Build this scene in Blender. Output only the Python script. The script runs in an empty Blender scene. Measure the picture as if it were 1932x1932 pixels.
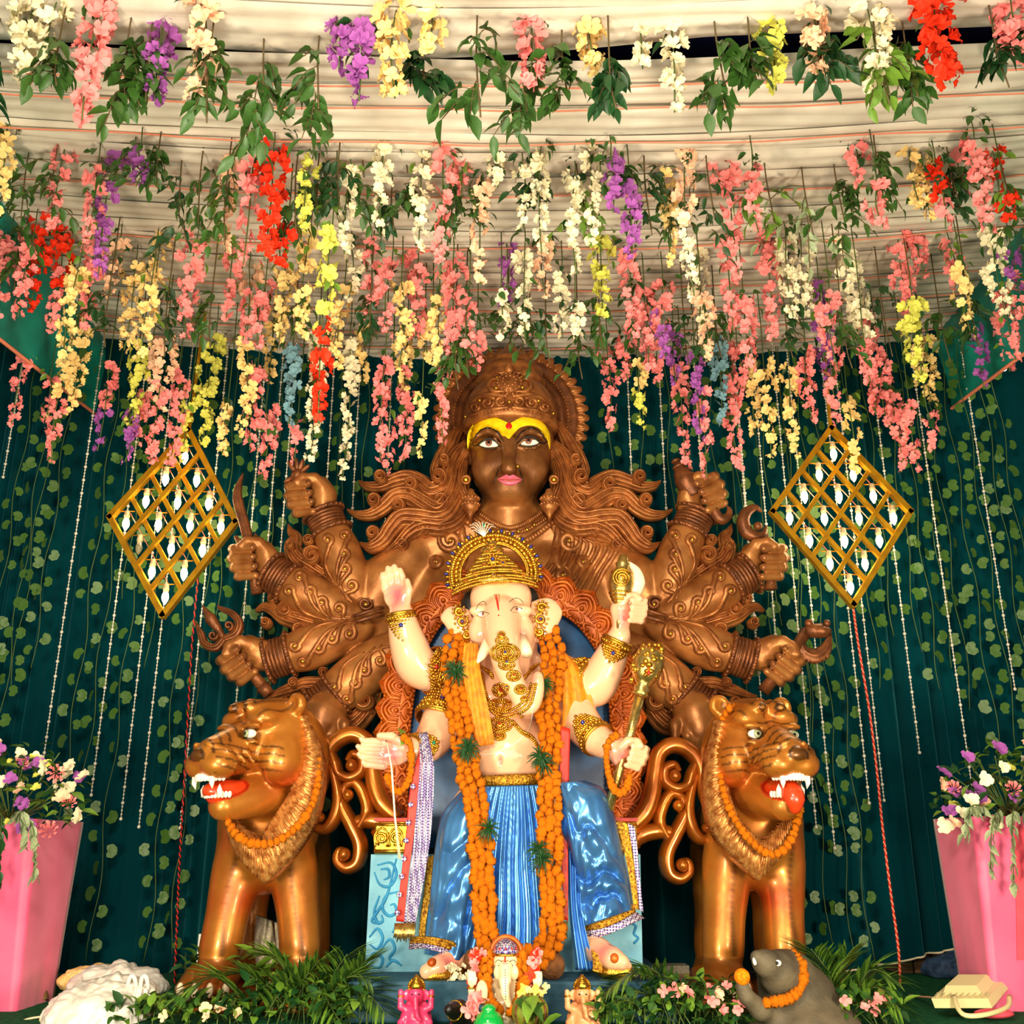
import bpy, bmesh, math, random
import numpy as np
from mathutils import Vector, Matrix, Euler, noise
from mathutils.bvhtree import BVHTree

PI = math.pi
SC = bpy.context.scene
COL = SC.collection
RND = random.Random(7)

# ------------------------------------------------------------------ camera
FPX, TILT, CAMH = 1900.0, math.radians(18.5), 0.72
cam_data = bpy.data.cameras.new('camera')
cam_data.sensor_width = 36.0
cam_data.lens = FPX / 1932.0 * 36.0
cam_data.clip_end = 60
camera = bpy.data.objects.new('camera', cam_data)
camera.location = (0, 0, CAMH)
camera.rotation_euler = (PI / 2 + TILT, 0, 0)
COL.objects.link(camera)
SC.camera = camera
SC.view_settings.view_transform = 'Standard'
SC.view_settings.look = 'None'
SC.view_settings.exposure = 0.18
SC.view_settings.gamma = 1.0
SC.view_settings.use_curve_mapping = False

# ------------------------------------------------------------------ world and lights
world = bpy.data.worlds.new('world')
SC.world = world
world.use_nodes = True
bg = world.node_tree.nodes['Background']
bg.inputs[0].default_value = (1.0, 0.88, 0.70, 1)
bg.inputs[1].default_value = 0.22


def lamp(name, kind, loc, target, power, color, size=1.0, size_y=None, spot=None):
    d = bpy.data.lights.new(name, kind)
    d.energy = power
    d.color = color
    if kind == 'AREA':
        d.size = size
        if size_y:
            d.shape = 'RECTANGLE'
            d.size_y = size_y
    else:
        d.shadow_soft_size = size
    if spot:
        d.spot_size = spot
        d.spot_blend = 0.6
    o = bpy.data.objects.new(name, d)
    o.location = loc
    v = Vector(target) - Vector(loc)
    o.rotation_euler = v.to_track_quat('-Z', 'Y').to_euler()
    COL.objects.link(o)
    return o


WARM = (1.0, 0.83, 0.58)
lamp('flood_lamp', 'AREA', (-1.7, 1.5, 0.5), (-0.3, 5.6, 1.6), 120, WARM, 0.5)
lamp('flood_lamp', 'AREA', (1.9, 1.7, 0.4), (0.4, 5.6, 1.6), 120, WARM, 0.5)
lamp('front_fill', 'AREA', (-0.6, 0.2, 2.9), (0.0, 5.2, 1.2), 150, (1.0, 0.88, 0.66), 0.7)  # general fill added above the camera, stands for no lamp of the tent
lamp('ceiling_wash', 'AREA', (0.0, 1.6, 1.0), (0.0, 3.8, 4.0), 60, (1.0, 0.90, 0.72), 2.2)


def W(x, y, Y):
    """photograph position (1932 frame) at distance Y in front of the camera -> world point"""
    u = (x - 966.0) / FPX
    v = (966.0 - y) / FPX
    c, s = math.cos(TILT), math.sin(TILT)
    k = Y / (c - v * s)
    return Vector((u * k, Y, CAMH + (s + v * c) * k))


def MP(y, Y):
    """metres per photograph pixel at that row and distance"""
    v = (966.0 - y) / FPX
    return Y / (math.cos(TILT) - v * math.sin(TILT)) / FPX


# ------------------------------------------------------------------ materials
def lin(c):
    return tuple(((v / 255.0) / 12.92 if v / 255.0 <= 0.04045 else ((v / 255.0 + 0.055) / 1.055) ** 2.4) for v in c[:3]) + (1.0,)


def mat(name, col, rough=0.5, metal=0.0, col2=None, nscale=20.0, bump=0.0, bscale=None, coat=0.0,
        emit=None, estr=0.0, trans=0.0, alpha=1.0, attr=None, sheen=0.0, wave=None, detail=4.0, subsurf=0.0, spec=None):
    m = bpy.data.materials.new(name)
    m.use_nodes = True
    nt = m.node_tree
    b = nt.nodes['Principled BSDF']
    b.inputs['Roughness'].default_value = rough
    b.inputs['Metallic'].default_value = metal
    b.inputs['Coat Weight'].default_value = coat
    b.inputs['Coat Roughness'].default_value = 0.12
    b.inputs['Transmission Weight'].default_value = trans
    b.inputs['Alpha'].default_value = alpha
    b.inputs['Sheen Weight'].default_value = sheen
    if spec is not None:
        b.inputs['Specular IOR Level'].default_value = spec
    if subsurf:
        b.inputs['Subsurface Weight'].default_value = subsurf
        b.inputs['Subsurface Radius'].default_value = (0.02, 0.01, 0.006)
    c1 = lin(col)
    b.inputs['Base Color'].default_value = c1
    tc = nt.nodes.new('ShaderNodeTexCoord')
    src = None
    if attr:
        a = nt.nodes.new('ShaderNodeAttribute')
        a.attribute_name = attr
        src = a.outputs['Color']
    if col2 is not None:
        n = nt.nodes.new('ShaderNodeTexNoise')
        n.inputs['Scale'].default_value = nscale
        n.inputs['Detail'].default_value = detail
        nt.links.new(tc.outputs['Object'], n.inputs['Vector'])
        r = nt.nodes.new('ShaderNodeValToRGB')
        r.color_ramp.elements[0].position = 0.36
        r.color_ramp.elements[1].position = 0.64
        r.color_ramp.elements[0].color = lin(col2)
        r.color_ramp.elements[1].color = c1
        nt.links.new(n.outputs['Fac'], r.inputs['Fac'])
        if src is not None:
            mx = nt.nodes.new('ShaderNodeMix')
            mx.data_type = 'RGBA'
            mx.blend_type = 'MULTIPLY'
            mx.inputs['Factor'].default_value = 1.0
            nt.links.new(src, mx.inputs['A'])
            nt.links.new(r.outputs['Color'], mx.inputs['B'])
            src = mx.outputs['Result']
        else:
            src = r.outputs['Color']
    if src is not None:
        nt.links.new(src, b.inputs['Base Color'])
    if bump:
        n2 = nt.nodes.new('ShaderNodeTexNoise')
        n2.inputs['Scale'].default_value = bscale or nscale * 3
        n2.inputs['Detail'].default_value = 5
        nt.links.new(tc.outputs['Object'], n2.inputs['Vector'])
        bp = nt.nodes.new('ShaderNodeBump')
        bp.inputs['Strength'].default_value = bump
        bp.inputs['Distance'].default_value = 0.01
        nt.links.new(n2.outputs['Fac'], bp.inputs['Height'])
        nt.links.new(bp.outputs['Normal'], b.inputs['Normal'])
    if emit is not None:
        b.inputs['Emission Color'].default_value = lin(emit)
        b.inputs['Emission Strength'].default_value = estr
    return m


M = {}
M['copper'] = mat('copper_paint', (182, 116, 60), 0.38, 0.52, (136, 78, 38), 14, 0.25, 70)
M['copperf'] = mat('copper_face_paint', (255, 255, 255), 0.38, 0.45, (205, 190, 180), 9, 0.1, 60, attr='Col')
M['copperd'] = mat('dark_copper_paint', (140, 82, 44), 0.42, 0.5, (102, 58, 32), 16, 0.25, 70)
M['bronze'] = mat('bronze_lion_paint', (255, 255, 255), 0.36, 0.5, (225, 205, 190), 5, 0.08, 30, coat=0.2, attr='Col')
M['bronzes'] = mat('bronze_scroll_paint', (196, 112, 30), 0.30, 0.6, (160, 82, 22), 6, 0.05, 20, coat=0.3)
M['mane'] = mat('mane_paint', (228, 166, 92), 0.34, 0.55, (160, 92, 38), 30, 0.3, 90)
M['orange'] = mat('orange_carved_paint', (208, 104, 22), 0.42, 0.3, (174, 76, 12), 18, 0.2, 60)
M['skin'] = mat('painted_skin', (255, 255, 255), 0.18, 0.0, None, attr='Col', coat=0.5)
M['gold'] = mat('gold_leaf', (226, 178, 66), 0.24, 0.95, (190, 132, 40), 40, 0.3, 130)
M['goldp'] = mat('pale_gold', (214, 186, 112), 0.26, 0.9, (178, 142, 70), 30, 0.2, 90)
M['goldframe'] = mat('gold_frame_paint', (214, 158, 26), 0.32, 0.55, (186, 130, 18), 12)
M['goldtrim'] = mat('gold_lace', (222, 170, 48), 0.3, 0.75, (120, 66, 14), 90, 0.6, 160)
M['silver'] = mat('silver_sequin', (226, 220, 228), 0.22, 0.8, (96, 74, 130), 110, 0.6, 160)
M['jewelblue'] = mat('blue_jewel', (22, 28, 120), 0.08, 0.1, coat=1.0)
M['jewelred'] = mat('red_jewel', (170, 18, 18), 0.08, 0.1, coat=1.0)
M['jewelgreen'] = mat('green_jewel', (14, 120, 80), 0.08, 0.1, coat=1.0)
M['satin'] = mat('blue_satin', (84, 146, 212), 0.27, 0.6, (62, 120, 192), 6, 0.03, 25)
M['red'] = mat('red_cloth', (206, 44, 22), 0.5, 0, (170, 28, 16), 20, 0.1)
M['saffron'] = mat('saffron_gauze', (240, 150, 20), 0.6, 0, (214, 120, 10), 30, alpha=0.86)
M['marigold'] = mat('marigold_petals', (255, 150, 6), 0.7, 0, (232, 112, 2), 60, 0.7, 120, spec=0.2)
M['white'] = mat('white_enamel', (245, 240, 225), 0.25)
M['cream'] = mat('cream_ivory', (244, 226, 190), 0.3)
M['black'] = mat('black_paint', (18, 14, 12), 0.4)
M['hairblack'] = mat('black_hair', (24, 18, 16), 0.6)
M['iris'] = mat('brown_iris', (150, 92, 74), 0.2)
M['irisg'] = mat('grey_green_iris', (150, 160, 120), 0.2)
M['lip'] = mat('pink_lip_paint', (240, 112, 142), 0.25, coat=0.4)
M['yellow'] = mat('yellow_paint', (255, 222, 16), 0.4, 0, (240, 196, 6), 30)
M['redpaint'] = mat('red_paint', (206, 30, 14), 0.35)
M['tongue'] = mat('tongue_paint', (214, 62, 22), 0.3, coat=0.4)
M['bluepanel'] = mat('blue_panel', (28, 92, 150), 0.35, 0.1, (10, 48, 92), 5, 0.05, 20)
M['blueplinth'] = mat('blue_plinth_paint', (44, 98, 124), 0.7, 0, (30, 74, 98), 8, 0.3, 40)
M['skyblue'] = mat('sky_blue_paint', (126, 192, 214), 0.55, 0, (96, 166, 196), 6, 0.15, 40)
M['strokeblue'] = mat('blue_brush_stroke', (24, 128, 186), 0.6, 0, (40, 150, 200), 10)
M['curtain'] = mat('teal_velvet', (3, 56, 64), 0.8, 0, (2, 46, 54), 2, 0.1, 150, spec=0.0, sheen=0.35)
M['curtain'].node_tree.nodes['Principled BSDF'].inputs['Sheen Tint'].default_value = (0.1, 0.55, 0.65, 1)
M['valance'] = mat('green_satin_valance', (14, 146, 130), 0.5, 0, (10, 122, 110), 5)
M['fabric'] = mat('white_pleated_fabric', (236, 228, 214), 0.8, 0, (206, 196, 182), 2.5, 0.1, 30, spec=0.1)
M['navy'] = mat('navy_tarpaulin', (16, 20, 70), 0.6)
M['carpet'] = mat('green_carpet', (34, 104, 66), 0.95, 0, (22, 74, 48), 30, 0.5, 200, spec=0.1)
M['rope'] = mat('pink_rope', (240, 140, 110), 0.6)
M['vine'] = mat('vine_stem', (74, 96, 40), 0.6)
M['twig'] = mat('brown_twig', (92, 76, 42), 0.7)
M['ivy'] = mat('ivy_leaf', (86, 124, 46), 0.45, 0, (38, 80, 28), 70)
M['leaf'] = mat('green_leaf', (70, 112, 40), 0.45, 0, (26, 66, 20), 55)
M['leafd'] = mat('dark_leaf', (34, 82, 36), 0.45, 0, (20, 58, 26), 60)
M['leafy'] = mat('yellow_green_leaf', (136, 172, 54), 0.45, 0, (52, 104, 34), 60)
M['leafvar'] = mat('variegated_leaf', (196, 206, 160), 0.45, 0, (52, 92, 60), 45)
M['pearl'] = mat('pearl', (226, 218, 202), 0.15, 0.1, coat=0.6)
M['pinkcloth'] = mat('pink_cloth', (246, 106, 150), 0.5, 0, (232, 84, 130), 3, sheen=0.3)
M['coralcloth'] = mat('coral_cloth', (240, 84, 104), 0.5, 0, (226, 66, 90), 4)
M['plastic'] = mat('white_plastic', (240, 238, 230), 0.35, 0, (214, 210, 200), 10)
M['lampbody'] = mat('cream_lamp_housing', (226, 216, 160), 0.4)
M['glass'] = mat('lamp_glass', (235, 240, 240), 0.1)
M['wood'] = mat('bare_wood', (150, 112, 74), 0.7, 0, (110, 78, 48), 10, 0.2)
M['coco'] = mat('coconut_husk', (128, 78, 34), 0.9, 0, (92, 54, 22), 30, 0.9, 60)
M['greencoco'] = mat('green_coconut', (128, 140, 38), 0.45, 0, (92, 96, 22), 14, 0.2)
M['grey'] = mat('grey_clay', (98, 88, 68), 0.7, 0, (74, 66, 52), 10, 0.3, 60)
M['pinkidol'] = mat('pink_idol_paint', (240, 70, 124), 0.35, 0, (220, 48, 100), 12, coat=0.4)
M['peachidol'] = mat('peach_idol_paint', (250, 186, 130), 0.35, 0, (240, 160, 104), 12, coat=0.4)
M['greenglass'] = mat('green_glaze', (10, 150, 60), 0.12, 0, coat=1.0)
M['bulb'] = mat('lit_bulb', (255, 246, 220), 0.2, emit=(255, 236, 190), estr=45.0)
M['bulboff'] = mat('unlit_bulb', (200, 190, 150), 0.1, trans=0.6)
M['socket'] = mat('bulb_socket', (214, 196, 150), 0.4)
M['newsprint'] = mat('newsprint', (196, 186, 160), 0.8, 0, (150, 142, 122), 80)
M['tarp'] = mat('blue_cloth', (60, 92, 132), 0.7, 0, (34, 56, 90), 12)
for nm, c, c2 in [('pink', (255, 158, 156), (250, 124, 124)), ('white', (252, 244, 214), (236, 224, 180)), ('cream', (255, 228, 158), (248, 204, 118)),
                  ('peach', (255, 214, 178), (250, 186, 150)), ('purple', (176, 100, 180), (146, 70, 156)), ('red', (248, 62, 24), (222, 34, 12)),
                  ('lime', (230, 228, 112), (206, 206, 76)), ('slate', (132, 172, 184), (96, 140, 156))]:
    M['f_' + nm] = mat(nm + '_petal', c, 0.6, 0, c2, 30, spec=0.2)


# ------------------------------------------------------------------ object helpers
ORG = {}


def thing(name, label, cat, loc=(0, 0, 0), group=None):
    o = bpy.data.objects.new(name, None)
    o.empty_display_size = 0.1
    o.location = loc
    o['label'] = label
    o['category'] = cat
    if group:
        o['group'] = group
    COL.objects.link(o)
    ORG[o] = Vector(loc)
    return o


def tag(o, label, cat, group=None):
    o['label'] = label
    o['category'] = cat
    if group:
        o['group'] = group
    return o


def mesh_of(name, v, f, m, smooth=True):
    me = bpy.data.meshes.new(name)
    v = np.asarray(v, dtype=np.float32)
    if isinstance(f, np.ndarray) and f.ndim == 2:
        nf, k = f.shape
        me.vertices.add(len(v))
        me.vertices.foreach_set('co', v.ravel())
        me.loops.add(nf * k)
        me.loops.foreach_set('vertex_index', f.ravel().astype(np.int32))
        me.polygons.add(nf)
        me.polygons.foreach_set('loop_start', np.arange(0, nf * k, k, dtype=np.int32))
        me.update(calc_edges=True)
        me.validate()
    else:
        me.from_pydata([tuple(map(float, p)) for p in v], [], [tuple(map(int, q)) for q in f])
        me.update()
    if smooth and len(me.polygons):
        me.polygons.foreach_set('use_smooth', np.ones(len(me.polygons), dtype=bool))
    if m is not None:
        for mm in (m if isinstance(m, (list, tuple)) else [m]):
            me.materials.append(mm)
    return me


def part(name, vf, m, parent=None, smooth=True, label=None, kind=None, col=None, origin=None):
    """one mesh object from world-space vertices; parent = its thing or part"""
    v, f = vf
    v = np.asarray(v, dtype=np.float64)
    org = ORG[parent] if parent is not None else Vector(origin if origin is not None else (0, 0, 0))
    v = v - np.array(org)
    me = mesh_of(name, v, f, m, smooth)
    if col is not None:
        a = me.attributes.new('Col', 'FLOAT_COLOR', 'POINT')
        c = np.ones((len(v), 4), dtype=np.float32)
        c[:, :3] = col
        a.data.foreach_set('color', c.ravel())
    o = bpy.data.objects.new(name, me)
    COL.objects.link(o)
    if parent is not None:
        o.parent = parent
    else:
        o.location = org
    ORG[o] = org
    if label:
        o['label'] = label
    if kind:
        o['kind'] = kind
    return o


def inst(name, me, parent, loc, rot=(0, 0, 0), scale=1.0):
    """a piece that shares its mesh; loc in world space"""
    o = bpy.data.objects.new(name, me)
    o.parent = parent
    o.location = Vector(loc) - ORG[parent]
    o.rotation_euler = rot
    o.scale = (scale, scale, scale) if isinstance(scale, (int, float)) else scale
    COL.objects.link(o)
    return o


def join(*vfs):
    V, F, n = [], [], 0
    for v, f in vfs:
        v = np.asarray(v, dtype=np.float64).reshape(-1, 3)
        V.append(v)
        F += [tuple(int(i) + n for i in q) for q in f]
        n += len(v)
    return np.concatenate(V), F


def xf(vf, mtx):
    v, f = vf
    v = np.asarray(v, dtype=np.float64)
    A = np.array(mtx)
    return v @ A[:3, :3].T + A[:3, 3], f


def crom(pts, n=8):
    """Catmull-Rom resample of points (any dimension)"""
    P = np.asarray([tuple(p) for p in pts], dtype=np.float64)
    if len(P) < 3:
        t = np.linspace(0, 1, n + 1)[:, None]
        return P[0] * (1 - t) + P[-1] * t
    E = np.vstack([2 * P[0] - P[1], P, 2 * P[-1] - P[-2]])
    out = []
    for i in range(1, len(E) - 2):
        p0, p1, p2, p3 = E[i - 1], E[i], E[i + 1], E[i + 2]
        for k in range(n):
            t = k / n
            out.append(0.5 * ((2 * p1) + (-p0 + p2) * t + (2 * p0 - 5 * p1 + 4 * p2 - p3) * t * t + (-p0 + 3 * p1 - 3 * p2 + p3) * t ** 3))
    out.append(E[-2])
    return np.array(out)


def lerpn(vals, n):
    return np.interp(np.linspace(0, 1, n), np.linspace(0, 1, len(vals)), vals)


def tube(pts, rad, seg=8, smooth_n=0, caps=True):
    P = crom(pts, smooth_n) if smooth_n else np.asarray([tuple(p) for p in pts], dtype=np.float64)
    n = len(P)
    R = lerpn(rad, n) if hasattr(rad, '__len__') else np.full(n, rad)
    T = np.gradient(P, axis=0)
    T /= np.linalg.norm(T, axis=1)[:, None] + 1e-12
    up = np.array([0, 0, 1.0]) if abs(T[0][2]) < 0.9 else np.array([0, 1.0, 0])
    N = np.cross(T[0], up)
    N /= np.linalg.norm(N)
    V, F = [], []
    for i in range(n):
        N = N - T[i] * np.dot(N, T[i])
        N /= np.linalg.norm(N) + 1e-12
        B = np.cross(T[i], N)
        for k in range(seg):
            a = 2 * PI * k / seg
            V.append(P[i] + R[i] * (N * math.cos(a) + B * math.sin(a)))
    for i in range(n - 1):
        for k in range(seg):
            F.append((i * seg + k, i * seg + (k + 1) % seg, (i + 1) * seg + (k + 1) % seg, (i + 1) * seg + k))
    if caps:
        F.append(tuple(range(seg))[::-1])
        F.append(tuple(range((n - 1) * seg, n * seg)))
    return np.array(V), F


def lathe(prof, seg=24, base=(0, 0, 0), axis=None):
    """prof = [(radius, height)...] about +Z, moved to base, optionally turned to axis"""
    V, F = [], []
    for r, z in prof:
        for k in range(seg):
            a = 2 * PI * k / seg
            V.append((r * math.cos(a), r * math.sin(a), z))
    for i in range(len(prof) - 1):
        for k in range(seg):
            F.append((i * seg + k, i * seg + (k + 1) % seg, (i + 1) * seg + (k + 1) % seg, (i + 1) * seg + k))
    F.append(tuple(range(seg))[::-1])
    F.append(tuple(range((len(prof) - 1) * seg, len(prof) * seg)))
    m = Matrix.Translation(base)
    if axis is not None:
        m = m @ Vector(axis).to_track_quat('Z', 'Y').to_matrix().to_4x4()
    return xf((np.array(V), F), m)


def ball(c, r, seg=12, rings=8, rot=None):
    r = (r, r, r) if isinstance(r, (int, float)) else r
    V, F = [(0, 0, 1)], []
    for i in range(1, rings):
        t = PI * i / rings
        for k in range(seg):
            a = 2 * PI * k / seg
            V.append((math.sin(t) * math.cos(a), math.sin(t) * math.sin(a), math.cos(t)))
    V.append((0, 0, -1))
    for k in range(seg):
        F.append((0, 1 + k, 1 + (k + 1) % seg))
        for i in range(rings - 2):
            a = 1 + i * seg
            F.append((a + k, a + seg + k, a + seg + (k + 1) % seg, a + (k + 1) % seg))
        a = 1 + (rings - 2) * seg
        F.append((len(V) - 1, a + (k + 1) % seg, a + k))
    v = np.array(V) * np.array(r)
    if rot is not None:
        v = v @ np.array(rot.to_3x3() if hasattr(rot, 'to_3x3') else rot).T
    return v + np.array(tuple(c)), F


def box(lo, hi, bev=0.0):
    (a, b, c), (d, e, f) = lo, hi
    if bev <= 0:
        v = [(a, b, c), (d, b, c), (d, e, c), (a, e, c), (a, b, f), (d, b, f), (d, e, f), (a, e, f)]
        q = [(3, 2, 1, 0), (4, 5, 6, 7), (0, 1, 5, 4), (1, 2, 6, 5), (2, 3, 7, 6), (3, 0, 4, 7)]
        return np.array(v, dtype=float), q
    bm = bmesh.new()
    bmesh.ops.create_cube(bm, size=1)
    for vv in bm.verts:
        vv.co = Vector(((a + d) / 2 + vv.co.x * (d - a), (b + e) / 2 + vv.co.y * (e - b), (c + f) / 2 + vv.co.z * (f - c)))
    bmesh.ops.bevel(bm, geom=bm.edges[:], offset=bev, segments=2, affect='EDGES', profile=0.5)
    out = np.array([tuple(x.co) for x in bm.verts]), [tuple(x.index for x in q.verts) for q in bm.faces]
    bm.free()
    return out


def bar(a, b, w, d):
    """square bar from a to b, w wide in the XZ plane, d deep in Y"""
    a, b = np.array(tuple(a)), np.array(tuple(b))
    t = (b - a) / np.linalg.norm(b - a)
    n = np.cross(t, (0, 1, 0))
    n /= np.linalg.norm(n)
    y = np.array((0, 1.0, 0))
    V = []
    for p in (a, b):
        for s, q in ((-1, -1), (1, -1), (1, 1), (-1, 1)):
            V.append(p + n * s * w / 2 + y * q * d / 2)
    return np.array(V), [(3, 2, 1, 0), (4, 5, 6, 7), (0, 1, 5, 4), (1, 2, 6, 5), (2, 3, 7, 6), (3, 0, 4, 7)]


def spiral(cx, cy, r0, r1, a0, turns, n=20):
    """2-D spiral in photograph pixels, y down; a0 in degrees counter-clockwise on the picture"""
    out = []
    for i in range(n + 1):
        t = i / n
        a = math.radians(a0) + 2 * PI * turns * t
        r = r0 + (r1 - r0) * t
        out.append((cx + r * math.cos(a), cy - r * math.sin(a)))
    return out


def ribbon(pts, wid, Y, th, ridges=0, rdepth=0.3, n=8, Yend=None, K=13, flat=0.5):
    """carved scroll: a domed, grooved band swept along a path given in photograph pixels.
    wid in pixels along the path, th thickness (m) towards the viewer, back at distance Y"""
    P = crom(pts, n)
    N = len(P)
    wd = lerpn(wid, N)
    T = np.gradient(P, axis=0)
    T /= np.linalg.norm(T, axis=1)[:, None] + 1e-9
    nr = np.stack([-T[:, 1], T[:, 0]], 1)
    Ys = lerpn([Y, Yend if Yend is not None else Y], N)
    wmax = max(wid)
    V, F = [], []
    for i in range(N):
        tt = th * (0.35 + 0.65 * (wd[i] / wmax))
        for k in range(K):
            s = -1 + 2 * k / (K - 1)
            prof = max(0.0, 1 - abs(s) ** 2.6) ** flat
            if ridges:
                prof *= 1 - rdepth * (0.5 + 0.5 * math.cos(PI * ridges * s + (PI if ridges % 2 == 0 else 0))) * (1 - abs(s) ** 6)
            q = P[i] + nr[i] * s * wd[i] / 2
            V.append(W(q[0], q[1], Ys[i]) + Vector((0, -tt * prof, 0)))
        for s in (0.8, 0.0, -0.8):
            q = P[i] + nr[i] * s * wd[i] / 2
            V.append(W(q[0], q[1], Ys[i]) + Vector((0, th * 0.55, 0)))
    L = K + 3
    for i in range(N - 1):
        for k in range(L):
            F.append((i * L + k, i * L + (k + 1) % L, (i + 1) * L + (k + 1) % L, (i + 1) * L + k))
    F.append(tuple(range(L))[::-1])
    F.append(tuple(range((N - 1) * L, N * L)))
    return np.array([tuple(v) for v in V]), F


def torus_at(c, axis, R, r, seg=28, rs=8, flat=1.0):
    V, F = [], []
    for i in range(seg):
        a = 2 * PI * i / seg
        for k in range(rs):
            b = 2 * PI * k / rs
            V.append(((R + r * math.cos(b)) * math.cos(a), (R + r * math.cos(b)) * math.sin(a), r * flat * math.sin(b)))
    for i in range(seg):
        for k in range(rs):
            F.append((i * rs + k, ((i + 1) % seg) * rs + k, ((i + 1) % seg) * rs + (k + 1) % rs, i * rs + (k + 1) % rs))
    m = Matrix.Translation(Vector(c)) @ Vector(axis).to_track_quat('Z', 'Y').to_matrix().to_4x4()
    return xf((np.array(V), F), m)


# ------------------------------------------------------------------ sculpting: smooth distance fields meshed with surface nets
class Clay:
    def __init__(s, lo, hi, h):
        s.h = h
        s.lo = np.array(lo, dtype=np.float64) - 3 * h
        s.n = np.ceil((np.array(hi) + 3 * h - s.lo) / h).astype(int) + 1
        s.f = np.full(tuple(s.n), 9.0, dtype=np.float32)
        s.ax = [(s.lo[i] + h * np.arange(s.n[i])).astype(np.float32) for i in range(3)]

    def put(s, fn, lo, hi, k=0.02, sub=False):
        pad = k + 3 * s.h
        sl = []
        for i in range(3):
            a = max(0, int((lo[i] - pad - s.lo[i]) / s.h))
            b = min(int(s.n[i]), int((hi[i] + pad - s.lo[i]) / s.h) + 2)
            if b <= a:
                return
            sl.append(slice(a, b))
        sl = tuple(sl)
        d = fn(s.ax[0][sl[0]][:, None, None], s.ax[1][sl[1]][None, :, None], s.ax[2][sl[2]][None, None, :])
        a = s.f[sl]
        if sub:
            d = -d
            h_ = np.clip(0.5 - 0.5 * (a - d) / k, 0, 1)
            s.f[sl] = a + (d - a) * h_ + k * h_ * (1 - h_)
        else:
            h_ = np.clip(0.5 + 0.5 * (a - d) / k, 0, 1)
            s.f[sl] = a + (d - a) * h_ - k * h_ * (1 - h_)

    def ell(s, c, r, k=0.02, rot=None, sub=False):
        c = np.array(tuple(c), dtype=np.float32)
        r = np.array((r, r, r) if isinstance(r, (int, float)) else r, dtype=np.float32)
        R = np.array(rot.to_3x3() if hasattr(rot, 'to_3x3') else rot, dtype=np.float32).T if rot is not None else np.eye(3, dtype=np.float32)
        m = float(max(r))

        def fn(x, y, z):
            dx, dy, dz = x - c[0], y - c[1], z - c[2]
            k0 = 0
            k1 = 0
            for i in range(3):
                q = R[i, 0] * dx + R[i, 1] * dy + R[i, 2] * dz
                k0 = k0 + (q / r[i]) ** 2
                k1 = k1 + (q / (r[i] * r[i])) ** 2
            k0 = np.sqrt(k0)
            return k0 * (k0 - 1) / (np.sqrt(k1) + 1e-6)
        s.put(fn, c - m, c + m, k, sub)

    def cap(s, a, b, r1, r2=None, k=0.02, sub=False):
        a = np.array(tuple(a), dtype=np.float32)
        b = np.array(tuple(b), dtype=np.float32)
        r2 = r1 if r2 is None else r2
        ab = b - a
        L = float(ab @ ab) + 1e-9
        m = max(r1, r2)

        def fn(x, y, z):
            dx, dy, dz = x - a[0], y - a[1], z - a[2]
            t = np.clip((dx * ab[0] + dy * ab[1] + dz * ab[2]) / L, 0, 1)
            return np.sqrt((dx - t * ab[0]) ** 2 + (dy - t * ab[1]) ** 2 + (dz - t * ab[2]) ** 2) - (r1 + (r2 - r1) * t)
        s.put(fn, np.minimum(a, b) - m, np.maximum(a, b) + m, k, sub)

    def chain(s, pts, rad, k=0.02, sub=False, n=0):
        P = crom(pts, n) if n else np.array([tuple(p) for p in pts])
        R = lerpn(rad, len(P)) if n else rad
        for i in range(len(P) - 1):
            s.cap(P[i], P[i + 1], float(R[i]), float(R[i + 1]), k, sub)

    def mesh(s, relax=2):
        f = s.f
        ins = f < 0
        c = ins[:-1, :-1, :-1]
        allin, anyin = c.copy(), c.copy()
        n = np.array(f.shape) - 1
        for dx in (0, 1):
            for dy in (0, 1):
                for dz in (0, 1):
                    q = ins[dx:dx + n[0], dy:dy + n[1], dz:dz + n[2]]
                    allin &= q
                    anyin |= q
        act = anyin & ~allin
        ids = np.argwhere(act)
        idx = np.full(act.shape, -1, dtype=np.int64)
        idx[tuple(ids.T)] = np.arange(len(ids))
        cor = [(dx, dy, dz) for dx in (0, 1) for dy in (0, 1) for dz in (0, 1)]
        val = {q: f[ids[:, 0] + q[0], ids[:, 1] + q[1], ids[:, 2] + q[2]] for q in cor}
        acc = np.zeros((len(ids), 3))
        cnt = np.zeros(len(ids))
        for ax in range(3):
            for q in cor:
                if q[ax]:
                    continue
                e = list(q)
                e[ax] = 1
                a, b = val[q], val[tuple(e)]
                mk = (a < 0) != (b < 0)
                t = np.where(mk, a / np.where(mk, a - b, 1), 0)
                t = np.clip(t, 0, 1)
                p = np.tile(np.array(q, dtype=float), (len(ids), 1))
                p[:, ax] = t
                acc[mk] += p[mk]
                cnt[mk] += 1
        V = s.lo + s.h * (ids + acc / cnt[:, None])
        Q = []
        for ax in range(3):
            u, w = (ax + 1) % 3, (ax + 2) % 3
            a = np.take(ins, range(f.shape[ax] - 1), axis=ax)
            b = np.take(ins, range(1, f.shape[ax]), axis=ax)
            e = np.argwhere(a != b)
            e = e[(e[:, u] > 0) & (e[:, w] > 0) & (e[:, u] < n[u]) & (e[:, w] < n[w])]
            fl = ins[tuple(e.T)]

            def at(du, dw):
                g = e.copy()
                g[:, u] -= du
                g[:, w] -= dw
                return idx[tuple(g.T)]
            q = np.stack([at(1, 1), at(0, 1), at(0, 0), at(1, 0)], 1)
            q[~fl] = q[~fl][:, ::-1]
            Q.append(q)
        Q = np.concatenate(Q)
        Q = Q[(Q >= 0).all(1)]
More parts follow.
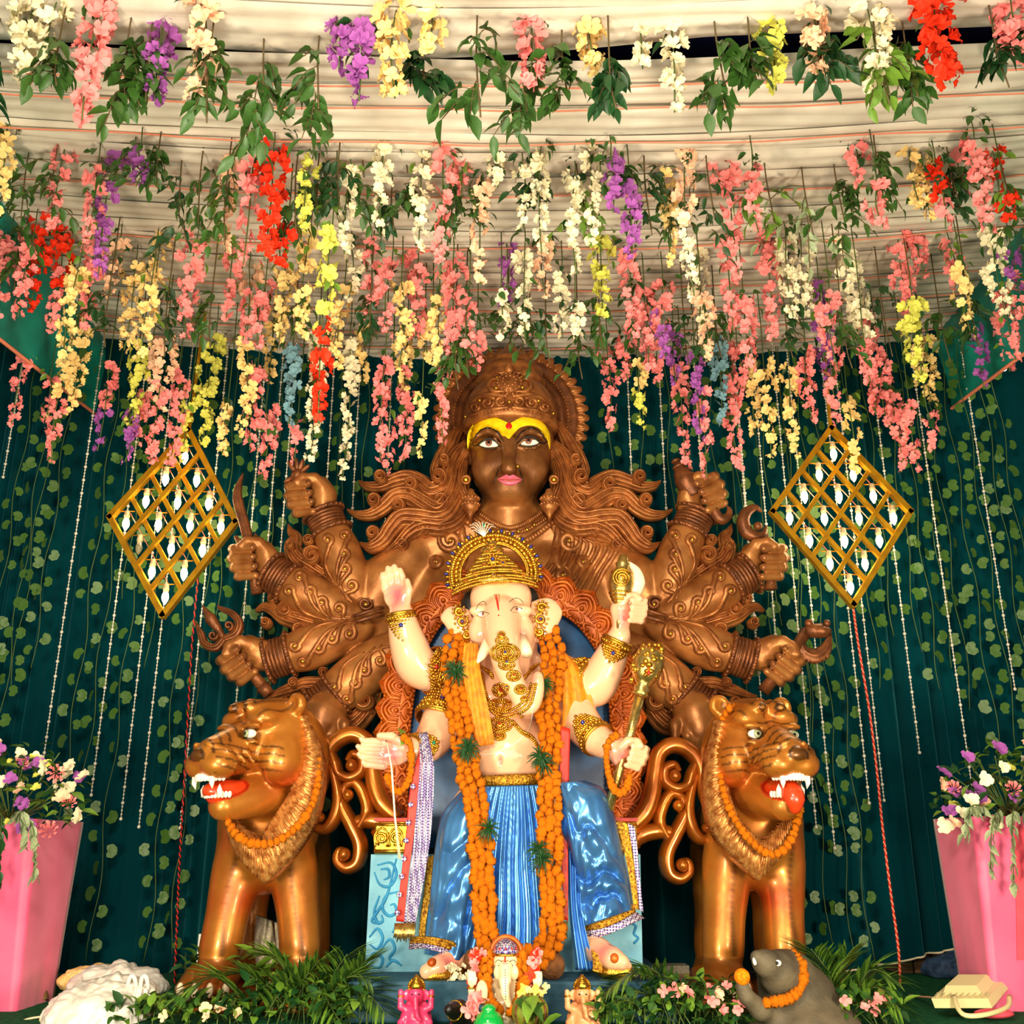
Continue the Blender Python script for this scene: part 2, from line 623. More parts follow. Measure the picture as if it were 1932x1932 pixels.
        for _ in range(relax):
            S = np.zeros_like(V)
            C = np.zeros(len(V))
            for i in range(4):
                j = (i + 1) % 4
                np.add.at(S, Q[:, i], V[Q[:, j]])
                np.add.at(C, Q[:, i], 1)
                np.add.at(S, Q[:, j], V[Q[:, i]])
                np.add.at(C, Q[:, j], 1)
            V = V * 0.45 + 0.55 * S / np.maximum(C, 1)[:, None]
        return V, Q


def bvh_of(vf):
    v, f = vf
    return BVHTree.FromPolygons([tuple(p) for p in v], [tuple(int(i) for i in q) for q in f])


CAM = Vector((0, 0, CAMH))


def hit(bvh, x, y, Yn=5.0, lift=0.0):
    """where the line of sight through a photograph position meets a surface"""
    d = (W(x, y, Yn) - CAM).normalized()
    p, nrm, i, t = bvh.ray_cast(CAM, d)
    if p is None:
        return W(x, y, Yn)
    return p - d * lift


def strip(bvh, top, bot, Yn, lift=0.004, m=6, n=6, skirt=0.01):
    """paint or inlay patch between two curves (pixels) laid on a surface, with a small edge"""
    A, B = crom(top, n), crom(bot, n)
    k = min(len(A), len(B))
    A = A[np.linspace(0, len(A) - 1, k).astype(int)]
    B = B[np.linspace(0, len(B) - 1, k).astype(int)]
    V, F = [], []
    for i in range(k):
        for j in range(m + 1):
            q = A[i] * (1 - j / m) + B[i] * (j / m)
            edge = (j in (0, m)) or i in (0, k - 1)
            V.append(tuple(hit(bvh, q[0], q[1], Yn, -skirt if edge else lift)))
    for i in range(k - 1):
        for j in range(m):
            a = i * (m + 1) + j
            F.append((a, a + m + 1, a + m + 2, a + 1))
    return np.array(V), F


def disc_on(bvh, x, y, r, Yn, lift=0.004, ry=None, n=14):
    ry = ry or r
    V = [tuple(hit(bvh, x, y, Yn, lift))]
    for q, s, l in ((0.6, 1, lift), (1.0, 1, -0.006)):
        for k in range(n):
            a = 2 * PI * k / n
            V.append(tuple(hit(bvh, x + q * r * math.cos(a), y + q * ry * math.sin(a), Yn, l)))
    F = [(0, 1 + (k + 1) % n, 1 + k) for k in range(n)]
    F += [(1 + k, 1 + (k + 1) % n, 1 + n + (k + 1) % n, 1 + n + k) for k in range(n)]
    return np.array(V), F


def line_on(bvh, pts, wid, Yn, r=0.004, n=5, lift=0.0):
    """thin painted or carved line following a surface"""
    P = crom(pts, n)
    Q = [hit(bvh, p[0], p[1], Yn, lift) for p in P]
    mp = MP(pts[0][1], Yn)
    R = lerpn(wid, len(Q)) * mp / 2 if hasattr(wid, '__len__') else wid * mp / 2
    return tube(Q, R, 6)


ORD = ['first', 'second', 'third', 'fourth', 'fifth', 'sixth', 'seventh', 'eighth', 'ninth', 'tenth', 'eleventh', 'twelfth', 'thirteenth',
       'fourteenth', 'fifteenth', 'sixteenth', 'seventeenth', 'eighteenth', 'nineteenth', 'twentieth'] + \
      ['twenty-' + w for w in ('first', 'second', 'third', 'fourth', 'fifth', 'sixth', 'seventh', 'eighth', 'ninth')] + ['thirtieth'] + \
      ['thirty-' + w for w in ('first', 'second', 'third', 'fourth', 'fifth', 'sixth', 'seventh', 'eighth', 'ninth')]


def struct(name, vf, m, smooth=True, parent=None):
    o = part(name, vf, m, parent, smooth)
    if parent is None:
        o['kind'] = 'structure'
    return o
# ------------------------------------------------------------------ the tent: floor, curtain, ceiling, valances
CZ = 4.15


def ceil_z(X):
    return CZ - 0.03 + 0.017 * X * X


def hook_Y(y):
    v = (966.0 - y) / FPX
    c, s = math.cos(TILT), math.sin(TILT)
    return (CZ - CAMH) / ((s + v * c) / (c - v * s))


def grid(us, vs, fn):
    V = [tuple(fn(u, v)) for u in us for v in vs]
    n = len(vs)
    F = [(i * n + j, (i + 1) * n + j, (i + 1) * n + j + 1, i * n + j + 1) for i in range(len(us) - 1) for j in range(n - 1)]
    return np.array(V), F


struct('floor', box((-5.5, -1.5, -0.06), (5.5, 9.0, 0.0)), M['carpet'], False)

CURY = 6.6


def fold(X, z, seed=0.0):
    a = X * 24.0 + 2.6 * math.sin(X * 1.7 + seed) + 1.6 * math.sin(X * 4.1 + 1.0 + seed) + 0.10 * (z - 2) * math.sin(X * 2.3)
    f = (1 - 2 * abs(math.sin(a * 0.5)) ** 0.7) * 0.42 + math.sin(a * 2.13 + 0.7) * 0.22 + (1 - 2 * abs(math.sin(a * 1.6 + math.sin(X)))) * 0.2
    return f * (0.055 + 0.008 * (4 - z)) * (0.75 + 0.25 * math.sin(X * 3.1))


def hem(X):
    if X > 1.95:
        return 0.02 + 0.19 * min(1.0, (X - 1.95) / 0.95) ** 1.3
    return 0.015


cur = thing('stage_curtain', 'dark teal velvet curtain hanging in folds behind the statues', 'curtain', (0, CURY, 0))
part('curtain_cloth', grid(np.linspace(-4.6, 4.6, 1700), np.linspace(0, 1, 14),
                           lambda X, t: (X, CURY + fold(X, 4.3 * t), hem(X) + (4.45 - hem(X)) * t)), M['curtain'], cur)
part('hem_band', tube([(X, CURY + fold(X, 0) - 0.006, hem(X) + 0.004) for X in np.linspace(1.2, 4.5, 200)], 0.006, 5), M['cream'], cur)
cur2 = thing('side_curtain', 'blue green velvet curtain panel hanging at the right edge', 'curtain', (3.7, CURY - 0.15, 0))
part('curtain_cloth', grid(np.linspace(2.98, 4.9, 200), np.linspace(0, 1, 12),
                           lambda X, t: (X, CURY - 0.13 + 0.8 * fold(X, 4.3 * t, 2.0) - 0.10 * (X - 3), 0.03 + 4.3 * t)), M['curtain'], cur2)

# ceiling of overlapping pleated cloth strips, one object per strip
cl = thing('pleated_ceiling', 'white pleated cloth canopy stretched over the stage', 'canopy', (0, 4, CZ))
y_edges = [2.5, 2.72, 2.95, 3.16, 3.36, 3.66]
yy = 3.66
while yy < 6.62:
    yy += RND.uniform(0.14, 0.22)
    y_edges.append(min(yy, 6.62))
    if yy >= 6.62:
        break
XS = np.linspace(-3.25, 3.25, 90)
for i in range(len(y_edges) - 1):
    a, b = y_edges[i], y_edges[i + 1]
    ph, ph2 = RND.uniform(0, 6), RND.uniform(0, 6)
    gap = (i == 4)

    def cfn(X, t, a=a, b=b, ph=ph, ph2=ph2, gap=gap):
        bb = b + 0.075
        if gap:
            bb = b + 0.02 - 0.095 * max(0, min(1, (X + 0.35) / 1.2))
        Y = a + (bb - a) * t
        pl = 0.013 * abs(math.sin(PI * (t * 3.0 + 0.25 * math.sin(X * 1.3 + ph)))) + 0.006 * math.sin(X * 7 + ph2 + 5 * t) * math.sin(PI * t)
        z = ceil_z(X) - 0.012 + 0.030 * t - pl - 0.012 * math.sin(PI * t) * (1 + 0.4 * math.sin(X * 2.1 + ph))
        return (X, Y + 0.012 * math.sin(X * 1.9 + ph), z)
    part('cloth_strip', grid(XS, np.linspace(0, 1, 13), cfn), M['fabric'], cl)
struct('ceiling', box((-5.5, 0.3, CZ + 0.22), (5.5, 7.2, CZ + 0.26)), M['navy'], False)
for sx in (-1, 1):
    vt = thing('side_valance', ('emerald green satin valance draped under the canopy at the left edge', 'emerald green satin valance draped under the canopy at the right edge')[sx > 0],
               'valance', (sx * 3.12, 5.6, 3.6))

    def vfn(Y, t, sx=sx):
        lo = 3.5 + 0.16 * (Y - 5.0) / 1.6
        z = lo + (CZ + 0.17 - lo) * t
        return ((2.97, 3.08)[sx > 0] * sx + sx * (0.03 * math.sin(Y * 14 + 3 * t) * t * (1 - t) * 3 + 0.03 * math.sin(7 * t + Y) * t), Y, z)
    part('valance_cloth', grid(np.linspace(3.2, 6.58, 110), np.linspace(0, 1, 9), vfn), M['valance'], vt)
    part('edge_tube', tube([vfn(Y, 0) for Y in np.linspace(3.2, 6.58, 50)], 0.012, 6), M['rope'], vt)

# cords that carry the flowers
for i, y in enumerate((138, 182, 248, 348, 448, 528, 570, 610, 640)):
    Y = hook_Y(y)
    part('hanging_cord', tube([(X, Y, ceil_z(X) - 0.05 - 0.008 * math.sin(X * 5 + i)) for X in np.linspace(-3.1, 3.1, 60)], 0.0045, 5), M['rope'], cl, label='thin pink cord')

# ------------------------------------------------------------------ shared pieces: petals and leaves
def floret_mesh(name, m, np_=4, cup=0.35, seed=0):
    r = random.Random(seed)
    V, F = [], []
    for k in range(np_):
        a = 2 * PI * k / np_ + r.uniform(-0.25, 0.25)
        L, wd = r.uniform(0.8, 1.15), r.uniform(0.36, 0.5)
        base = len(V)
        for (s, w_, z) in ((0.0, 0.10, 0.0), (0.5, 1.0, cup * 0.6), (0.85, 0.85, cup), (1.0, 0.25, cup * 0.75)):
            for q in (-1, 0, 1):
                x = L * s
                y = q * wd * w_
                zz = z - (0.10 if q == 0 else 0) + r.uniform(-0.07, 0.07)
                V.append((x * math.cos(a) - y * math.sin(a), x * math.sin(a) + y * math.cos(a), zz))
        for i in range(3):
            for q in range(2):
                b = base + i * 3 + q
                F.append((b, b + 1, b + 4, b + 3))
    return mesh_of(name, V, F, m)


def leaf_mesh(name, m, wid=0.52, fold_=0.18, droop=0.25, seed=0):
    V, F = [], []
    prof = [(0, 0.03), (0.18, 0.7), (0.42, 1.0), (0.7, 0.72), (1.0, 0.02)]
    for s, w_ in prof:
        for q in (-1, 0, 1):
            V.append((q * wid * w_ * 0.5, s, -droop * s * s + (fold_ * w_ * 0.5 if q else 0)))
    for i in range(4):
        for q in range(2):
            b = i * 3 + q
            F.append((b, b + 1, b + 4, b + 3))
    return mesh_of(name, V, F, m)


def ivy_mesh(name, m, seed=0):
    r = random.Random(seed)
    V, F = [(0, 0.42, -0.10)], []
    n = 14
    for ring in (0.6, 1.0):
        for k in range(n):
            a = PI * 2 * k / n - PI / 2
            rad = 0.55 * (1 - 0.55 * math.exp(-((k if k < n / 2 else k - n) / 0.9) ** 2)) * (1 + 0.05 * (-1) ** k)
            V.append((ring * rad * math.cos(a) * 1.08, 0.42 + ring * rad * math.sin(a), (0.03 if k % 2 else -0.03) * ring + 0.05 * (1 - ring)))
    for k in range(n):
        F.append((0, 1 + k, 1 + (k + 1) % n))
        F.append((1 + k, 1 + n + k, 1 + n + (k + 1) % n, 1 + (k + 1) % n))
    return mesh_of(name, V, F, m)


COLORS = ['pink', 'white', 'cream', 'peach', 'purple', 'red', 'lime', 'slate']
FLO = {c: [floret_mesh('floret', M['f_' + c], 4 + (i % 2), 0.25 + 0.25 * i, i + 11) for i in range(3)] for c in COLORS}
LEAF = {k: [leaf_mesh('leaf', M[k], w_, 0.2, d) for w_, d in ((0.55, 0.2), (0.45, 0.4))] for k in ('leaf', 'leafd', 'leafy', 'leafvar')}
IVY = [ivy_mesh('ivy_leaf', M['ivy'], i) for i in range(2)]


def hang_leaf(parent, base, size, kind, rr, az=None, pitch=None):
    me = LEAF[kind][rr.randrange(2)]
    az = rr.uniform(0, 2 * PI) if az is None else az
    pitch = rr.uniform(-1.3, -0.2) if pitch is None else pitch
    return inst('leaf', me, parent, base, Euler((pitch, rr.uniform(-0.6, 0.6), az), 'XYZ'), size)


CNAME = {'pink': 'coral pink', 'white': 'ivory white', 'cream': 'golden cream', 'peach': 'pale peach', 'purple': 'purple', 'red': 'scarlet', 'lime': 'lime yellow', 'slate': 'slate blue'}


def garland(x, y0, y1, w, cols, Y, label, rr, leaves=7, hookY=None):
    """one hanging wisteria strand: stem, florets and leaves are its parts"""
    cols = cols.split('/')
    top = W(x, y0, Y)
    bot = W(x, y1, Y)
    L = top.z - bot.z
    X = top.x
    hz = max(ceil_z(X) - 0.03, top.z + 0.02)
    t = thing('flower_strand', label, 'garland', (X, Y, hz), 'hanging blossom strands')
    mp = MP((y0 + y1) / 2, Y)
    ww = w * mp
    sway = rr.uniform(-0.03, 0.03)

    def axis(s):
        return Vector((X + sway * math.sin(s * 3.0), Y + 0.5 * sway * math.sin(s * 2), top.z - L * s))
    st = [(X, Y, hz), (X + 0.004, Y, (hz + top.z) / 2)] + [tuple(axis(s)) for s in np.linspace(0, 1.0, 7)]
    part('stem', tube(st, 0.0035, 4), M['vine'], t)
    fs = (0.033 + 0.003 * rr.random()) * (1.3 if Y < 3.6 else 1.0)
    n = int(max(10, min(110, 0.62 * L * ww / (fs * fs) * (1.9 if Y < 3.6 else 1.05))))
    for i in range(n):
        s = (i + rr.random()) / n
        tap = (0.6 + 0.4 * math.sin(PI * min(1, s * 1.6 + 0.2))) if s < 0.3 else 1 - 0.62 * (s - 0.3) / 0.7
        a = rr.uniform(0, 2 * PI)
        rad = ww * 0.5 * tap * math.sqrt(rr.uniform(0.08, 1.0))
        p = axis(s) + Vector((rad * math.cos(a), rad * math.sin(a), 0))
        ci = min(len(cols) - 1, int(s * len(cols) + rr.uniform(-0.25, 0.25))) if len(cols) > 1 else 0
        me = FLO[cols[max(0, ci)]][rr.randrange(3)]
        sz = fs * (1.15 - 0.45 * s) * rr.uniform(0.85, 1.15)
        d = Vector((math.cos(a), math.sin(a) - 0.6, rr.uniform(-0.6, 0.5)))
        q = d.to_track_quat('Z', 'Y').to_euler()
        q.rotate_axis('Z', rr.uniform(0, 6))
        inst('floret', me, t, p, q, sz)
    k = rr.choice(['leaf', 'leaf', 'leafd', 'leafy'])
    for i in range(leaves):
        s = rr.uniform(-0.14, 0.45) if i > leaves // 2 else rr.uniform(-0.25, 0.06)
        p = axis(max(s, 0)) if s >= 0 else Vector((X, Y, min(hz, top.z - s * min(L, 0.7))))
        a = rr.uniform(0, 2 * PI)
        off = rr.uniform(0.3, 1.0) * ww * 0.7
        hang_leaf(t, p + Vector((off * math.cos(a), off * math.sin(a), 0)), rr.uniform(0.05, 0.075), k, rr, a - PI / 2)
    return t


def spray(x, y0, y1, w, kind, Y, label, rr, n=22, lsize=0.085):
    """leafy hanging branch"""
    top, bot = W(x, y0, Y), W(x, y1, Y)
    X, L = top.x, top.z - bot.z
    ww = w * MP((y0 + y1) / 2, Y)
    hz = max(top.z + 0.02, ceil_z(X) - 0.03)
    t = thing('leafy_branch', label, 'branch', (X, Y, hz), 'hanging leafy branches')
    tubes = [tube([(X, Y, hz), (X, Y, top.z - L * 0.4), (X + 0.02, Y, bot.z + 0.05 * L)], 0.004, 4, 4)]
    kids = []
    m = max(3, n // 5)
    for i in range(m):
        s = i / m * 0.75
        a = rr.uniform(0, 2 * PI)
        ln = ww * 0.5 * rr.uniform(0.6, 1.1)
        b = Vector((X, Y, min(top.z, ceil_z(X) - 0.14) - L * s))
        e = b + Vector((ln * math.cos(a), ln * math.sin(a) * 0.6, -L * rr.uniform(0.1, 0.32)))
        mid = (b + e) / 2 + Vector((0, 0, 0.04))
        tw = crom([b, mid, e], 4)
        tubes.append(tube(tw, 0.0028, 4))
        for q in range(max(3, n // m)):
            f = (q + 1.0) / max(3, n // m)
            p = Vector(tw[min(len(tw) - 1, int(f * (len(tw) - 1)))])
            kids.append((p, a + (1 if q % 2 else -1) * rr.uniform(0.5, 1.1) - PI / 2))
    part('twig', join(*tubes), M['twig'], t)
    for p, az in kids:
        p.z = min(p.z, ceil_z(X) - 0.13)
        hang_leaf(t, p, lsize * rr.uniform(0.75, 1.15), kind, rr, az, rr.uniform(-1.2, -0.3))
    return t


ROW_A = [(70, -20, 150, 62, 'white'), (112, -10, 110, 40, 'white'), (197, -20, 228, 52, 'pink'), (322, -20, 190, 44, 'purple'), (385, -5, 180, 50, 'peach'),
         (650, -20, 130, 44, 'purple'), (685, 60, 190, 34, 'purple'), (757, -20, 190, 60, 'cream'), (812, -20, 100, 46, 'cream'), (1000, -20, 165, 56, 'pink'),
         (1120, -20, 130, 66, 'cream'), (1205, -20, 130, 30, 'white'), (1258, -20, 210, 38, 'white'), (1445, -20, 170, 50, 'lime'), (1525, -10, 135, 50, 'peach'),
         (1630, -10, 165, 58, 'white'), (1762, -20, 160, 78, 'red'), (1905, -20, 110, 66, 'pink')]
ROW_B = [(14, 240, 460, 32, 'cream'), (135, 230, 440, 32, 'pink'), (182, 320, 460, 32, 'pink'), (230, 240, 520, 40, 'purple'), (262, 290, 350, 28, 'purple'),
         (452, 260, 480, 30, 'peach'), (478, 300, 500, 36, 'pink'), (516, 280, 490, 58, 'red'), (543, 420, 510, 34, 'red'), (592, 290, 440, 28, 'lime'),
         (626, 440, 800, 28, 'lime/red'), (660, 320, 480, 28, 'white'), (724, 265, 440, 32, 'white'), (797, 270, 475, 34, 'white'), (836, 270, 520, 36, 'pink'),
         (872, 310, 370, 24, 'pink'), (910, 340, 540, 30, 'peach'), (940, 290, 355, 26, 'white'), (985, 310, 430, 34, 'white'), (1020, 280, 480, 34, 'white'),
         (1085, 330, 520, 30, 'white'), (1110, 270, 460, 32, 'white'), (1152, 290, 400, 32, 'purple'), (1186, 345, 490, 38, 'purple'), (1250, 330, 500, 26, 'cream'),
         (1292, 280, 560, 36, 'peach/white'), (1345, 260, 360, 22, 'pink'), (1376, 300, 520, 38, 'pink'), (1420, 315, 440, 26, 'pink'), (1612, 270, 350, 38, 'pink'),
         (1655, 350, 430, 44, 'pink'), (1716, 250, 400, 38, 'cream'), (1740, 310, 420, 32, 'cream'), (1765, 310, 430, 32, 'red/pink'), (1800, 250, 370, 28, 'pink'),
         (1838, 260, 440, 44, 'pink'), (1868, 265, 360, 30, 'red'), (1897, 370, 420, 32, 'red')]
ROW_C = [(18, 450, 640, 48, 'pink'), (85, 390, 580, 42, 'red'), (58, 470, 600, 34, 'pink'), (120, 440, 620, 34, 'red/pink'), (150, 500, 680, 36, 'cream'),
         (180, 450, 620, 38, 'pink'), (225, 460, 560, 34, 'peach'), (255, 500, 660, 40, 'cream'), (312, 420, 560, 32, 'cream'), (285, 540, 680, 40, 'cream'),
         (372, 450, 640, 40, 'pink'), (440, 470, 600, 32, 'pink'), (470, 500, 640, 38, 'peach/pink'), (500, 540, 660, 34, 'pink'), (538, 500, 640, 34, 'cream'), (585, 440, 640, 38, 'cream'),
         (662, 460, 560, 26, 'white'), (700, 460, 600, 30, 'pink'), (650, 540, 700, 34, 'cream'), (740, 490, 640, 34, 'pink'), (790, 470, 640, 48, 'pink'), (757, 530, 690, 32, 'cream'),
         (830, 520, 700, 34, 'cream'), (855, 490, 660, 46, 'pink'), (885, 560, 660, 34, 'pink'), (950, 420, 580, 28, 'purple'), (945, 560, 640, 26, 'white'),
         (990, 470, 640, 28, 'white'), (1030, 450, 560, 28, 'peach'), (1060, 520, 640, 32, 'white'), (1085, 580, 640, 22, 'white'), (1132, 440, 600, 42, 'lime'),
         (1190, 480, 640, 40, 'pink'), (1215, 560, 700, 44, 'pink'), (1250, 540, 680, 40, 'pink/purple'), (1310, 460, 600, 32, 'white'), (1322, 560, 680, 34, 'peach'),
         (1370, 450, 620, 34, 'pink'), (1440, 440, 640, 44, 'pink'), (1402, 560, 700, 44, 'pink'), (1482, 450, 600, 38, 'white'), (1512, 480, 600, 32, 'white'),
         (1545, 540, 680, 32, 'purple'), (1595, 450, 640, 44, 'white'), (1566, 560, 700, 38, 'pink'), (1622, 560, 720, 40, 'white/pink'), (1692, 420, 600, 48, 'pink'),
         (1730, 420, 520, 40, 'pink'), (1722, 570, 720, 48, 'lime'), (1790, 460, 540, 30, 'pink'), (1812, 500, 640, 28, 'cream'), (1870, 440, 600, 48, 'white'),
         (1907, 470, 600, 34, 'purple/pink'), (1892, 540, 680, 36, 'pink')]
ROW_D = [(50, 640, 800, 24, 'pink'), (75, 540, 640, 34, 'lime'), (95, 710, 790, 20, 'pink'), (130, 680, 870, 32, 'cream/pink'), (155, 610, 780, 38, 'cream'),
         (205, 690, 850, 26, 'pink/purple'), (262, 650, 800, 36, 'lime'), (245, 780, 870, 22, 'purple'), (276, 740, 840, 20, 'pink'), (312, 640, 870, 42, 'peach/pink'),
         (337, 700, 880, 32, 'pink'), (362, 730, 870, 20, 'lime'), (406, 640, 840, 40, 'lime'), (430, 760, 860, 24, 'cream'), (465, 640, 820, 30, 'cream'),
         (487, 690, 850, 30, 'pink'), (502, 770, 900, 36, 'pink'), (520, 590, 720, 34, 'cream'), (553, 650, 800, 32, 'slate'), (562, 790, 870, 20, 'pink'),
         (600, 640, 870, 32, 'white'), (611, 660, 800, 30, 'red'), (660, 640, 900, 24, 'white'), (690, 620, 720, 30, 'cream'), (727, 670, 870, 24, 'pink'),
         (738, 740, 890, 32, 'pink'), (766, 700, 870, 28, 'pink'), (797, 740, 860, 18, 'cream'), (772, 630, 740, 34, 'cream'), (840, 650, 840, 24, 'pink'),
         (815, 600, 690, 30, 'cream'), (900, 640, 700, 34, 'pink'), (1145, 660, 810, 30, 'pink'), (1182, 630, 720, 34, 'pink'), (1205, 680, 805, 28, 'cream/lime'),
         (1238, 620, 720, 44, 'pink'), (1285, 690, 890, 26, 'pink'), (1270, 630, 720, 28, 'purple'), (1310, 670, 830, 22, 'purple'), (1322, 740, 900, 22, 'pink'),
         (1350, 640, 800, 28, 'slate'), (1382, 710, 890, 30, 'pink'), (1390, 650, 730, 36, 'pink'), (1412, 690, 820, 26, 'cream'), (1440, 680, 860, 32, 'cream'),
         (1490, 690, 860, 26, 'cream'), (1520, 660, 800, 34, 'pink'), (1555, 640, 720, 34, 'purple'), (1567, 690, 800, 24, 'pink'), (1600, 760, 890, 22, 'cream'),
         (1630, 600, 780, 44, 'pink'), (1660, 690, 800, 44, 'pink'), (1682, 740, 890, 32, 'pink'), (1715, 760, 890, 24, 'pink'), (1740, 640, 760, 46, 'cream'),
         (1748, 770, 850, 18, 'pink'), (1838, 620, 730, 26, 'purple'), (1888, 600, 700, 30, 'pink')]
ROWN = ['front row', 'second row', 'third row', 'last row']
for ri, (row, Y0, Y1, lv) in enumerate(((ROW_A, 3.38, 3.52, 12), (ROW_B, 4.15, 4.45, 12), (ROW_C, 4.9, 5.25, 8), (ROW_D, 5.5, 5.95, 5))):
    seen = {}
    for g in sorted(row, key=lambda q: q[0]):
        nm = ' and '.join(CNAME[c] for c in g[4].split('/'))
        seen.setdefault(nm, 0)
        lab = '%s %s strand from the left in the %s' % (ORD[seen[nm]], nm, ROWN[ri])
        seen[nm] += 1
        Y = Y0 + (Y1 - Y0) * RND.random()
        if ri == 3 and 780 < g[0] < 1140:
            Y = 5.32
        garland(g[0], g[1], g[2], g[3], g[4], Y, lab, RND, lv)

SP_A = [(8, 0, 185, 60, 'leafd'), (110, 90, 165, 130, 'leaf'), (250, 20, 190, 90, 'leaf'), (285, 60, 200, 70, 'leaf'), (400, 70, 240, 80, 'leaf'), (505, 0, 185, 90, 'leaf'),
        (605, 40, 215, 130, 'leaf'), (800, 110, 170, 90, 'leafd'), (900, 50, 230, 190, 'leaf'), (985, 60, 220, 120, 'leaf'), (1060, 60, 190, 90, 'leaf'), (1150, 110, 210, 60, 'leafd'),
        (1345, 0, 170, 110, 'leaf'), (1415, 80, 170, 80, 'leaf'), (1545, 60, 140, 110, 'leafd'), (1650, 60, 205, 130, 'leafy'), (1705, 60, 190, 70, 'leaf'), (1875, 60, 170, 130, 'leafd')]
SP_B = [(60, 260, 420, 110, 'leaf'), (110, 270, 390, 120, 'leaf'), (255, 270, 350, 120, 'leaf'), (300, 280, 360, 80, 'leaf'), (350, 250, 420, 70, 'leafd'), (385, 270, 440, 90, 'leaf'),
        (430, 180, 300, 80, 'leafy'), (430, 330, 470, 70, 'leaf'), (562, 290, 440, 90, 'leaf'), (600, 320, 420, 80, 'leaf'), (640, 290, 400, 80, 'leafd'), (685, 240, 340, 80, 'leaf'),
        (765, 250, 330, 70, 'leaf'), (740, 350, 440, 60, 'leafd'), (850, 320, 430, 60, 'leaf'), (880, 230, 320, 70, 'leaf'), (1000, 220, 300, 80, 'leafd'), (1085, 250, 370, 90, 'leafy'),
        (1170, 220, 270, 90, 'leaf'), (1215, 300, 440, 70, 'leafd'), (1260, 260, 370, 80, 'leaf'), (1330, 260, 420, 90, 'leafd'), (1440, 280, 420, 150, 'leafy'), (1510, 290, 450, 170, 'leafvar'),
        (1570, 280, 430, 110, 'leaf'), (1580, 190, 270, 70, 'leaf'), (1650, 270, 370, 110, 'leaf'), (1775, 190, 250, 80, 'leaf'), (1785, 270, 400, 60, 'leafd'), (1880, 260, 420, 110, 'leaf')]
SP_C = [(40, 440, 560, 60, 'leaf'), (205, 560, 660, 90, 'leafd'), (320, 540, 680, 70, 'leafd'), (400, 560, 660, 70, 'leaf'), (560, 560, 650, 80, 'leaf'), (700, 560, 660, 80, 'leafd'),
        (880, 600, 720, 120, 'leaf'), (960, 590, 660, 140, 'leaf'), (1030, 600, 690, 140, 'leaf'), (1090, 620, 720, 110, 'leaf'), (1130, 560, 680, 80, 'leaf'), (1200, 430, 540, 60, 'leaf'),
        (1290, 600, 700, 80, 'leafd'), (1350, 600, 680, 80, 'leaf'), (1480, 580, 680, 90, 'leafd'), (1590, 600, 700, 80, 'leaf'), (1660, 540, 680, 90, 'leafd'), (1770, 570, 690, 110, 'leaf'),
        (1830, 570, 660, 60, 'leafd'), (860, 640, 740, 70, 'leaf'), (1000, 560, 640, 90, 'leafd')]
for ri, (row, Y0, Y1) in enumerate(((SP_A, 3.40, 3.6), (SP_B, 4.2, 4.5), (SP_C, 4.95, 5.4))):
    for i, g in enumerate(sorted(row, key=lambda q: q[0])):
        spray(g[0], g[1], g[2], g[3], g[4], Y0 + (Y1 - Y0) * RND.random(),
              '%s leafy green branch from the left in the %s' % (ORD[i], ROWN[ri]), RND, (44, 30, 26)[ri], (0.10, 0.078, 0.078)[ri])

# ------------------------------------------------------------------ ivy strands and bead strings on the curtain
IVX = [(8, 690, 1500), (40, 700, 1560), (70, 720, 1300), (105, 700, 1260), (150, 760, 1840), (200, 880, 1480), (232, 740, 1880), (262, 720, 1130), (300, 900, 1260), (332, 760, 1850),
       (362, 1000, 1800), (420, 860, 1250), (470, 840, 1180), (505, 880, 1320), (570, 760, 1240), (598, 1380, 1720), (640, 720, 1250), (690, 740, 960), (770, 700, 900)]
IVXR = [(1150, 700, 900), (1210, 720, 960), (1262, 740, 960), (1300, 720, 930), (1345, 740, 1000), (1395, 760, 1160), (1420, 1200, 1640), (1450, 730, 1180), (1480, 1180, 1800), (1505, 780, 1400),
        (1535, 1130, 1780), (1560, 760, 1860), (1595, 840, 1880), (1625, 740, 1300), (1655, 720, 1200), (1700, 730, 1230), (1735, 760, 1300), (1760, 740, 1260), (1790, 780, 1340), (1830, 740, 1420), (1862, 700, 1420),
        (1900, 700, 1420), (1925, 700, 1400)]


def vine(x, y0, y1, lab, rr, side):
    Y = 6.38 + rr.uniform(-0.03, 0.03) if abs(x - 966) < 860 else 6.25
    top = W(x, (y0 + y1) / 2, Y)
    X, zt, zb = top.x, W(x, y0, Y).z, max(0.1, W(x, y1, Y).z)
    t = thing('ivy_strand', lab, 'vine', (X, Y, zt), 'ivy strands on the %s half of the curtain' % side)
    n = max(4, int((zt - zb) / 0.088))
    pts = [(X + 0.018 * math.sin(i * 0.7 + x), Y, zt + (zb - zt) * i / n) for i in range(n + 1)]
    part('stem', tube([(X, Y, 4.1)] + pts, 0.003, 4), M['vine'], t)
    for i in range(n):
        s = 1 if i % 2 else -1
        if rr.random() < 0.2:
            continue
        p = Vector(pts[i]) + Vector((s * rr.uniform(0.012, 0.03), -0.008, rr.uniform(-0.02, 0.02)))
        inst('ivy_leaf', IVY[i % 2], t, p, Euler((PI / 2 - rr.uniform(0.0, 0.5), s * rr.uniform(1.0, 2.0), rr.uniform(-0.6, 0.6)), 'XYZ'), rr.uniform(0.052, 0.074))


for side, lst in (('left', IVX), ('right', IVXR)):
    for i, (x, y0, y1) in enumerate(lst):
        vine(x, y0 - 60, y1, '%s ivy strand from the left on the %s half of the teal curtain' % (ORD[i], side), RND, side)

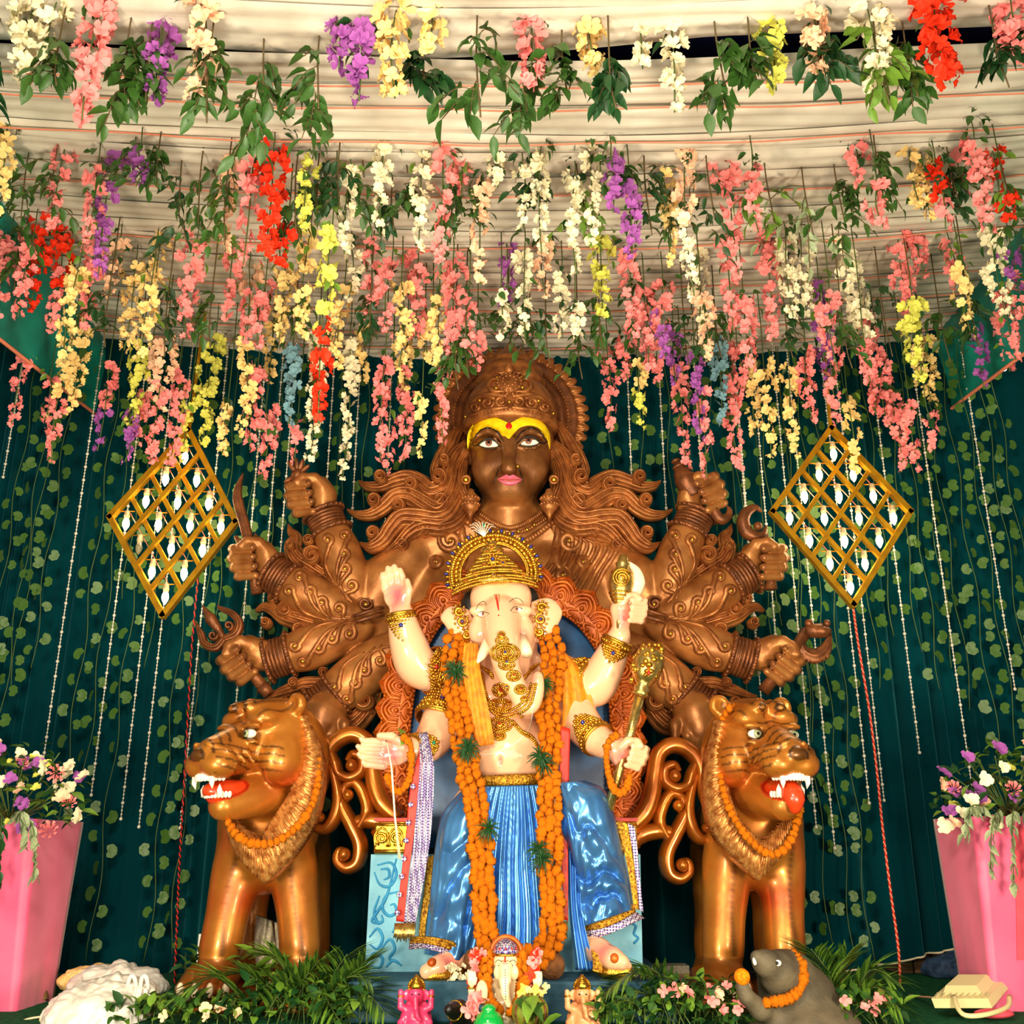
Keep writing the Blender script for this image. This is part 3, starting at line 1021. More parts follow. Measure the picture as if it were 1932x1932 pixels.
PEL = [(6, 690, 900), (75, 700, 1480), (172, 720, 1500), (228, 860, 1545), (262, 900, 1560), (340, 830, 1562), (425, 800, 1565), (490, 760, 1220), (525, 840, 1100), (600, 900, 1180), (660, 840, 1060), (726, 820, 1010)]
PER = [(1196, 760, 1010), (1262, 840, 1060), (1345, 700, 1240), (1430, 740, 1270), (1450, 1180, 1500), (1492, 1240, 1540), (1540, 1180, 1560), (1575, 1170, 1600), (1640, 760, 1515), (1668, 1040, 1510), (1735, 820, 1420), (1850, 740, 1600), (1915, 700, 1300)]


def beads(x, y0, y1, lab, side):
    Y = 6.30 if abs(x - 966) < 860 else 6.2
    c = W(x, y1, Y)
    X, zb, zt = c.x, c.z, 4.17 if abs(c.x) < 3.1 else 4.37
    t = thing('bead_string', lab, 'beads', (X, Y, zt), 'pearl bead strings on the %s half of the curtain' % side)
    part('thread', tube([(X, Y, zt), (X, Y, zb)], 0.0025, 4), M['white'], t)
    L = []
    z, i = zb, 0
    while z < zt:
        big = i % 4 == 0
        L.append(ball((X, Y, z), 0.0115 if big else 0.0065, 6, 4))
        z += 0.022 if not big else 0.026
        i += 1
    part('bead', join(*L), M['pearl'], t, kind='stuff')


for side, lst in (('left', PEL), ('right', PER)):
    for i, (x, y0, y1) in enumerate(lst):
        beads(x, y0, y1, '%s string of pearl beads from the left on the %s half of the curtain' % (ORD[i], side), side)

# ------------------------------------------------------------------ diamond lattice lamps
def lattice_lamp(T, L, B, R, lab, hang, dead, Y=5.98):
    cT, cL, cB, cR = [W(p[0], p[1], Y) for p in (T, L, B, R)]
    t = thing('lattice_lamp', lab, 'lamp', tuple(cT), 'gold diamond lattice lamps')
    d = 0.03

    def P(u, v):      # u along T->R, v along T->L
        return cT * (1 - u) * (1 - v) + cR * u * (1 - v) + cL * (1 - u) * v + cB * u * v
    for a, b in ((P(0, 0), P(1, 0)), (P(0, 0), P(0, 1)), (P(1, 0), P(1, 1)), (P(0, 1), P(1, 1))):
        e = (b - a).normalized() * 0.012
        part('frame_bar', bar(a - e, b + e, 0.034, 0.05), M['goldframe'], t, False)
    for k in (0.25, 0.5, 0.75):
        part('lattice_bar', bar(P(k, 0), P(k, 1), 0.026, 0.03), M['goldframe'], t, False)
        part('lattice_bar', bar(P(0, k) + Vector((0, 0.012, 0)), P(1, k) + Vector((0, 0.012, 0)), 0.026, 0.03), M['goldframe'], t, False)
    part('hanging_strap', bar(cT + Vector((0, 0, -0.01)), Vector((cT.x + 0.02, cT.y, 4.14)), 0.02, 0.012), M['goldframe'], t, False)
    for i in range(4):
        for j in range(4):
            c = P((i + 0.5) / 4, (j + 0.5) / 4)
            hw = (cR - cL).length / 16
            s = part('cross_rod', tube([c + Vector((-hw * 0.9, 0.005, 0.045)), c + Vector((hw * 0.9, 0.005, 0.045))], 0.0045, 5), M['goldframe'], t)
            so = part('bulb_socket', lathe([(0.006, 0.05), (0.015, 0.045), (0.017, 0.02), (0.019, 0.018), (0.019, 0.008), (0.016, 0.006), (0.016, -0.006), (0.01, -0.008)], 12, c + Vector((0, 0.0, 0.0))), M['socket'], t)
            part('bulb', lathe([(0.009, 0.0), (0.017, -0.012), (0.021, -0.03), (0.018, -0.05), (0.010, -0.066), (0.003, -0.078)], 14, c + Vector((0, 0, -0.004))),
                 M['bulboff'] if (i, j) in dead else M['bulb'], so)
    ws = []
    for j in range(4):
        ws.append(tube([P(0.12, (j + 0.5) / 4) + Vector((0, 0.03, 0.05))] + [P((i + 0.5) / 4, (j + 0.5) / 4) + Vector((0.004, 0.02, 0.05)) for i in range(4)], 0.003, 4))
    part('wire', join(*ws), M['rope'], t)


lattice_lamp((357, 812), (208, 976), (308, 1162), (446, 985), 'gold diamond lattice lamp hanging left of the statues, one bulb unlit', 0.42, {(1, 3)})
lattice_lamp((1567, 808), (1456, 966), (1609, 1142), (1717, 966), 'gold diamond lattice lamp hanging right of the statues, all bulbs lit', 0.36, set())
# ------------------------------------------------------------------ the many-armed copper relief statue
def srgb(c):
    return np.array(lin(c)[:3])


GX = 962.0


def mir(p):
    return (2 * GX - p[0],) + tuple(p[1:])


def both(pts):
    return [pts, [mir(p) for p in pts]]


god = thing('goddess_statue', 'large copper many-armed goddess statue with yellow forehead mark against the dark curtain', 'statue', tuple(W(962, 1250, 6.15)))
ck = Clay(tuple(W(380, 1420, 6.3))[:1] + (5.45, W(960, 1440, 5.9).z), (W(1550, 1420, 6.3).x, 6.4, W(960, 735, 6.0).z), 0.0075)
# head
ck.ell(W(965, 838, 5.99), (0.272, 0.25, 0.33), 0.03)
ck.ell(W(963, 890, 5.95), (0.242, 0.215, 0.205), 0.06)
ck.ell(W(961, 930, 5.83), (0.12, 0.085, 0.065), 0.11)
for sx in (-1, 1):
    ck.ell(W(962 + sx * 42, 884, 5.835), (0.095, 0.07, 0.09), 0.05)
    ck.ell(W(961 + sx * 37, 836, 5.715), (0.082, 0.045, 0.040), 0.025, sub=True)
    ck.chain([W(961 + sx * q[0], q[1], q[2]) for q in ((10, 834, 5.70), (24, 818, 5.712), (42, 813, 5.735), (60, 822, 5.765), (72, 840, 5.81))], [0.014, 0.018, 0.018, 0.015, 0.008], 0.02)
    ck.chain([W(961 + sx * q[0], q[1], q[2]) for q in ((15, 840, 5.735), (28, 829, 5.728), (44, 829, 5.735), (58, 839, 5.765))], [0.007, 0.010, 0.010, 0.006], 0.01)
    ck.chain([W(961 + sx * q[0], q[1], q[2]) for q in ((16, 843, 5.745), (32, 846, 5.742), (48, 845, 5.755), (58, 840, 5.775))], [0.006, 0.008, 0.008, 0.005], 0.012)
    ck.ell(W(960.5 + sx * 14, 888, 5.70), (0.030, 0.034, 0.026), 0.018)
    ck.cap(W(960 + sx * 8, 894, 5.665), W(960 + sx * 9, 890, 5.69), 0.009, 0.009, 0.008, sub=True)
    # ears
    ck.ell(W(962 + sx * 86, 868, 5.97), (0.035, 0.06, 0.10), 0.02)
    ck.ell(W(962 + sx * 88, 866, 5.91), (0.016, 0.03, 0.06), 0.015, sub=True)
ck.chain([W(960, 822, 5.74), W(960, 850, 5.705), W(960, 882, 5.655)], [0.030, 0.036, 0.044], 0.03)
ck.ell(W(960, 886, 5.65), (0.040, 0.036, 0.034), 0.02)
ck.ell(W(962, 906, 5.77), (0.085, 0.06, 0.045), 0.06)
ck.cap(W(962, 940, 6.0), W(962, 1010, 6.05), 0.172, 0.19, 0.04)
# torso and upper arms
ck.ell(W(962, 1120, 6.12), (0.80, 0.24, 0.42), 0.05)
ck.ell(W(905, 1120, 6.0), (0.30, 0.16, 0.26), 0.08)
ck.ell(W(1020, 1120, 6.0), (0.30, 0.16, 0.26), 0.08)
ck.ell(W(962, 1300, 6.12), (0.62, 0.2, 0.52), 0.08)
for sx in (-1, 1):
    ck.cap(W(962 + sx * 40, 995, 6.08), W(962 + sx * 190, 1050, 6.08), 0.15, 0.15, 0.06)
    ck.chain([W(962 + sx * 195, 1062, 6.06), W(962 + sx * 240, 1105, 6.02), W(962 + sx * 273, 1158, 6.0)], [0.17, 0.165, 0.12], 0.05)
    ck.ell(W(962 + sx * 262, 1190, 6.05), (0.16, 0.14, 0.22), 0.05)

ARMS = {  # side, path from the elbow to the wrist
    'a': ([(674, 1136), (657, 1085), (638, 1035), (620, 992)], [0.050, 0.118, 0.120, 0.088], 5.92),
    'b': ([(672, 1158), (620, 1140), (570, 1115), (533, 1094)], [0.045, 0.108, 0.122, 0.090], 5.88),
    'c': ([(690, 1185), (640, 1202), (585, 1222), (533, 1238)], [0.055, 0.112, 0.126, 0.092], 5.90),
    'd': ([(745, 1225), (700, 1258), (655, 1292), (622, 1318)], [0.11, 0.135, 0.125, 0.096], 5.86)}
for key, (path, rad, Y) in ARMS.items():
    for pts in both(path):
        ck.chain([W(p[0], p[1], Y) for p in pts], rad, 0.03, n=4)


NAILS = []


def fist(c, ang, inner, S, Y, wrist, tilt=0.0):
    """closed hand: four curled fingers stacked along the grip axis, palm, thumb over the top"""
    g = np.array((math.cos(math.radians(ang)), -math.sin(math.radians(ang))))
    p = np.array((-g[1], g[0]))
    if p[0] * inner < 0:
        p = -p
    mp = MP(c[1], Y)

    def q(a, b, dy=0.0):
        x = np.array(c) + g * a * S + p * b * S
        return W(x[0], x[1], Y + dy)
    ck.chain([q(0.28, 0.36, -0.0), q(-0.05, 0.46, 0.0), q(-0.36, 0.34, 0.0)], [0.30 * S * mp, 0.31 * S * mp, 0.27 * S * mp], 0.025)
    ck.chain([q(0, 0.36), W(wrist[0], wrist[1], Y + 0.0)], [0.33 * S * mp, 0.30 * S * mp], 0.05)
    ck.cap(q(0.36, -0.28, 0.06), q(-0.38, -0.24, 0.06), 0.17 * S * mp, 0.16 * S * mp, 0.03)
    for i in range(4):
        a = 0.42 - 0.285 * i
        r = (0.150, 0.155, 0.15, 0.135)[i] * S * mp
        o = (0.0, 0.06, 0.03, -0.06)[i]
        ck.chain([q(a, -0.20 - o, 0.07), q(a, -0.58 - o, 0.02), q(a, -0.52 - o, -0.055), q(a - 0.02, -0.02 - o * 0.5, -0.095)], [r * 0.95, r, r, r * 0.86], 0.008)
        if i < 3:
            NAILS.append((q(a - 0.04, 0.0 - o * 0.5, -0.095), r, p))
    ck.chain([q(0.2, 0.42, -0.04), q(0.52, 0.22, -0.055), q(0.60, -0.12, -0.075), q(0.50, -0.34, -0.09)], [0.22 * S * mp, 0.18 * S * mp, 0.155 * S * mp, 0.12 * S * mp], 0.012)


fist((585, 937), 100, 1, 62, 5.90, (614, 978))
fist((478, 1058), 96, 1, 62, 5.86, (530, 1092))
fist((462, 1245), 128, 1, 64, 5.86, (530, 1238))
fist((1325, 936), 112, -1, 62, 5.90, (1304, 980))
fist((1440, 1060), 88, -1, 62, 5.86, (1392, 1094))
fist((1466, 1245), 50, -1, 64, 5.86, (1394, 1237))
# open hands that rest on the lions
for sx in (-1, 1):
    cx = 962 + sx * 352
    ck.chain([W(962 + sx * 338, 1320, 5.86), W(cx, 1352, 5.80), W(cx + sx * 8, 1378, 5.76)], [0.09, 0.125, 0.10], 0.04)
    for k, dx in enumerate((-26, -9, 9, 25)):
        L = (36, 46, 44, 32)[k]
        ck.chain([W(cx + sx * (6 + dx), 1368, 5.74), W(cx + sx * (10 + dx), 1368 + L * 0.6, 5.715), W(cx + sx * (12 + dx * 0.9), 1368 + L, 5.73)], [0.034, 0.031, 0.024], 0.008)
    ck.chain([W(cx - sx * 22, 1345, 5.78), W(cx - sx * 40, 1368, 5.74), W(cx - sx * 40, 1392, 5.73)], [0.04, 0.034, 0.026], 0.015)
gv, gf = ck.mesh(2)
GB = bvh_of((gv, gf))
# paint: the face is a darker brown than the copper body
copper = srgb((184, 120, 62))
brown = srgb((142, 90, 46))
zc, zf = W(962, 950, 5.85).z, W(962, 938, 5.85).z
xf0 = W(962, 870, 5.85).x
t_ = np.clip((gv[:, 2] - zc) / 0.04, 0, 1)[:, None] * np.clip((0.31 - np.abs(gv[:, 0] - xf0)) / 0.03, 0, 1)[:, None]
colr = copper * (1 - t_) + brown * t_
part('body', (gv, gf), M['copperf'], god, col=colr)
del ck

# face details
part('forehead_mark', strip(GB, [(882, 852), (882, 822), (893, 800), (915, 787), (938, 785), (955, 791), (961, 793), (968, 791), (985, 784), (1008, 786), (1028, 798), (1039, 820), (1038, 850)],
                            [(884, 852), (889, 832), (902, 816), (918, 808), (932, 812), (950, 826), (960, 833), (966, 826), (982, 810), (1002, 806), (1018, 812), (1031, 830), (1037, 850)], 5.7, 0.005, 5), M['yellow'], god)
part('forehead_dot', disc_on(GB, 960, 804, 8, 5.7, 0.014), M['redpaint'], god)
for sx, ex, ey in ((-1, 923, 838), (1, 998, 834)):
    eye = part('eye', ball(W(ex, ey, 5.755), (0.062, 0.030, 0.030), 18, 12), M['white'], god)
    c = W(ex - 1, ey - 2, 5.727)
    ir = part('iris', lathe([(0.021, 0), (0.021, 0.006), (0.0, 0.008)], 18, c, (0, -1, 0.1)), M['iris'], eye)
    part('pupil', lathe([(0.009, 0), (0.009, 0.0095), (0.0, 0.011)], 14, c, (0, -1, 0.1)), M['black'], eye)
    part('eyelid_line', tube([W(ex + sx * q[0], ey + q[1], q[2]) for q in ((-21, 5, 5.735), (-10, -7, 5.716), (2, -10, 5.714), (14, -5, 5.724), (26, 3, 5.755), (36, -2, 5.78))], [0.002, 0.005, 0.006, 0.006, 0.005, 0.002], 6, 5), M['black'], eye)
    part('lower_lid_line', tube([W(ex + sx * q[0], ey + q[1], q[2]) for q in ((-20, 5, 5.737), (-6, 8, 5.727), (8, 7, 5.73), (22, 2, 5.755))], [0.002, 0.003, 0.003, 0.002], 6, 5), M['black'], eye)
    part('eyebrow', line_on(GB, [(961 + sx * q[0], q[1]) for q in ((10, 833), (26, 813), (44, 808), (60, 818), (70, 836))], [2, 3.5, 4, 3, 1], 5.7, lift=0.001), M['black'], god)
    part('cheek_line', line_on(GB, [(960 + sx * q[0], q[1]) for q in ((16, 880), (21, 891), (25, 903), (28, 914))], [1.5, 3, 2.5, 1], 5.7, lift=-0.001), M['black'], god)
part('nose_stud', ball(hit(GB, 977, 880, 5.7), 0.014, 10, 8), M['gold'], god)
lp = []
for up in (0, 1):
    A = [(937, 904), (947, 899), (955, 895), (961, 898), (968, 895), (976, 899), (987, 905)] if up else [(938, 905), (950, 906), (961, 907), (974, 906), (986, 905)]
    B = [(938, 905), (950, 905), (961, 906), (974, 905), (986, 905)] if up else [(940, 906), (950, 914), (961, 917), (974, 914), (984, 906)]
    P, Q = crom(A, 6), crom(B, 6)
    P = P[np.linspace(0, len(P) - 1, 25).astype(int)]
    Q = Q[np.linspace(0, len(Q) - 1, 25).astype(int)]
    V, F = [], []
    for i in range(25):
        for j in range(7):
            s = j / 6
            q = P[i] * (1 - s) + Q[i] * s
            V.append(tuple(hit(GB, q[0], q[1], 5.7, -0.006 + 0.030 * math.sin(PI * s) ** 0.6 * math.sin(PI * (0.03 + 0.94 * i / 24)) ** 0.5)))
    for i in range(24):
        for j in range(6):
            F.append((i * 7 + j, i * 7 + j + 7, i * 7 + j + 8, i * 7 + j + 1))
    lp.append((np.array(V), F))
part('lips', join(*lp), M['lip'], god)
for i, (cpt, r, p) in enumerate(NAILS):
    d = Vector((p[0] * 0.5, -1, -p[1] * 0.5)).normalized()
    part('fingernail', torus_at(Vector(cpt) + d * r * 0.78, d, r * 0.52, r * 0.14, 14, 5), M['copperd'], god)

# crown: stacked lathe with a wide base ring, carved scrolls, medallion
CY = 6.0
prof = [(0.0, 818), (86, 816), (90, 812), (91, 804), (88, 800), (88, 780), (84, 765), (78, 752), (70, 740), (62, 733), (66, 729), (67, 722), (60, 716), (61, 710), (61, 703), (50, 698), (46, 690), (47, 686), (38, 681), (28, 673), (18, 664), (9, 655), (3, 645), (0.5, 642)]
base = W(GX + 1, 804, CY)
prm = [(r * MP(y, CY), W(GX, y, CY).z - base.z) for r, y in prof]
cr = lathe(prm, 56, base)
cr = (cr[0] * np.array((1, 0.88, 1)) + np.array((0, CY * 0.12, 0)), cr[1])
crown = part('crown', cr, M['copper'], god)
CB = bvh_of(cr)
band = []
for k in range(72):
    a = 2 * PI * k / 72
    band.append(ball((base.x + 0.300 * math.cos(a), CY + 0.264 * math.sin(a), base.z + 0.0), (0.015, 0.015, 0.02), 6, 5))
part('bead_band', join(*band), M['copper'], crown, kind='stuff')
orn = []
for sx in (-1, 1):
    for cx, cy, r0, a0, tn in ((17, 757, 11, 200, 1.5), (42, 760, 12, 160, 1.5), (66, 768, 9, 160, 1.4), (8, 742, 6, 240, 1.2)):
        sp = spiral(GX + sx * cx, cy, r0, 2, a0 if sx > 0 else 180 - a0, tn * sx, 16)
        orn.append(tube([hit(CB, q[0], q[1], 5.7, 0.006) for q in sp], [0.010, 0.013, 0.012, 0.006], 6))
    for pts in ([(3, 768), (22, 771), (50, 775), (80, 788)], [(10, 748), (36, 744), (62, 752), (84, 772)], [(28, 752), (52, 748), (74, 762)]):
        orn.append(tube([hit(CB, GX + sx * q[0], q[1], 5.7, 0.006) for q in crom(pts, 6)], [0.012, 0.016, 0.012, 0.005], 6))
    orn.append(tube([hit(CB, GX + sx * q[0], q[1], 5.7, 0.015) for q in crom([(10, 738), (30, 738), (40, 728), (34, 716), (22, 716), (22, 724)], 6)], [0.008, 0.016, 0.016, 0.012, 0.008, 0.006], 6))
    orn.append(tube([hit(CB, GX + sx * q[0], q[1], 5.7, 0.01) for q in crom([(5, 700), (16, 704), (26, 700), (24, 692)], 6)], [0.008, 0.012, 0.010, 0.006], 6))
part('crown_scroll', join(*orn), M['copper'], crown)
mc = hit(CB, 961, 724, 5.7, 0.0)
md = [lathe([(0.085, -0.02), (0.085, 0.012), (0.07, 0.024), (0.04, 0.034), (0.0, 0.038)], 28, mc, (0, -1, 0.35))]
ax = Vector((0, -1, 0.35)).normalized()
q1 = ax.orthogonal().normalized()
q2 = ax.cross(q1)
for k in range(18):
    a = 2 * PI * k / 18
    md.append(ball(mc + ax * 0.018 + (q1 * math.cos(a) + q2 * math.sin(a)) * 0.074, 0.011, 6, 5))
for k in range(10):
    a = 2 * PI * k / 10
    md.append(ball(mc + ax * 0.03 + (q1 * math.cos(a) + q2 * math.sin(a)) * 0.042, 0.012, 6, 5))
md.append(lathe([(0.03, -0.01), (0.035, 0.02), (0.018, 0.05), (0.0, 0.075)], 12, hit(CB, 961, 703, 5.7), (0, -0.5, 1)))
part('crown_medallion', join(*md), M['copper'], crown)
ST = []
for x, y in ((961, 722), (961, 692), (961, 758), (905, 755), (1016, 756), (936, 732), (986, 731), (938, 712), (984, 711), (878, 786), (1044, 780)):
    ST.append(hit(CB, x, y, 5.7, 0.028 if (x, y) == (961, 722) else 0.016))

# halo disc with petals
hc = W(GX + 2, 790, 6.24)
part('halo', lathe([(0.0, -0.02), (0.44, -0.02), (0.47, 0.0), (0.455, 0.03), (0.42, 0.035), (0.40, 0.02), (0.37, 0.02), (0.36, 0.045), (0.33, 0.045), (0.31, 0.02), (0.0, 0.02)], 72, hc, (0, -1, 0)), M['copperd'], god)
hb = []
for k in range(96):
    a = 2 * PI * k / 96
    hb.append(ball((hc.x + 0.385 * math.cos(a), hc.y - 0.025, hc.z + 0.385 * math.sin(a)), (0.009, 0.012, 0.009), 6, 4))
part('halo_bead', join(*hb), M['copper'], god, kind='stuff')
pet = join(ball((0, 0.0, 0.0), (0.034, 0.022, 0.056), 12, 8), torus_at((0, -0.012, 0), (0, 1, 0), 0.03, 0.0075, 18, 5), ball((0, -0.016, -0.006), (0.018, 0.014, 0.03), 8, 6))
pm = mesh_of('halo_petal', pet[0], pet[1], M['copper'])
for k in range(44):
    a = 2 * PI * k / 44
    inst('halo_petal', pm, god, (hc.x + 0.475 * math.cos(a), hc.y - 0.012, hc.z + 0.475 * math.sin(a)), (0, PI / 2 - a, 0))

# hair locks
LOCKS = [
    ([(880, 838), (858, 862), (846, 892), (838, 918), (815, 930), (795, 915), (770, 904), (742, 910), (716, 920), (692, 918), (678, 910)], [14, 26, 34, 42, 44, 36, 32, 28, 22, 15, 3], 6.0),
    ([(884, 850), (866, 885), (858, 920), (846, 950), (826, 968), (802, 955), (772, 938), (745, 940), (722, 960), (700, 972), (676, 972), (656, 964)], [12, 24, 36, 46, 48, 44, 40, 34, 28, 22, 14, 3], 5.96),
    ([(884, 900), (870, 940), (852, 972), (826, 985), (790, 980), (758, 980), (738, 1000), (722, 1022), (700, 1034), (679, 1026)], [10, 24, 36, 42, 42, 38, 34, 30, 22, 3], 5.93),
    ([(890, 950), (866, 985), (835, 998), (800, 996), (775, 1008), (752, 1030), (728, 1046)], [8, 26, 36, 36, 30, 22, 4], 5.94),
    ([(874, 800), (856, 830), (838, 865), (826, 892), (824, 915)], [10, 26, 36, 32, 14], 6.05),
    ([(880, 870), (872, 900), (874, 930), (884, 955), (888, 985)], [8, 18, 20, 18, 6], 5.90)]
CURLS = [(828, 902, 15, 60), (718, 902, 12, 40), (775, 915, 13, 30), (706, 946, 13, 30), (752, 956, 12, 40), (832, 948, 15, 80), (704, 1008, 14, 20), (800, 1000, 12, 50), (838, 1000, 11, 90), (760, 1030, 11, 50), (838, 870, 9, 60)]
for pts, wd, Y in LOCKS:
    for q in both(pts):
        part('hair_lock', ribbon(q, wd, Y, 0.11, 4, 0.42, 6, K=21), M['copper'], god)
for i, (cx, cy, r, a0) in enumerate(CURLS):
    for sx in (-1, 1):
        c = (cx, cy) if sx < 0 else mir((cx, cy))
        sp = spiral(c[0], c[1], r, 2.5, a0 - 150 if sx < 0 else 180 - (a0 - 150), -1.6 * sx, 22)
        part('hair_curl', ribbon(sp, [4, 10, 11, 9, 7], 5.92, 0.07, 2, 0.25, 2, K=11), M['copper'], god)

# flame scrolls between the arms
FLAMES = [([(650, 1150), (623, 1100), (592, 1076), (564, 1058), (554, 1036), (559, 1017), (550, 1004), (545, 990)], [14, 30, 40, 42, 36, 26, 16, 2], 5.97),
          ([(650, 1184), (607, 1182), (568, 1172), (538, 1162), (516, 1150), (498, 1146), (483, 1154)], [14, 32, 40, 38, 26, 16, 2], 5.94),
          ([(655, 1268), (616, 1290), (580, 1293), (545, 1303), (516, 1313), (497, 1314)], [16, 30, 32, 26, 16, 3], 5.94),
          ([(720, 1285), (692, 1336), (668, 1362), (645, 1372), (626, 1398)], [18, 44, 52, 40, 4], 5.98),
          ([(700, 1270), (680, 1300), (684, 1330), (706, 1345)], [10, 30, 34, 12], 5.96)]
FC = [(590, 1050, 18, 0), (549, 1030, 8, 120), (584, 1022, 10, 30), (541, 1152, 16, 40), (516, 1132, 8, 60), (503, 1176, 10, 200), (566, 1190, 15, 250), (540, 1205, 9, 220), (606, 1098, 9, 60),
      (556, 1290, 10, 40), (538, 1325, 10, 220), (690, 1322, 20, 60), (612, 1270, 9, 30)]
for pts, wd, Y in FLAMES:
    for q in both(pts):
        part('flame_scroll', ribbon(q, wd, Y, 0.09, 4, 0.42, 6, K=21), M['copper'], god)
for cx, cy, r, a0 in FC:
    for sx in (-1, 1):
        c = (cx, cy) if sx < 0 else mir((cx, cy))
        part('scroll_curl', ribbon(spiral(c[0], c[1], r, 2.5, a0 if sx < 0 else 180 - a0, -1.6 * sx, 22), [4, r * 0.75, r * 0.8, r * 0.6, 6], 5.90, 0.07, 2, 0.25, 2, K=11), M['copper'], god)

# swirls carved on the forearms with gold studs
for key, (path, rad, Y) in ARMS.items():
    for sx in (-1, 1):
        pts = crom(path if sx < 0 else [mir(p) for p in path], 8)
        n = len(pts)
        T = np.gradient(pts, axis=0)
        T /= np.linalg.norm(T, axis=1)[:, None]
        nr = np.stack([-T[:, 1], T[:, 0]], 1)
        if nr[n // 2][1] < 0:
            nr = -nr
        sg = 1 if key in 'ab' else -1

        def A(a, b):
            i = min(n - 1, max(0, int(a * (n - 1))))
            return pts[i] + nr[i] * b * sg
        sw = []
        for hd, hb_, tail in ((0.80, -20, (0.18, 26)), (0.62, -6, (0.12, 22)), (0.44, 2, (0.06, 14)), (0.86, 12, (0.30, 30)), (0.24, 0, (0.03, 8))):
            c = A(hd, hb_)
            r = 11
            ang = math.degrees(math.atan2(-(nr[n // 2][1] * sg), nr[n // 2][0] * sg))
            turn = 1.25 * (1 if (T[n // 2][0] * nr[n // 2][1] - T[n // 2][1] * nr[n // 2][0]) * sg > 0 else -1)
            sp = spiral(c[0], c[1], 2, r, ang + 180, turn, 14)
            e = np.array(sp[-1])
            tl = A(*tail)
            mid = A((hd + tail[0]) / 2, (hb_ + tail[1]) / 2 + 12)
            full = sp + [tuple(q) for q in crom([e, mid, tl], 6)[1:]]
            Pw = [hit(GB, q[0], q[1], Y, 0.003) for q in full]
            ok = [Pw[0]]
            for w_ in Pw[1:]:
                if (w_ - ok[-1]).length < 0.09 and abs(w_.y - Y) < 0.3:
                    ok.append(w_)
            if len(ok) > 8:
                sw.append(tube(ok, [0.006, 0.011, 0.014, 0.018, 0.016, 0.010, 0.004], 6))
                ST.append(hit(GB, c[0], c[1], Y, 0.004))
        if sw:
            part('arm_swirl', join(*sw), M['copper'], god)
        # bracelet: plain rings between two notched rims
        w_, w0 = W(pts[-1][0], pts[-1][1], Y), W(pts[-4][0], pts[-4][1], Y)
        d = (w_ - w0).normalized()
        R = rad[-1] + 0.018
        br = []
        for k in range(7):
            o = -0.045 + 0.022 * k
            rr_ = R + (0.016 if k in (0, 6) else 0.0)
            br.append(torus_at(w_ + d * o, d, rr_, 0.014 if k in (0, 6) else 0.0115, 30, 7))
        q1 = d.orthogonal().normalized()
        q2 = d.cross(q1)
        for o in (-0.045, 0.087):
            for k in range(22):
                a = 2 * PI * k / 22
                br.append(ball(w_ + d * o + (q1 * math.cos(a) + q2 * math.sin(a)) * (R + 0.022), 0.014, 6, 4))
        part('bracelet', join(*br), M['copperd'], god)

# armlets at the elbow hub, sash, chest folds, collars
for sx in (-1, 1):
    c = 962 + sx * 272
    al = [torus_at(W(c, 1168, 5.90), (sx * 0.3, -0.25, 1), 0.10, 0.016, 24, 6), torus_at(W(c, 1156, 5.90), (sx * 0.3, -0.25, 1), 0.10, 0.012, 24, 6)]
    for r_, a in ((14, 30), (9, 200)):
        al.append(ribbon(spiral(c, 1140, r_, 2, a, 1.3 * sx, 16), [4, 8, 8, 5], 5.86, 0.04, 0, n=2, K=9))
    part('armlet', join(*al), M['copperd'], god)
    ST.append(W(c, 1140, 5.80))
    s2 = []
    for cx, cy, r in ((112, 1020, 26), (138, 1060, 12), (100, 1085, 16)):
        sp = spiral(962 + sx * cx, cy, r, 3, 90 if sx > 0 else 90, -1.4 * sx, 20)
        s2.append(tube([hit(GB, q[0], q[1], 5.9, 0.004) for q in sp], [0.008, 0.024, 0.026, 0.016], 7))
        ST.append(hit(GB, 962 + sx * cx, cy, 5.9, 0.02))
    s2.append(tube([hit(GB, 962 + sx * q[0], q[1], 5.9, 0.004) for q in crom([(88, 995), (90, 1010), (86, 1040), (92, 1070), (120, 1095)], 6)], [0.014, 0.026, 0.03, 0.024, 0.01], 7))
    part('chest_scroll', join(*s2), M['copper'], god)
fo = []
for k in range(9):
    p = [(1040 + 12 * k, 995 + 4 * k), (1052 + 14 * k, 1020 + 2 * k), (1040 + 12 * k, 1060 + 3 * k), (1000 + 14 * k, 1105 + 4 * k)]
    fo.append(tube([hit(GB, q[0], q[1], 5.9, 0.0) for q in crom(p, 5)], [0.006, 0.016, 0.018, 0.008], 6))
part('sash_fold', join(*fo), M['copper'], god)
for (y0, dy, hw, r, Y) in ((972, 24, 58, 0.017, 5.85), (980, 28, 72, 0.013, 5.86), (986, 42, 84, 0.02, 5.86)):
    nb = []
    for k in range(34):
        a = -1 + 2 * k / 33
        q = hit(GB, 962 + hw * a, y0 + dy * math.cos(a * PI / 2) - 4 * abs(a), Y, r * 0.4)
        nb.append(ball(q, r, 8, 6))
    part('necklace', join(*nb), M['copper'], god)
for x, y in ((930, 1000), (946, 1003), (962, 1005), (978, 1003), (994, 999), (916, 992), (1008, 990), (962, 1022), (984, 1016)):
    ST.append(hit(GB, x, y, 5.85, 0.024))
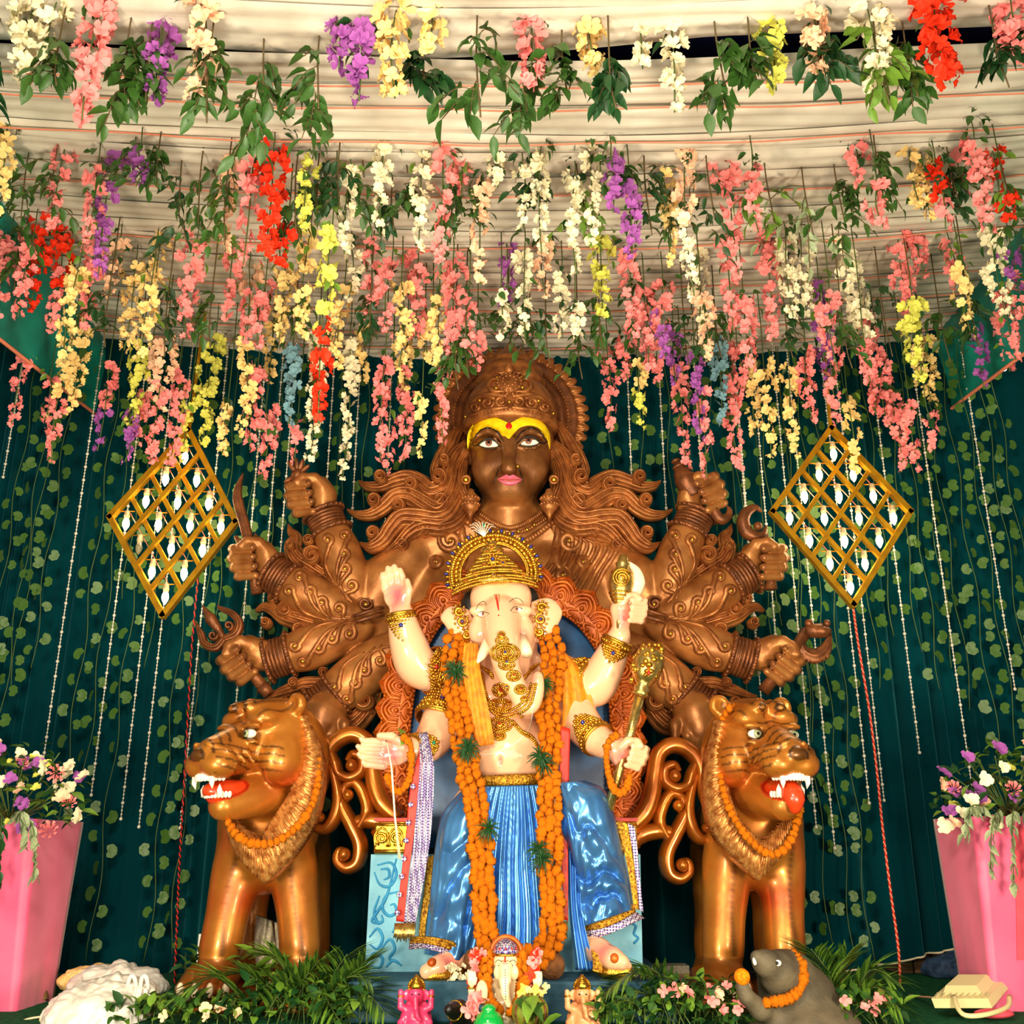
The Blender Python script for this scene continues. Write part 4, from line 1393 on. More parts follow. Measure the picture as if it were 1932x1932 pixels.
for sx in (-1, 1):
    er = W(962 + sx * 83, 906, 5.80)
    e = part('earring', join(torus_at(er + Vector((0, -0.01, 0)), (0, 1, 0), 0.024, 0.008, 20, 6),
                             lathe([(0.004, 0.05), (0.02, 0.04), (0.026, 0.02), (0.045, 0.0), (0.052, -0.03), (0.046, -0.05), (0.052, -0.06), (0.046, -0.085), (0.03, -0.1), (0.012, -0.13), (0.002, -0.16)], 20, W(962 + sx * 74, 936, 5.80)),
                             *[ball(W(962 + sx * 74, 936, 5.80) + Vector((0.05 * math.cos(k * PI / 7), 0.05 * math.sin(k * PI / 7), dz)), 0.011, 6, 5) for k in range(14) for dz in (-0.018, -0.055)]), M['copper'], god)
    part('gold_boss', ball(er + Vector((0, -0.015, 0)), (0.017, 0.012, 0.017), 12, 8), M['gold'], e)
sm = ball((0, 0, 0), (0.0115, 0.009, 0.0115), 10, 7)
sm = mesh_of('gold_stud', sm[0], sm[1], M['gold'])
for p in ST:
    inst('gold_stud', sm, god, p)

# what the hands hold: carved in one with the relief
def held(name, *vfs):
    return part(name, join(*vfs), M['copperd'], god)


lot = []
lc = W(562, 897, 5.86)
for k in range(9):
    a = -2.6 + 0.62 * k
    d = Vector((math.cos(a) * 0.75, -0.35, math.sin(a)))
    lot.append(ball(lc + d * 0.055, (0.02, 0.016, 0.055), 8, 6, rot=d.to_track_quat('Z', 'Y').to_matrix()))
held('lotus_flower', *lot, ball(lc, 0.045, 10, 8), tube([lc, W(575, 935, 5.84), W(578, 962, 5.86)], [0.02, 0.018, 0.016], 8))
held('sword', ribbon([(470, 1022), (460, 985), (449, 945), (450, 920), (459, 893)], [22, 20, 20, 14, 1], 5.86, 0.035, 2, 0.2), tube([W(470, 1022, 5.84), W(485, 1120, 5.84)], [0.028, 0.035], 8),
     ribbon([(446, 1014), (452, 1022), (470, 1022), (484, 1016), (482, 1008)], [8, 10, 10, 10, 4], 5.84, 0.04))
held('trident', ribbon([(425, 1210), (414, 1190), (398, 1168), (382, 1142)], [14, 14, 24, 2], 5.84, 0.04), ribbon([(424, 1206), (408, 1222), (388, 1216), (380, 1196), (367, 1170)], [14, 16, 16, 14, 1], 5.84, 0.05, 2),
     ribbon([(424, 1206), (446, 1196), (452, 1176), (438, 1158), (416, 1148), (412, 1141)], [14, 16, 16, 14, 9, 1], 5.84, 0.05, 2), ribbon(spiral(433, 1182, 9, 2, 270, 1.2), [5, 7, 5], 5.83, 0.04, n=2),
     ribbon(spiral(404, 1200, 9, 2, 20, -1.2), [5, 7, 5], 5.83, 0.04, n=2), tube([W(428, 1214, 5.83), W(500, 1300, 5.82)], [0.034, 0.034], 10), tube([W(496, 1296, 5.82), W(508, 1310, 5.82)], [0.045, 0.03], 10))
cn = [W(1275, 868, 5.88), W(1283, 885, 5.87), W(1294, 908, 5.86), W(1312, 935, 5.86)]
held('conch_shell', tube(cn, [0.012, 0.04, 0.07, 0.06], 14, 6), *[torus_at(W(1275 + 6 * k, 870 + 11 * k, 5.875), W(1294, 908, 5.86) - W(1275, 868, 5.88), 0.018 + 0.014 * k, 0.012, 20, 6) for k in range(4)],
     tube([W(q[0], q[1], 5.83) for q in crom([(1345, 955), (1352, 972), (1362, 980), (1374, 974), (1376, 962), (1372, 955)], 5)], [0.03, 0.034, 0.034, 0.026, 0.016, 0.004], 9))
held('curved_hook', tube([W(q[0], q[1], 5.84) for q in crom([(1437, 966), (1425, 958), (1409, 966), (1402, 984), (1410, 1005), (1426, 1012), (1440, 1006), (1446, 992)], 5)], [0.006, 0.022, 0.034, 0.04, 0.042, 0.034, 0.02, 0.006], 9),
     ball(W(1430, 993, 5.83), 0.028, 10, 8), tube([W(1418, 1012, 5.84), W(1448, 1012, 5.84)], [0.024, 0.024], 8), tube([W(1428, 1012, 5.84), W(1450, 1060, 5.83), W(1455, 1112, 5.83)], [0.028, 0.03, 0.038], 9))
ax_pts = [W(1490, 1240, 5.80), W(1512, 1202, 5.80), W(1530, 1186, 5.80), W(1552, 1184, 5.80)]
held('axe', tube([W(1440, 1305, 5.82), W(1490, 1240, 5.80), W(1522, 1190, 5.80)], [0.038, 0.03, 0.036], 10), ball(W(1550, 1192, 5.79), (0.06, 0.05, 0.035), 12, 8), ball(W(1526, 1176, 5.79), 0.026, 10, 8), ball(W(1560, 1176, 5.79), 0.022, 10, 8),
     tube([W(1520, 1190, 5.8), W(1552, 1190, 5.79)], [0.04, 0.045], 10), ribbon([(1508, 1208), (1518, 1230), (1538, 1238), (1556, 1226), (1564, 1206), (1568, 1196)], [10, 24, 30, 26, 12, 2], 5.80, 0.035, 2, 0.3),
     *[ball(W(1512 + 7 * k, 1236 + 10 * math.sin(k * 0.45), 5.79), (0.014, 0.012, 0.022), 6, 5) for k in range(8)])
# ------------------------------------------------------------------ plinth and throne
def plate(pts, Y, th, dome=0.0):
    """flat shape outlined in photograph pixels, th thick, front at Y"""
    n = len(pts)
    F3 = [W(p[0], p[1], Y) for p in pts]
    c = sum(F3, Vector()) / n
    V = [tuple(c + Vector((0, -dome, 0)))]
    for s, d in ((0.6, -dome * 0.75), (0.9, -dome * 0.3), (1.0, 0.0)):
        V += [tuple(c + (p - c) * s + Vector((0, d, 0))) for p in F3]
    V += [tuple(p + Vector((0, th, 0))) for p in F3]
    V.append(tuple(c + Vector((0, th, 0))))
    F = [(0, 1 + (k + 1) % n, 1 + k) for k in range(n)]
    for r in range(3):
        a = 1 + r * n
        F += [(a + k, a + (k + 1) % n, a + n + (k + 1) % n, a + n + k) for k in range(n)]
    a = 1 + 3 * n
    F += [(len(V) - 1, a + k, a + (k + 1) % n) for k in range(n)]
    return np.array(V), F


def sheet(A, B, Yf, nt=40, nu=8, th=0.004):
    """cloth between two curves (pixels), Yf(u,t) its distance; given thickness"""
    P, Q = crom(A, 8), crom(B, 8)

    def rs(C):
        d = np.concatenate([[0], np.cumsum(np.linalg.norm(np.diff(C, axis=0), axis=1))])
        s = np.linspace(0, d[-1], nt + 1)
        return np.stack([np.interp(s, d, C[:, 0]), np.interp(s, d, C[:, 1])], 1)
    P, Q = rs(P), rs(Q)
    V = []
    for bk in (0, 1):
        for i in range(nt + 1):
            for j in range(nu + 1):
                u, t = j / nu, i / nt
                q = P[i] * (1 - u) + Q[i] * u
                V.append(tuple(W(q[0], q[1], Yf(u, t)) + Vector((0, th * bk, 0))))
    n = nu + 1
    o = n * (nt + 1)
    F = []
    for i in range(nt):
        for j in range(nu):
            a = i * n + j
            F.append((a, a + 1, a + n + 1, a + n))
            F.append((o + a + n, o + a + n + 1, o + a + 1, o + a))
    rim = [j for j in range(n)] + [i * n + nu for i in range(1, nt + 1)] + [nt * n + j for j in range(nu - 1, -1, -1)] + [i * n for i in range(nt - 1, 0, -1)]
    for k in range(len(rim)):
        a, b = rim[k], rim[(k + 1) % len(rim)]
        F.append((b, a, o + a, o + b))
    return np.array(V), F


PT = 0.168
pl0, pl1 = W(655, 1860, 4.86).x, W(1275, 1860, 4.86).x
pli = part('plinth', box((pl0, 4.86, 0.0), (pl1, 6.0, PT), 0.012), M['blueplinth'], None, False, origin=(0, 5.3, 0))
tag(pli, 'low blue painted plinth under the throne', 'plinth')

thr = thing('throne', 'throne with orange carved arch, blue back panel and sky blue painted base', 'throne', (W(953, 1700, 5.4).x, 5.4, PT))
ARC = [(742, 1600), (741, 1500), (744, 1400), (752, 1320), (766, 1250), (792, 1190), (830, 1140), (880, 1112), (940, 1100), (1000, 1106), (1052, 1124), (1100, 1152), (1138, 1196), (1163, 1248), (1176, 1310), (1180, 1400), (1180, 1500), (1178, 1600)]
part('back_panel', plate([tuple(p) for p in crom(ARC, 5)], 5.70, 0.07, 0.03), M['bluepanel'], thr)
part('arch_frame', ribbon(ARC, [58, 60], 5.66, 0.055, 0, n=6, K=15, flat=0.35), M['orange'], thr)
AP = crom(ARC, 14)
seg_l = np.concatenate([[0], np.cumsum(np.linalg.norm(np.diff(AP, axis=0), axis=1))])


def arc_at(s):
    x = np.interp(s, seg_l, AP[:, 0])
    y = np.interp(s, seg_l, AP[:, 1])
    x2 = np.interp(s + 4, seg_l, AP[:, 0])
    y2 = np.interp(s + 4, seg_l, AP[:, 1])
    t = np.array((x2 - x, y2 - y))
    t /= np.linalg.norm(t) + 1e-9
    return np.array((x, y)), t, np.array((t[1], -t[0]))


s = 30.0
while s < seg_l[-1] - 25:
    c, t, n = arc_at(s)

    def lp_(a, b):
        return tuple(c + t * a + n * b)
    mo = [tube([W(*lp_(q[0], q[1]), 5.60) for q in crom([(-r_, -4), (-r_ * 0.9, r_ * 0.7), (0, r_ + 6), (r_ * 0.9, r_ * 0.7), (r_, -4)], 5)], [0.006, 0.011, 0.006], 6) for r_ in (24, 17, 10)]
    mo.append(ball(W(*lp_(0, 2), 5.595), (0.015, 0.015, 0.015), 8, 6))
    for sg in (-1, 1):
        mo.append(tube([W(*lp_(q[0], q[1]), 5.60) for q in crom([(sg * 2, -6), (sg * 12, -10), (sg * 20, -18), (sg * 10, -24), (sg * 6, -16)], 5)], [0.005, 0.012, 0.005], 6))
        mo.append(ribbon([lp_(sg * 22, 6), lp_(sg * 16, 24), lp_(sg * 5, 33), lp_(0, 41)], [6, 14, 12, 2], 5.655, 0.045, 2, 0.3, 4, K=11))
    part('carved_motif', join(*mo), M['orange'], thr)
    s += 46
for off, rb, nm in ((-26, 0.0125, 'bead_row'), (27, 0.009, 'bead_row')):
    bl = []
    s = 4.0
    while s < seg_l[-1] - 4:
        c, t, n = arc_at(s)
        q = c + n * off
        bl.append(ball(W(q[0], q[1], 5.61), rb, 6, 5))
        s += 8.5 if rb > 0.01 else 7
    part(nm, join(*bl), M['orange'], thr, kind='stuff')

SB0, SB1, SZ = W(700, 1612, 5.22), W(1208, 1612, 5.22), W(700, 1612, 5.22).z


def wedge(x0, x1, x0b, x1b, y0, y1, z0, z1):
    v = [(x0b, y0, z0), (x1b, y0, z0), (x1b, y1, z0), (x0b, y1, z0), (x0, y0, z1), (x1, y0, z1), (x1, y1, z1), (x0, y1, z1)]
    return np.array(v), [(3, 2, 1, 0), (4, 5, 6, 7), (0, 1, 5, 4), (1, 2, 6, 5), (2, 3, 7, 6), (3, 0, 4, 7)]


part('seat_base', wedge(SB0.x, SB1.x, W(688, 1840, 5.22).x, W(1213, 1840, 5.22).x, 5.22, 5.86, PT, SZ), M['skyblue'], thr, False)
for a, b in ((705, 775), (1140, 1204)):
    cap_ = part('gold_capital', box((W(a, 1600, 5.2).x, 5.20, SZ + 0.002), (W(b, 1600, 5.2).x, 5.84, W(a, 1550, 5.2).z), 0.01), M['gold'], thr, False)
    pr = []
    for k, cx in enumerate((a + 15, a + 42)):
        sp = spiral(cx, 1582, 13, 2, 250, 1.6 if k else -1.6, 20)
        pr.append(tube([W(q[0], q[1], 5.198) for q in sp], [0.007, 0.010, 0.006], 6))
        pr.append(tube([W(q[0], q[1], 5.198) for q in crom([(cx - 12, 1598), (cx - 13, 1576), (cx, 1562), (cx + 12, 1575), (cx + 10, 1598)], 5)], 0.006, 6))
    pr.append(tube([W(a + 2, 1606, 5.198), W(b - 2, 1606, 5.198)], 0.010, 6))
    pr.append(tube([W(a + 2, 1556, 5.198), W(b - 2, 1556, 5.198)], 0.008, 6))
    part('paisley_relief', join(*pr), M['gold'], cap_)
    part('red_seat_edge', box((W(a, 1552, 5.2).x, 5.21, W(a, 1550, 5.2).z + 0.001), (W(b, 1550, 5.2).x, 5.84, W(a, 1543, 5.2).z)), M['red'], thr, False)
# brush strokes painted on the seat base
st = []
for pts in ([(712, 1632), (738, 1628), (748, 1650), (735, 1672), (716, 1668), (706, 1645)], [(718, 1640), (732, 1640), (734, 1654), (724, 1660)], [(748, 1620), (730, 1690), (712, 1720), (702, 1738), (716, 1744)],
            [(752, 1682), (728, 1690), (722, 1715), (735, 1728), (748, 1720), (744, 1706), (736, 1708)], [(716, 1690), (706, 1720), (712, 1740), (722, 1738), (720, 1726)],
            [(697, 1768), (712, 1752), (722, 1770), (712, 1790), (698, 1782)], [(716, 1795), (735, 1772), (745, 1790), (735, 1808), (750, 1815)], [(694, 1815), (706, 1798), (722, 1808), (716, 1825), (700, 1822)], [(728, 1825), (742, 1812), (758, 1822)], [(740, 1760), (752, 1744), (760, 1760)]):
    Pp = crom(pts, 5)
    st.append(tube([W(q[0], q[1], 5.2185) for q in Pp], [0.004, 0.0075, 0.0075, 0.003], 6))
for pts in ([(1192, 1742), (1200, 1748), (1196, 1762), (1204, 1770), (1196, 1780)],):
    st.append(tube([W(q[0], q[1], 5.2185) for q in crom(pts, 5)], 0.006, 6))
part('brush_stroke', join(*st), M['strokeblue'], thr)

# ------------------------------------------------------------------ the seated elephant-headed statue
gan = thing('elephant_headed_statue', 'large seated elephant-headed statue with pale pink skin, gold crown and blue satin cloth', 'statue', (W(960, 1700, 5.1).x, 5.1, PT))
ck = Clay((W(690, 1400, 5.2).x, 4.84, 0.16), (W(1222, 1400, 5.2).x, 5.56, W(945, 1055, 5.2).z), 0.0068)
ck.ell(W(945, 1155, 5.27), (0.155, 0.15, 0.165), 0.03)
for sx in (-1, 1):
    ck.ell(W(945 + sx * 27, 1124, 5.24), (0.085, 0.09, 0.085), 0.05)
    ck.ell(W(946 + sx * 37, 1190, 5.18), (0.070, 0.068, 0.090), 0.05)
    ck.ell(W(945 + sx * 42, 1152, 5.125), (0.05, 0.03, 0.03), 0.03)
ck.chain([W(q[0], q[1], q[2]) for q in ((945, 1160, 5.15), (947, 1195, 5.08), (952, 1224, 5.03), (955, 1253, 5.0), (966, 1283, 4.98), (980, 1310, 4.97), (989, 1332, 4.965), (1004, 1330, 4.96), (1014, 1306, 4.96), (1015, 1276, 4.965))],
         [0.100, 0.088, 0.076, 0.063, 0.054, 0.046, 0.039, 0.033, 0.028, 0.025], 0.012, n=5)
ck.ell(W(962, 1215, 5.28), (0.15, 0.12, 0.10), 0.05)
ck.ell(W(964, 1290, 5.37), (0.25, 0.15, 0.20), 0.05)
ck.ell(W(962, 1422, 5.31), (0.225, 0.20, 0.20), 0.07)
ck.ell(W(962, 1485, 5.36), (0.21, 0.18, 0.12), 0.07)
for sx in (-1, 1):
    ck.ell(W(964 + sx * 40, 1320, 5.25), (0.10, 0.06, 0.075), 0.05)
ck.ell(W(944, 1436, 5.105), (0.012, 0.03, 0.028), 0.012, sub=True)
ck.cap(W(945, 1215, 5.32), W(964, 1280, 5.36), 0.12, 0.15, 0.05)
# raised open hand
ck.chain([W(q[0], q[1], q[2]) for q in ((880, 1270, 5.37), (825, 1270, 5.31), (786, 1256, 5.26), (772, 1220, 5.22), (762, 1185, 5.20), (756, 1150, 5.19))], [0.10, 0.092, 0.094, 0.086, 0.068, 0.050], 0.03, n=4)
ck.ell(W(747, 1122, 5.185), (0.066, 0.030, 0.078), 0.02)
ck.ell(W(760, 1128, 5.165), (0.030, 0.028, 0.055), 0.02)
for (bx, tx, ty) in ((726, 722, 1078), (737, 732, 1066), (749, 744, 1063), (761, 755, 1070)):
    ck.chain([W(bx, 1112, 5.185), W((bx + tx) / 2, (1105 + ty) / 2, 5.175), W(tx, ty + 6, 5.17)], [0.0215, 0.0205, 0.0165], 0.005)
ck.chain([W(766, 1135, 5.17), W(771, 1112, 5.155), W(768, 1096, 5.15)], [0.026, 0.022, 0.017], 0.01)
# upper hand with the conch
ck.chain([W(q[0], q[1], q[2]) for q in ((1048, 1268, 5.37), (1090, 1285, 5.32), (1122, 1296, 5.28), (1142, 1262, 5.24), (1156, 1232, 5.22), (1168, 1204, 5.20))], [0.10, 0.094, 0.094, 0.082, 0.066, 0.050], 0.03, n=4)
# lower open hand
ck.chain([W(q[0], q[1], q[2]) for q in ((878, 1290, 5.36), (840, 1340, 5.30), (822, 1388, 5.22), (802, 1410, 5.12), (776, 1416, 5.05))], [0.10, 0.092, 0.088, 0.068, 0.050], 0.03, n=4)
ck.ell(W(742, 1420, 5.01), (0.088, 0.036, 0.064), 0.02)
for i, (y, L) in enumerate(((1399, 30), (1413, 36), (1428, 34), (1443, 26))):
    ck.chain([W(724, y + 2, 5.0), W(712 - L * 0.3, y, 4.985), W(716 - L, y - 1, 4.97), W(711 - L, y - 5, 4.955)], [0.021, 0.0195, 0.017, 0.013], 0.004)
ck.chain([W(758, 1402, 5.0), W(738, 1390, 4.97), W(716, 1388, 4.95)], [0.028, 0.023, 0.017], 0.01)
# lower hand around the mace
ck.chain([W(q[0], q[1], q[2]) for q in ((1048, 1290, 5.36), (1082, 1340, 5.28), (1106, 1376, 5.18), (1130, 1398, 5.10), (1152, 1408, 5.05))], [0.105, 0.094, 0.084, 0.064, 0.052], 0.03, n=4)
NSAVE = list(NAILS)
fist((1190, 1150), 84, -1, 45, 5.17, (1171, 1196))
fist((1188, 1424), 72, -1, 46, 5.02, (1152, 1408))
# legs and feet
for q in (((915, 1495, 5.30), (866, 1560, 5.14), (868, 1680, 5.16), (872, 1785, 5.10)), ((1010, 1495, 5.30), (1110, 1535, 5.16), (1112, 1660, 5.18), (1110, 1775, 5.10))):
    ck.chain([W(*p) for p in q], [0.11, 0.07, 0.062, 0.055], 0.03, n=4)
ck.chain([W(q[0], q[1], q[2]) for q in ((872, 1796, 5.08), (850, 1814, 5.0), (826, 1826, 4.93), (806, 1834, 4.90))], [0.066, 0.060, 0.048, 0.036], 0.02)
ck.chain([W(q[0], q[1], q[2]) for q in ((1110, 1784, 5.08), (1132, 1797, 5.0), (1156, 1808, 4.93), (1174, 1816, 4.91))], [0.064, 0.058, 0.046, 0.034], 0.02)
for i in range(5):
    ck.cap(W(812 + 6 * i, 1832 - 2.6 * i, 4.90), W(802 + 6.5 * i, 1837 - 2.6 * i, 4.885), 0.017, 0.015, 0.006)
    ck.cap(W(1166 - 6 * i + 12, 1818 - 3 * i, 4.92), W(1176 - 6 * i + 12, 1823 - 3 * i, 4.905), 0.016, 0.014, 0.006)
nv, nf = ck.mesh(2)
NB = bvh_of((nv, nf))
del ck
NAILS[:] = NSAVE
skin, pink = srgb((238, 184, 146)), srgb((226, 84, 98))
cc = np.tile(skin, (len(nv), 1))


def blush(p, r, amt=0.8, front=False):
    global cc
    d = np.linalg.norm((nv - np.array(tuple(p))) / np.array(r if hasattr(r, '__len__') else (r, r, r)), axis=1)
    a = amt * np.clip(1.25 - d, 0, 1)
    cc = cc * (1 - a[:, None]) + pink * a[:, None]


blush(W(748, 1122, 5.14), (0.06, 0.05, 0.10), 0.9)
blush(W(735, 1425, 4.96), (0.10, 0.06, 0.08), 0.95)
for x in (700, 704, 700, 706):
    pass
blush(W(1176, 1165, 5.13), (0.04, 0.05, 0.08), 0.7)
blush(W(1172, 1428, 4.98), (0.05, 0.06, 0.07), 0.7)
blush(W(912, 1207, 5.1), 0.045, 0.6)
blush(W(986, 1203, 5.1), 0.05, 0.75)
blush(W(845, 1816, 4.92), (0.07, 0.06, 0.04), 0.7)
blush(W(1140, 1796, 4.93), (0.08, 0.06, 0.05), 0.7)
blush(W(944, 1436, 5.1), (0.012, 0.06, 0.03), 0.9)
blush(W(1009, 1280, 4.95), (0.03, 0.04, 0.05), 0.5)
part('body', (nv, nf), M['skin'], gan, col=cc)
for (pts, w_) in (([(724, 1116), (740, 1108), (758, 1106)], 1.2), ([(726, 1126), (742, 1116), (756, 1122), (760, 1142)], 1.2), ([(740, 1140), (748, 1128), (752, 1112)], 1.0)):
    part('palm_line', line_on(NB, pts, w_, 5.1, lift=-0.0008), M['lip'], gan)

# ears
EL = [(884, 1150), (868, 1145), (850, 1144), (838, 1152), (831, 1166), (840, 1180), (852, 1200), (864, 1220), (878, 1228), (892, 1220), (900, 1204), (897, 1180)]
ER = [(1003, 1136), (1018, 1130), (1036, 1128), (1052, 1138), (1061, 1156), (1054, 1176), (1044, 1194), (1030, 1208), (1014, 1212), (1000, 1200), (996, 1178), (1000, 1158)]
for E, sx, jc in ((EL, -1, ((866, 1153), (872, 1172), (880, 1198))), (ER, 1, ((1022, 1146), (1020, 1168), (1018, 1192)))):
    pts = [tuple(p) for p in crom(E + E[:1], 4)[:-1]]
    ev = plate(pts, 5.22, 0.035, 0.03)
    er = part('ear', ev, M['skin'], gan, col=np.tile(skin, (len(ev[0]), 1)))
    g = []
    for k, (x, y) in enumerate(jc):
        r_ = (9, 11, 9)[k]
        g.append(tube([W(q[0], q[1], 5.185) for q in spiral(x, y, r_, 2, 60 * k, 1.4 * sx, 18)], [0.006, 0.011, 0.006], 6))
        g.append(ball(W(x, y, 5.18), 0.013, 8, 6))
        for m_ in range(9):
            a = 2 * PI * m_ / 9
            g.append(ball(W(x + (r_ + 3) * math.cos(a), y + (r_ + 3) * math.sin(a), 5.187), 0.007, 6, 4))
    part('ear_ornament', join(*g), M['gold'], er)
    part('ear_gem', ball(W(jc[1][0], jc[1][1], 5.17), 0.009, 8, 6), M['jewelblue'], er)
part('hair', join(ball(W(889, 1150, 5.31), (0.06, 0.06, 0.10), 14, 10), ball(W(1001, 1142, 5.31), (0.05, 0.06, 0.10), 14, 10), ball(W(942, 1115, 5.36), (0.17, 0.10, 0.10), 16, 10)), M['hairblack'], gan)
part('tusk', tube([W(q[0], q[1], q[2]) for q in crom([(924, 1210, 5.12), (916, 1224, 5.07), (908, 1238, 5.03), (901, 1250, 5.0)], 4)], [0.034, 0.030, 0.022, 0.006], 12), M['cream'], gan, label='whole tapering ivory tusk')
part('tusk', tube([W(q[0], q[1], q[2]) for q in ((984, 1206, 5.12), (990, 1222, 5.06), (994, 1234, 5.03))], [0.034, 0.032, 0.029], 12), M['cream'], gan, label='short broken ivory tusk')
# face paint
for sx, ex, ey in ((-1, 911, 1159), (1, 974, 1150)):
    c = hit(NB, ex, ey, 5.1, -0.010)
    e = part('eye', ball(c, (0.028, 0.014, 0.013), 14, 10), M['white'], gan)
    part('iris', ball(c + Vector((0.002, -0.011, 0.0)), (0.010, 0.005, 0.010), 10, 8), M['iris'], e)
    part('pupil', ball(c + Vector((0.002, -0.0145, 0.0)), (0.0045, 0.003, 0.0045), 8, 6), M['black'], e)
    part('eyelid_line', line_on(NB, [(ex - 11, ey + 3), (ex - 4, ey - 5), (ex + 5, ey - 4), (ex + 12, ey - 1)], 1.3, 5.1, lift=0.001), M['black'], gan)
    part('lower_lid_line', line_on(NB, [(ex - 10, ey + 4), (ex, ey + 6), (ex + 10, ey + 1)], 0.8, 5.1, lift=0.001), M['iris'], gan)
part('eyebrow', line_on(NB, [(898, 1150), (905, 1138), (914, 1135), (918, 1142)], 1.2, 5.1, lift=0.0005), M['black'], gan)
part('eyebrow', line_on(NB, [(961, 1136), (970, 1129), (980, 1130), (988, 1138)], 1.2, 5.1, lift=0.0005), M['black'], gan)
part('forehead_mark', join(line_on(NB, [(936, 1122), (939, 1140), (941, 1152)], [3, 4, 2], 5.1, lift=0.0005), line_on(NB, [(933, 1121), (935, 1130), (939, 1135)], 1.2, 5.1), line_on(NB, [(941, 1120), (942, 1130), (941, 1136)], 1.2, 5.1),
                           disc_on(NB, 941, 1161, 2.2, 5.1, 0.003)), M['redpaint'], gan)

# ornaments
def jewel(parent, c, r, gem, n=10, flat=Vector((0, -1, 0.15))):
    ax = flat.normalized()
    a1 = ax.orthogonal().normalized()
    a2 = ax.cross(a1)
    L = [lathe([(r * 0.95, -0.006), (r * 0.95, 0.002), (r * 0.6, 0.006), (0, 0.006)], 16, c, ax)]
    for k in range(n):
        a = 2 * PI * k / n
        L.append(ball(Vector(c) + (a1 * math.cos(a) + a2 * math.sin(a)) * r, r * 0.28, 6, 5))
    for k in range(6):
        a = 2 * PI * (k + 0.5) / 6
        L.append(ball(Vector(c) + ax * 0.006 + (a1 * math.cos(a) + a2 * math.sin(a)) * r * 0.55, r * 0.17, 6, 4))
    o = part('jewel_setting', join(*L), M['gold'], parent)
    part('gem', ball(Vector(c) + ax * 0.007, r * 0.36, 10, 7), M[gem], o)


def leaf_band(bvh, Y, rowdef, gem=None):
    """pierced gold plate made of rows of beads and curls: rowdef = [(x0,y0,x1,y1,r)...] in pixels"""
    L = []
    for x0, y0, x1, y1, r in rowdef:
        n = max(2, int(math.hypot(x1 - x0, y1 - y0) / (r * 1.7)))
        for k in range(n + 1):
            t = k / n
            L.append(ball(hit(bvh, x0 + (x1 - x0) * t, y0 + (y1 - y0) * t, Y, 0.003), r * 0.0027 * 1.45, 6, 5))
    return L


def cuff(c, d, R, plate_dir, Lp, gem):
    """bangle with a pointed filigree plate along plate_dir"""
    c, d = Vector(c), Vector(d).normalized()
    R = R * 1.17
    L = [torus_at(c + d * o, d, R * s, 0.009, 30, 6) for o, s in ((-0.022, 1.0), (-0.010, 1.01), (0.010, 1.02), (0.022, 1.03))]
    a1 = d.orthogonal().normalized()
    a2 = d.cross(a1)
    for k in range(26):
        a = 2 * PI * k / 26
        L.append(ball(c + (a1 * math.cos(a) + a2 * math.sin(a)) * R * 1.06, 0.011, 6, 5))
    f = (Vector((0, -1, 0)) - d * Vector((0, -1, 0)).dot(d)).normalized()
    s_ = d.cross(f)
    pd = d * (1 if plate_dir > 0 else -1)
    for i in range(7):
        tt = i / 6
        hw = 1.0 * (1 - tt) ** 0.8
        n = max(1, int(9 * hw))
        for k in range(-n, n + 1):
            a = hw * k / max(n, 1)
            L.append(ball(c + pd * (0.025 + Lp * tt) + (f * math.cos(a) + s_ * math.sin(a)) * R * (1.06 + 0.12 * tt), 0.0095 if (i + k) % 2 else 0.007, 6, 4))
    o = part('filigree_cuff', join(*L), M['gold'], gan)
    part('gem', ball(c + pd * 0.045 + f * R * 1.16, 0.012, 10, 7), M[gem], o)


cuff(W(757, 1166, 5.195), W(756, 1150, 5.19) - W(760, 1180, 5.2), 0.060, -1, 0.10, 'jewelblue')
cuff(W(1163, 1216, 5.21), W(1170, 1200, 5.2) - W(1158, 1228, 5.22), 0.064, -1, 0.07, 'jewelblue')
cuff(W(820, 1266, 5.305), W(800, 1262, 5.28) - W(830, 1268, 5.32), 0.100, 1, 0.06, 'jewelred')
cuff(W(1100, 1287, 5.31), W(1110, 1292, 5.3) - W(1088, 1282, 5.33), 0.102, -1, 0.05, 'jewelred')
cuff(W(828, 1352, 5.285), W(822, 1375, 5.25) - W(836, 1335, 5.3), 0.096, -1, 0.09, 'jewelblue')
cuff(W(1124, 1392, 5.12), W(1135, 1401, 5.09) - W(1115, 1384, 5.15), 0.070, -1, 0.08, 'jewelblue')
cuff(W(786, 1414, 5.075), W(778, 1416, 5.055) - W(796, 1412, 5.1), 0.060, -1, 0.05, 'jewelgreen')

# trunk and brow ornaments
def rings(bvh, Y, x, y, defs, L):
    """rows of gold beads in ovals: defs = [(rx, ry, bead)...] in pixels"""
    for rx, ry, r in defs:
        n = max(5, int(2 * PI * (rx + ry) / 2 / (r * 1.7)))
        for k in range(n):
            a = 2 * PI * k / n
            L.append(ball(hit(bvh, x + rx * math.cos(a), y + ry * math.sin(a), Y, 0.003), r * 0.0036, 6, 5))


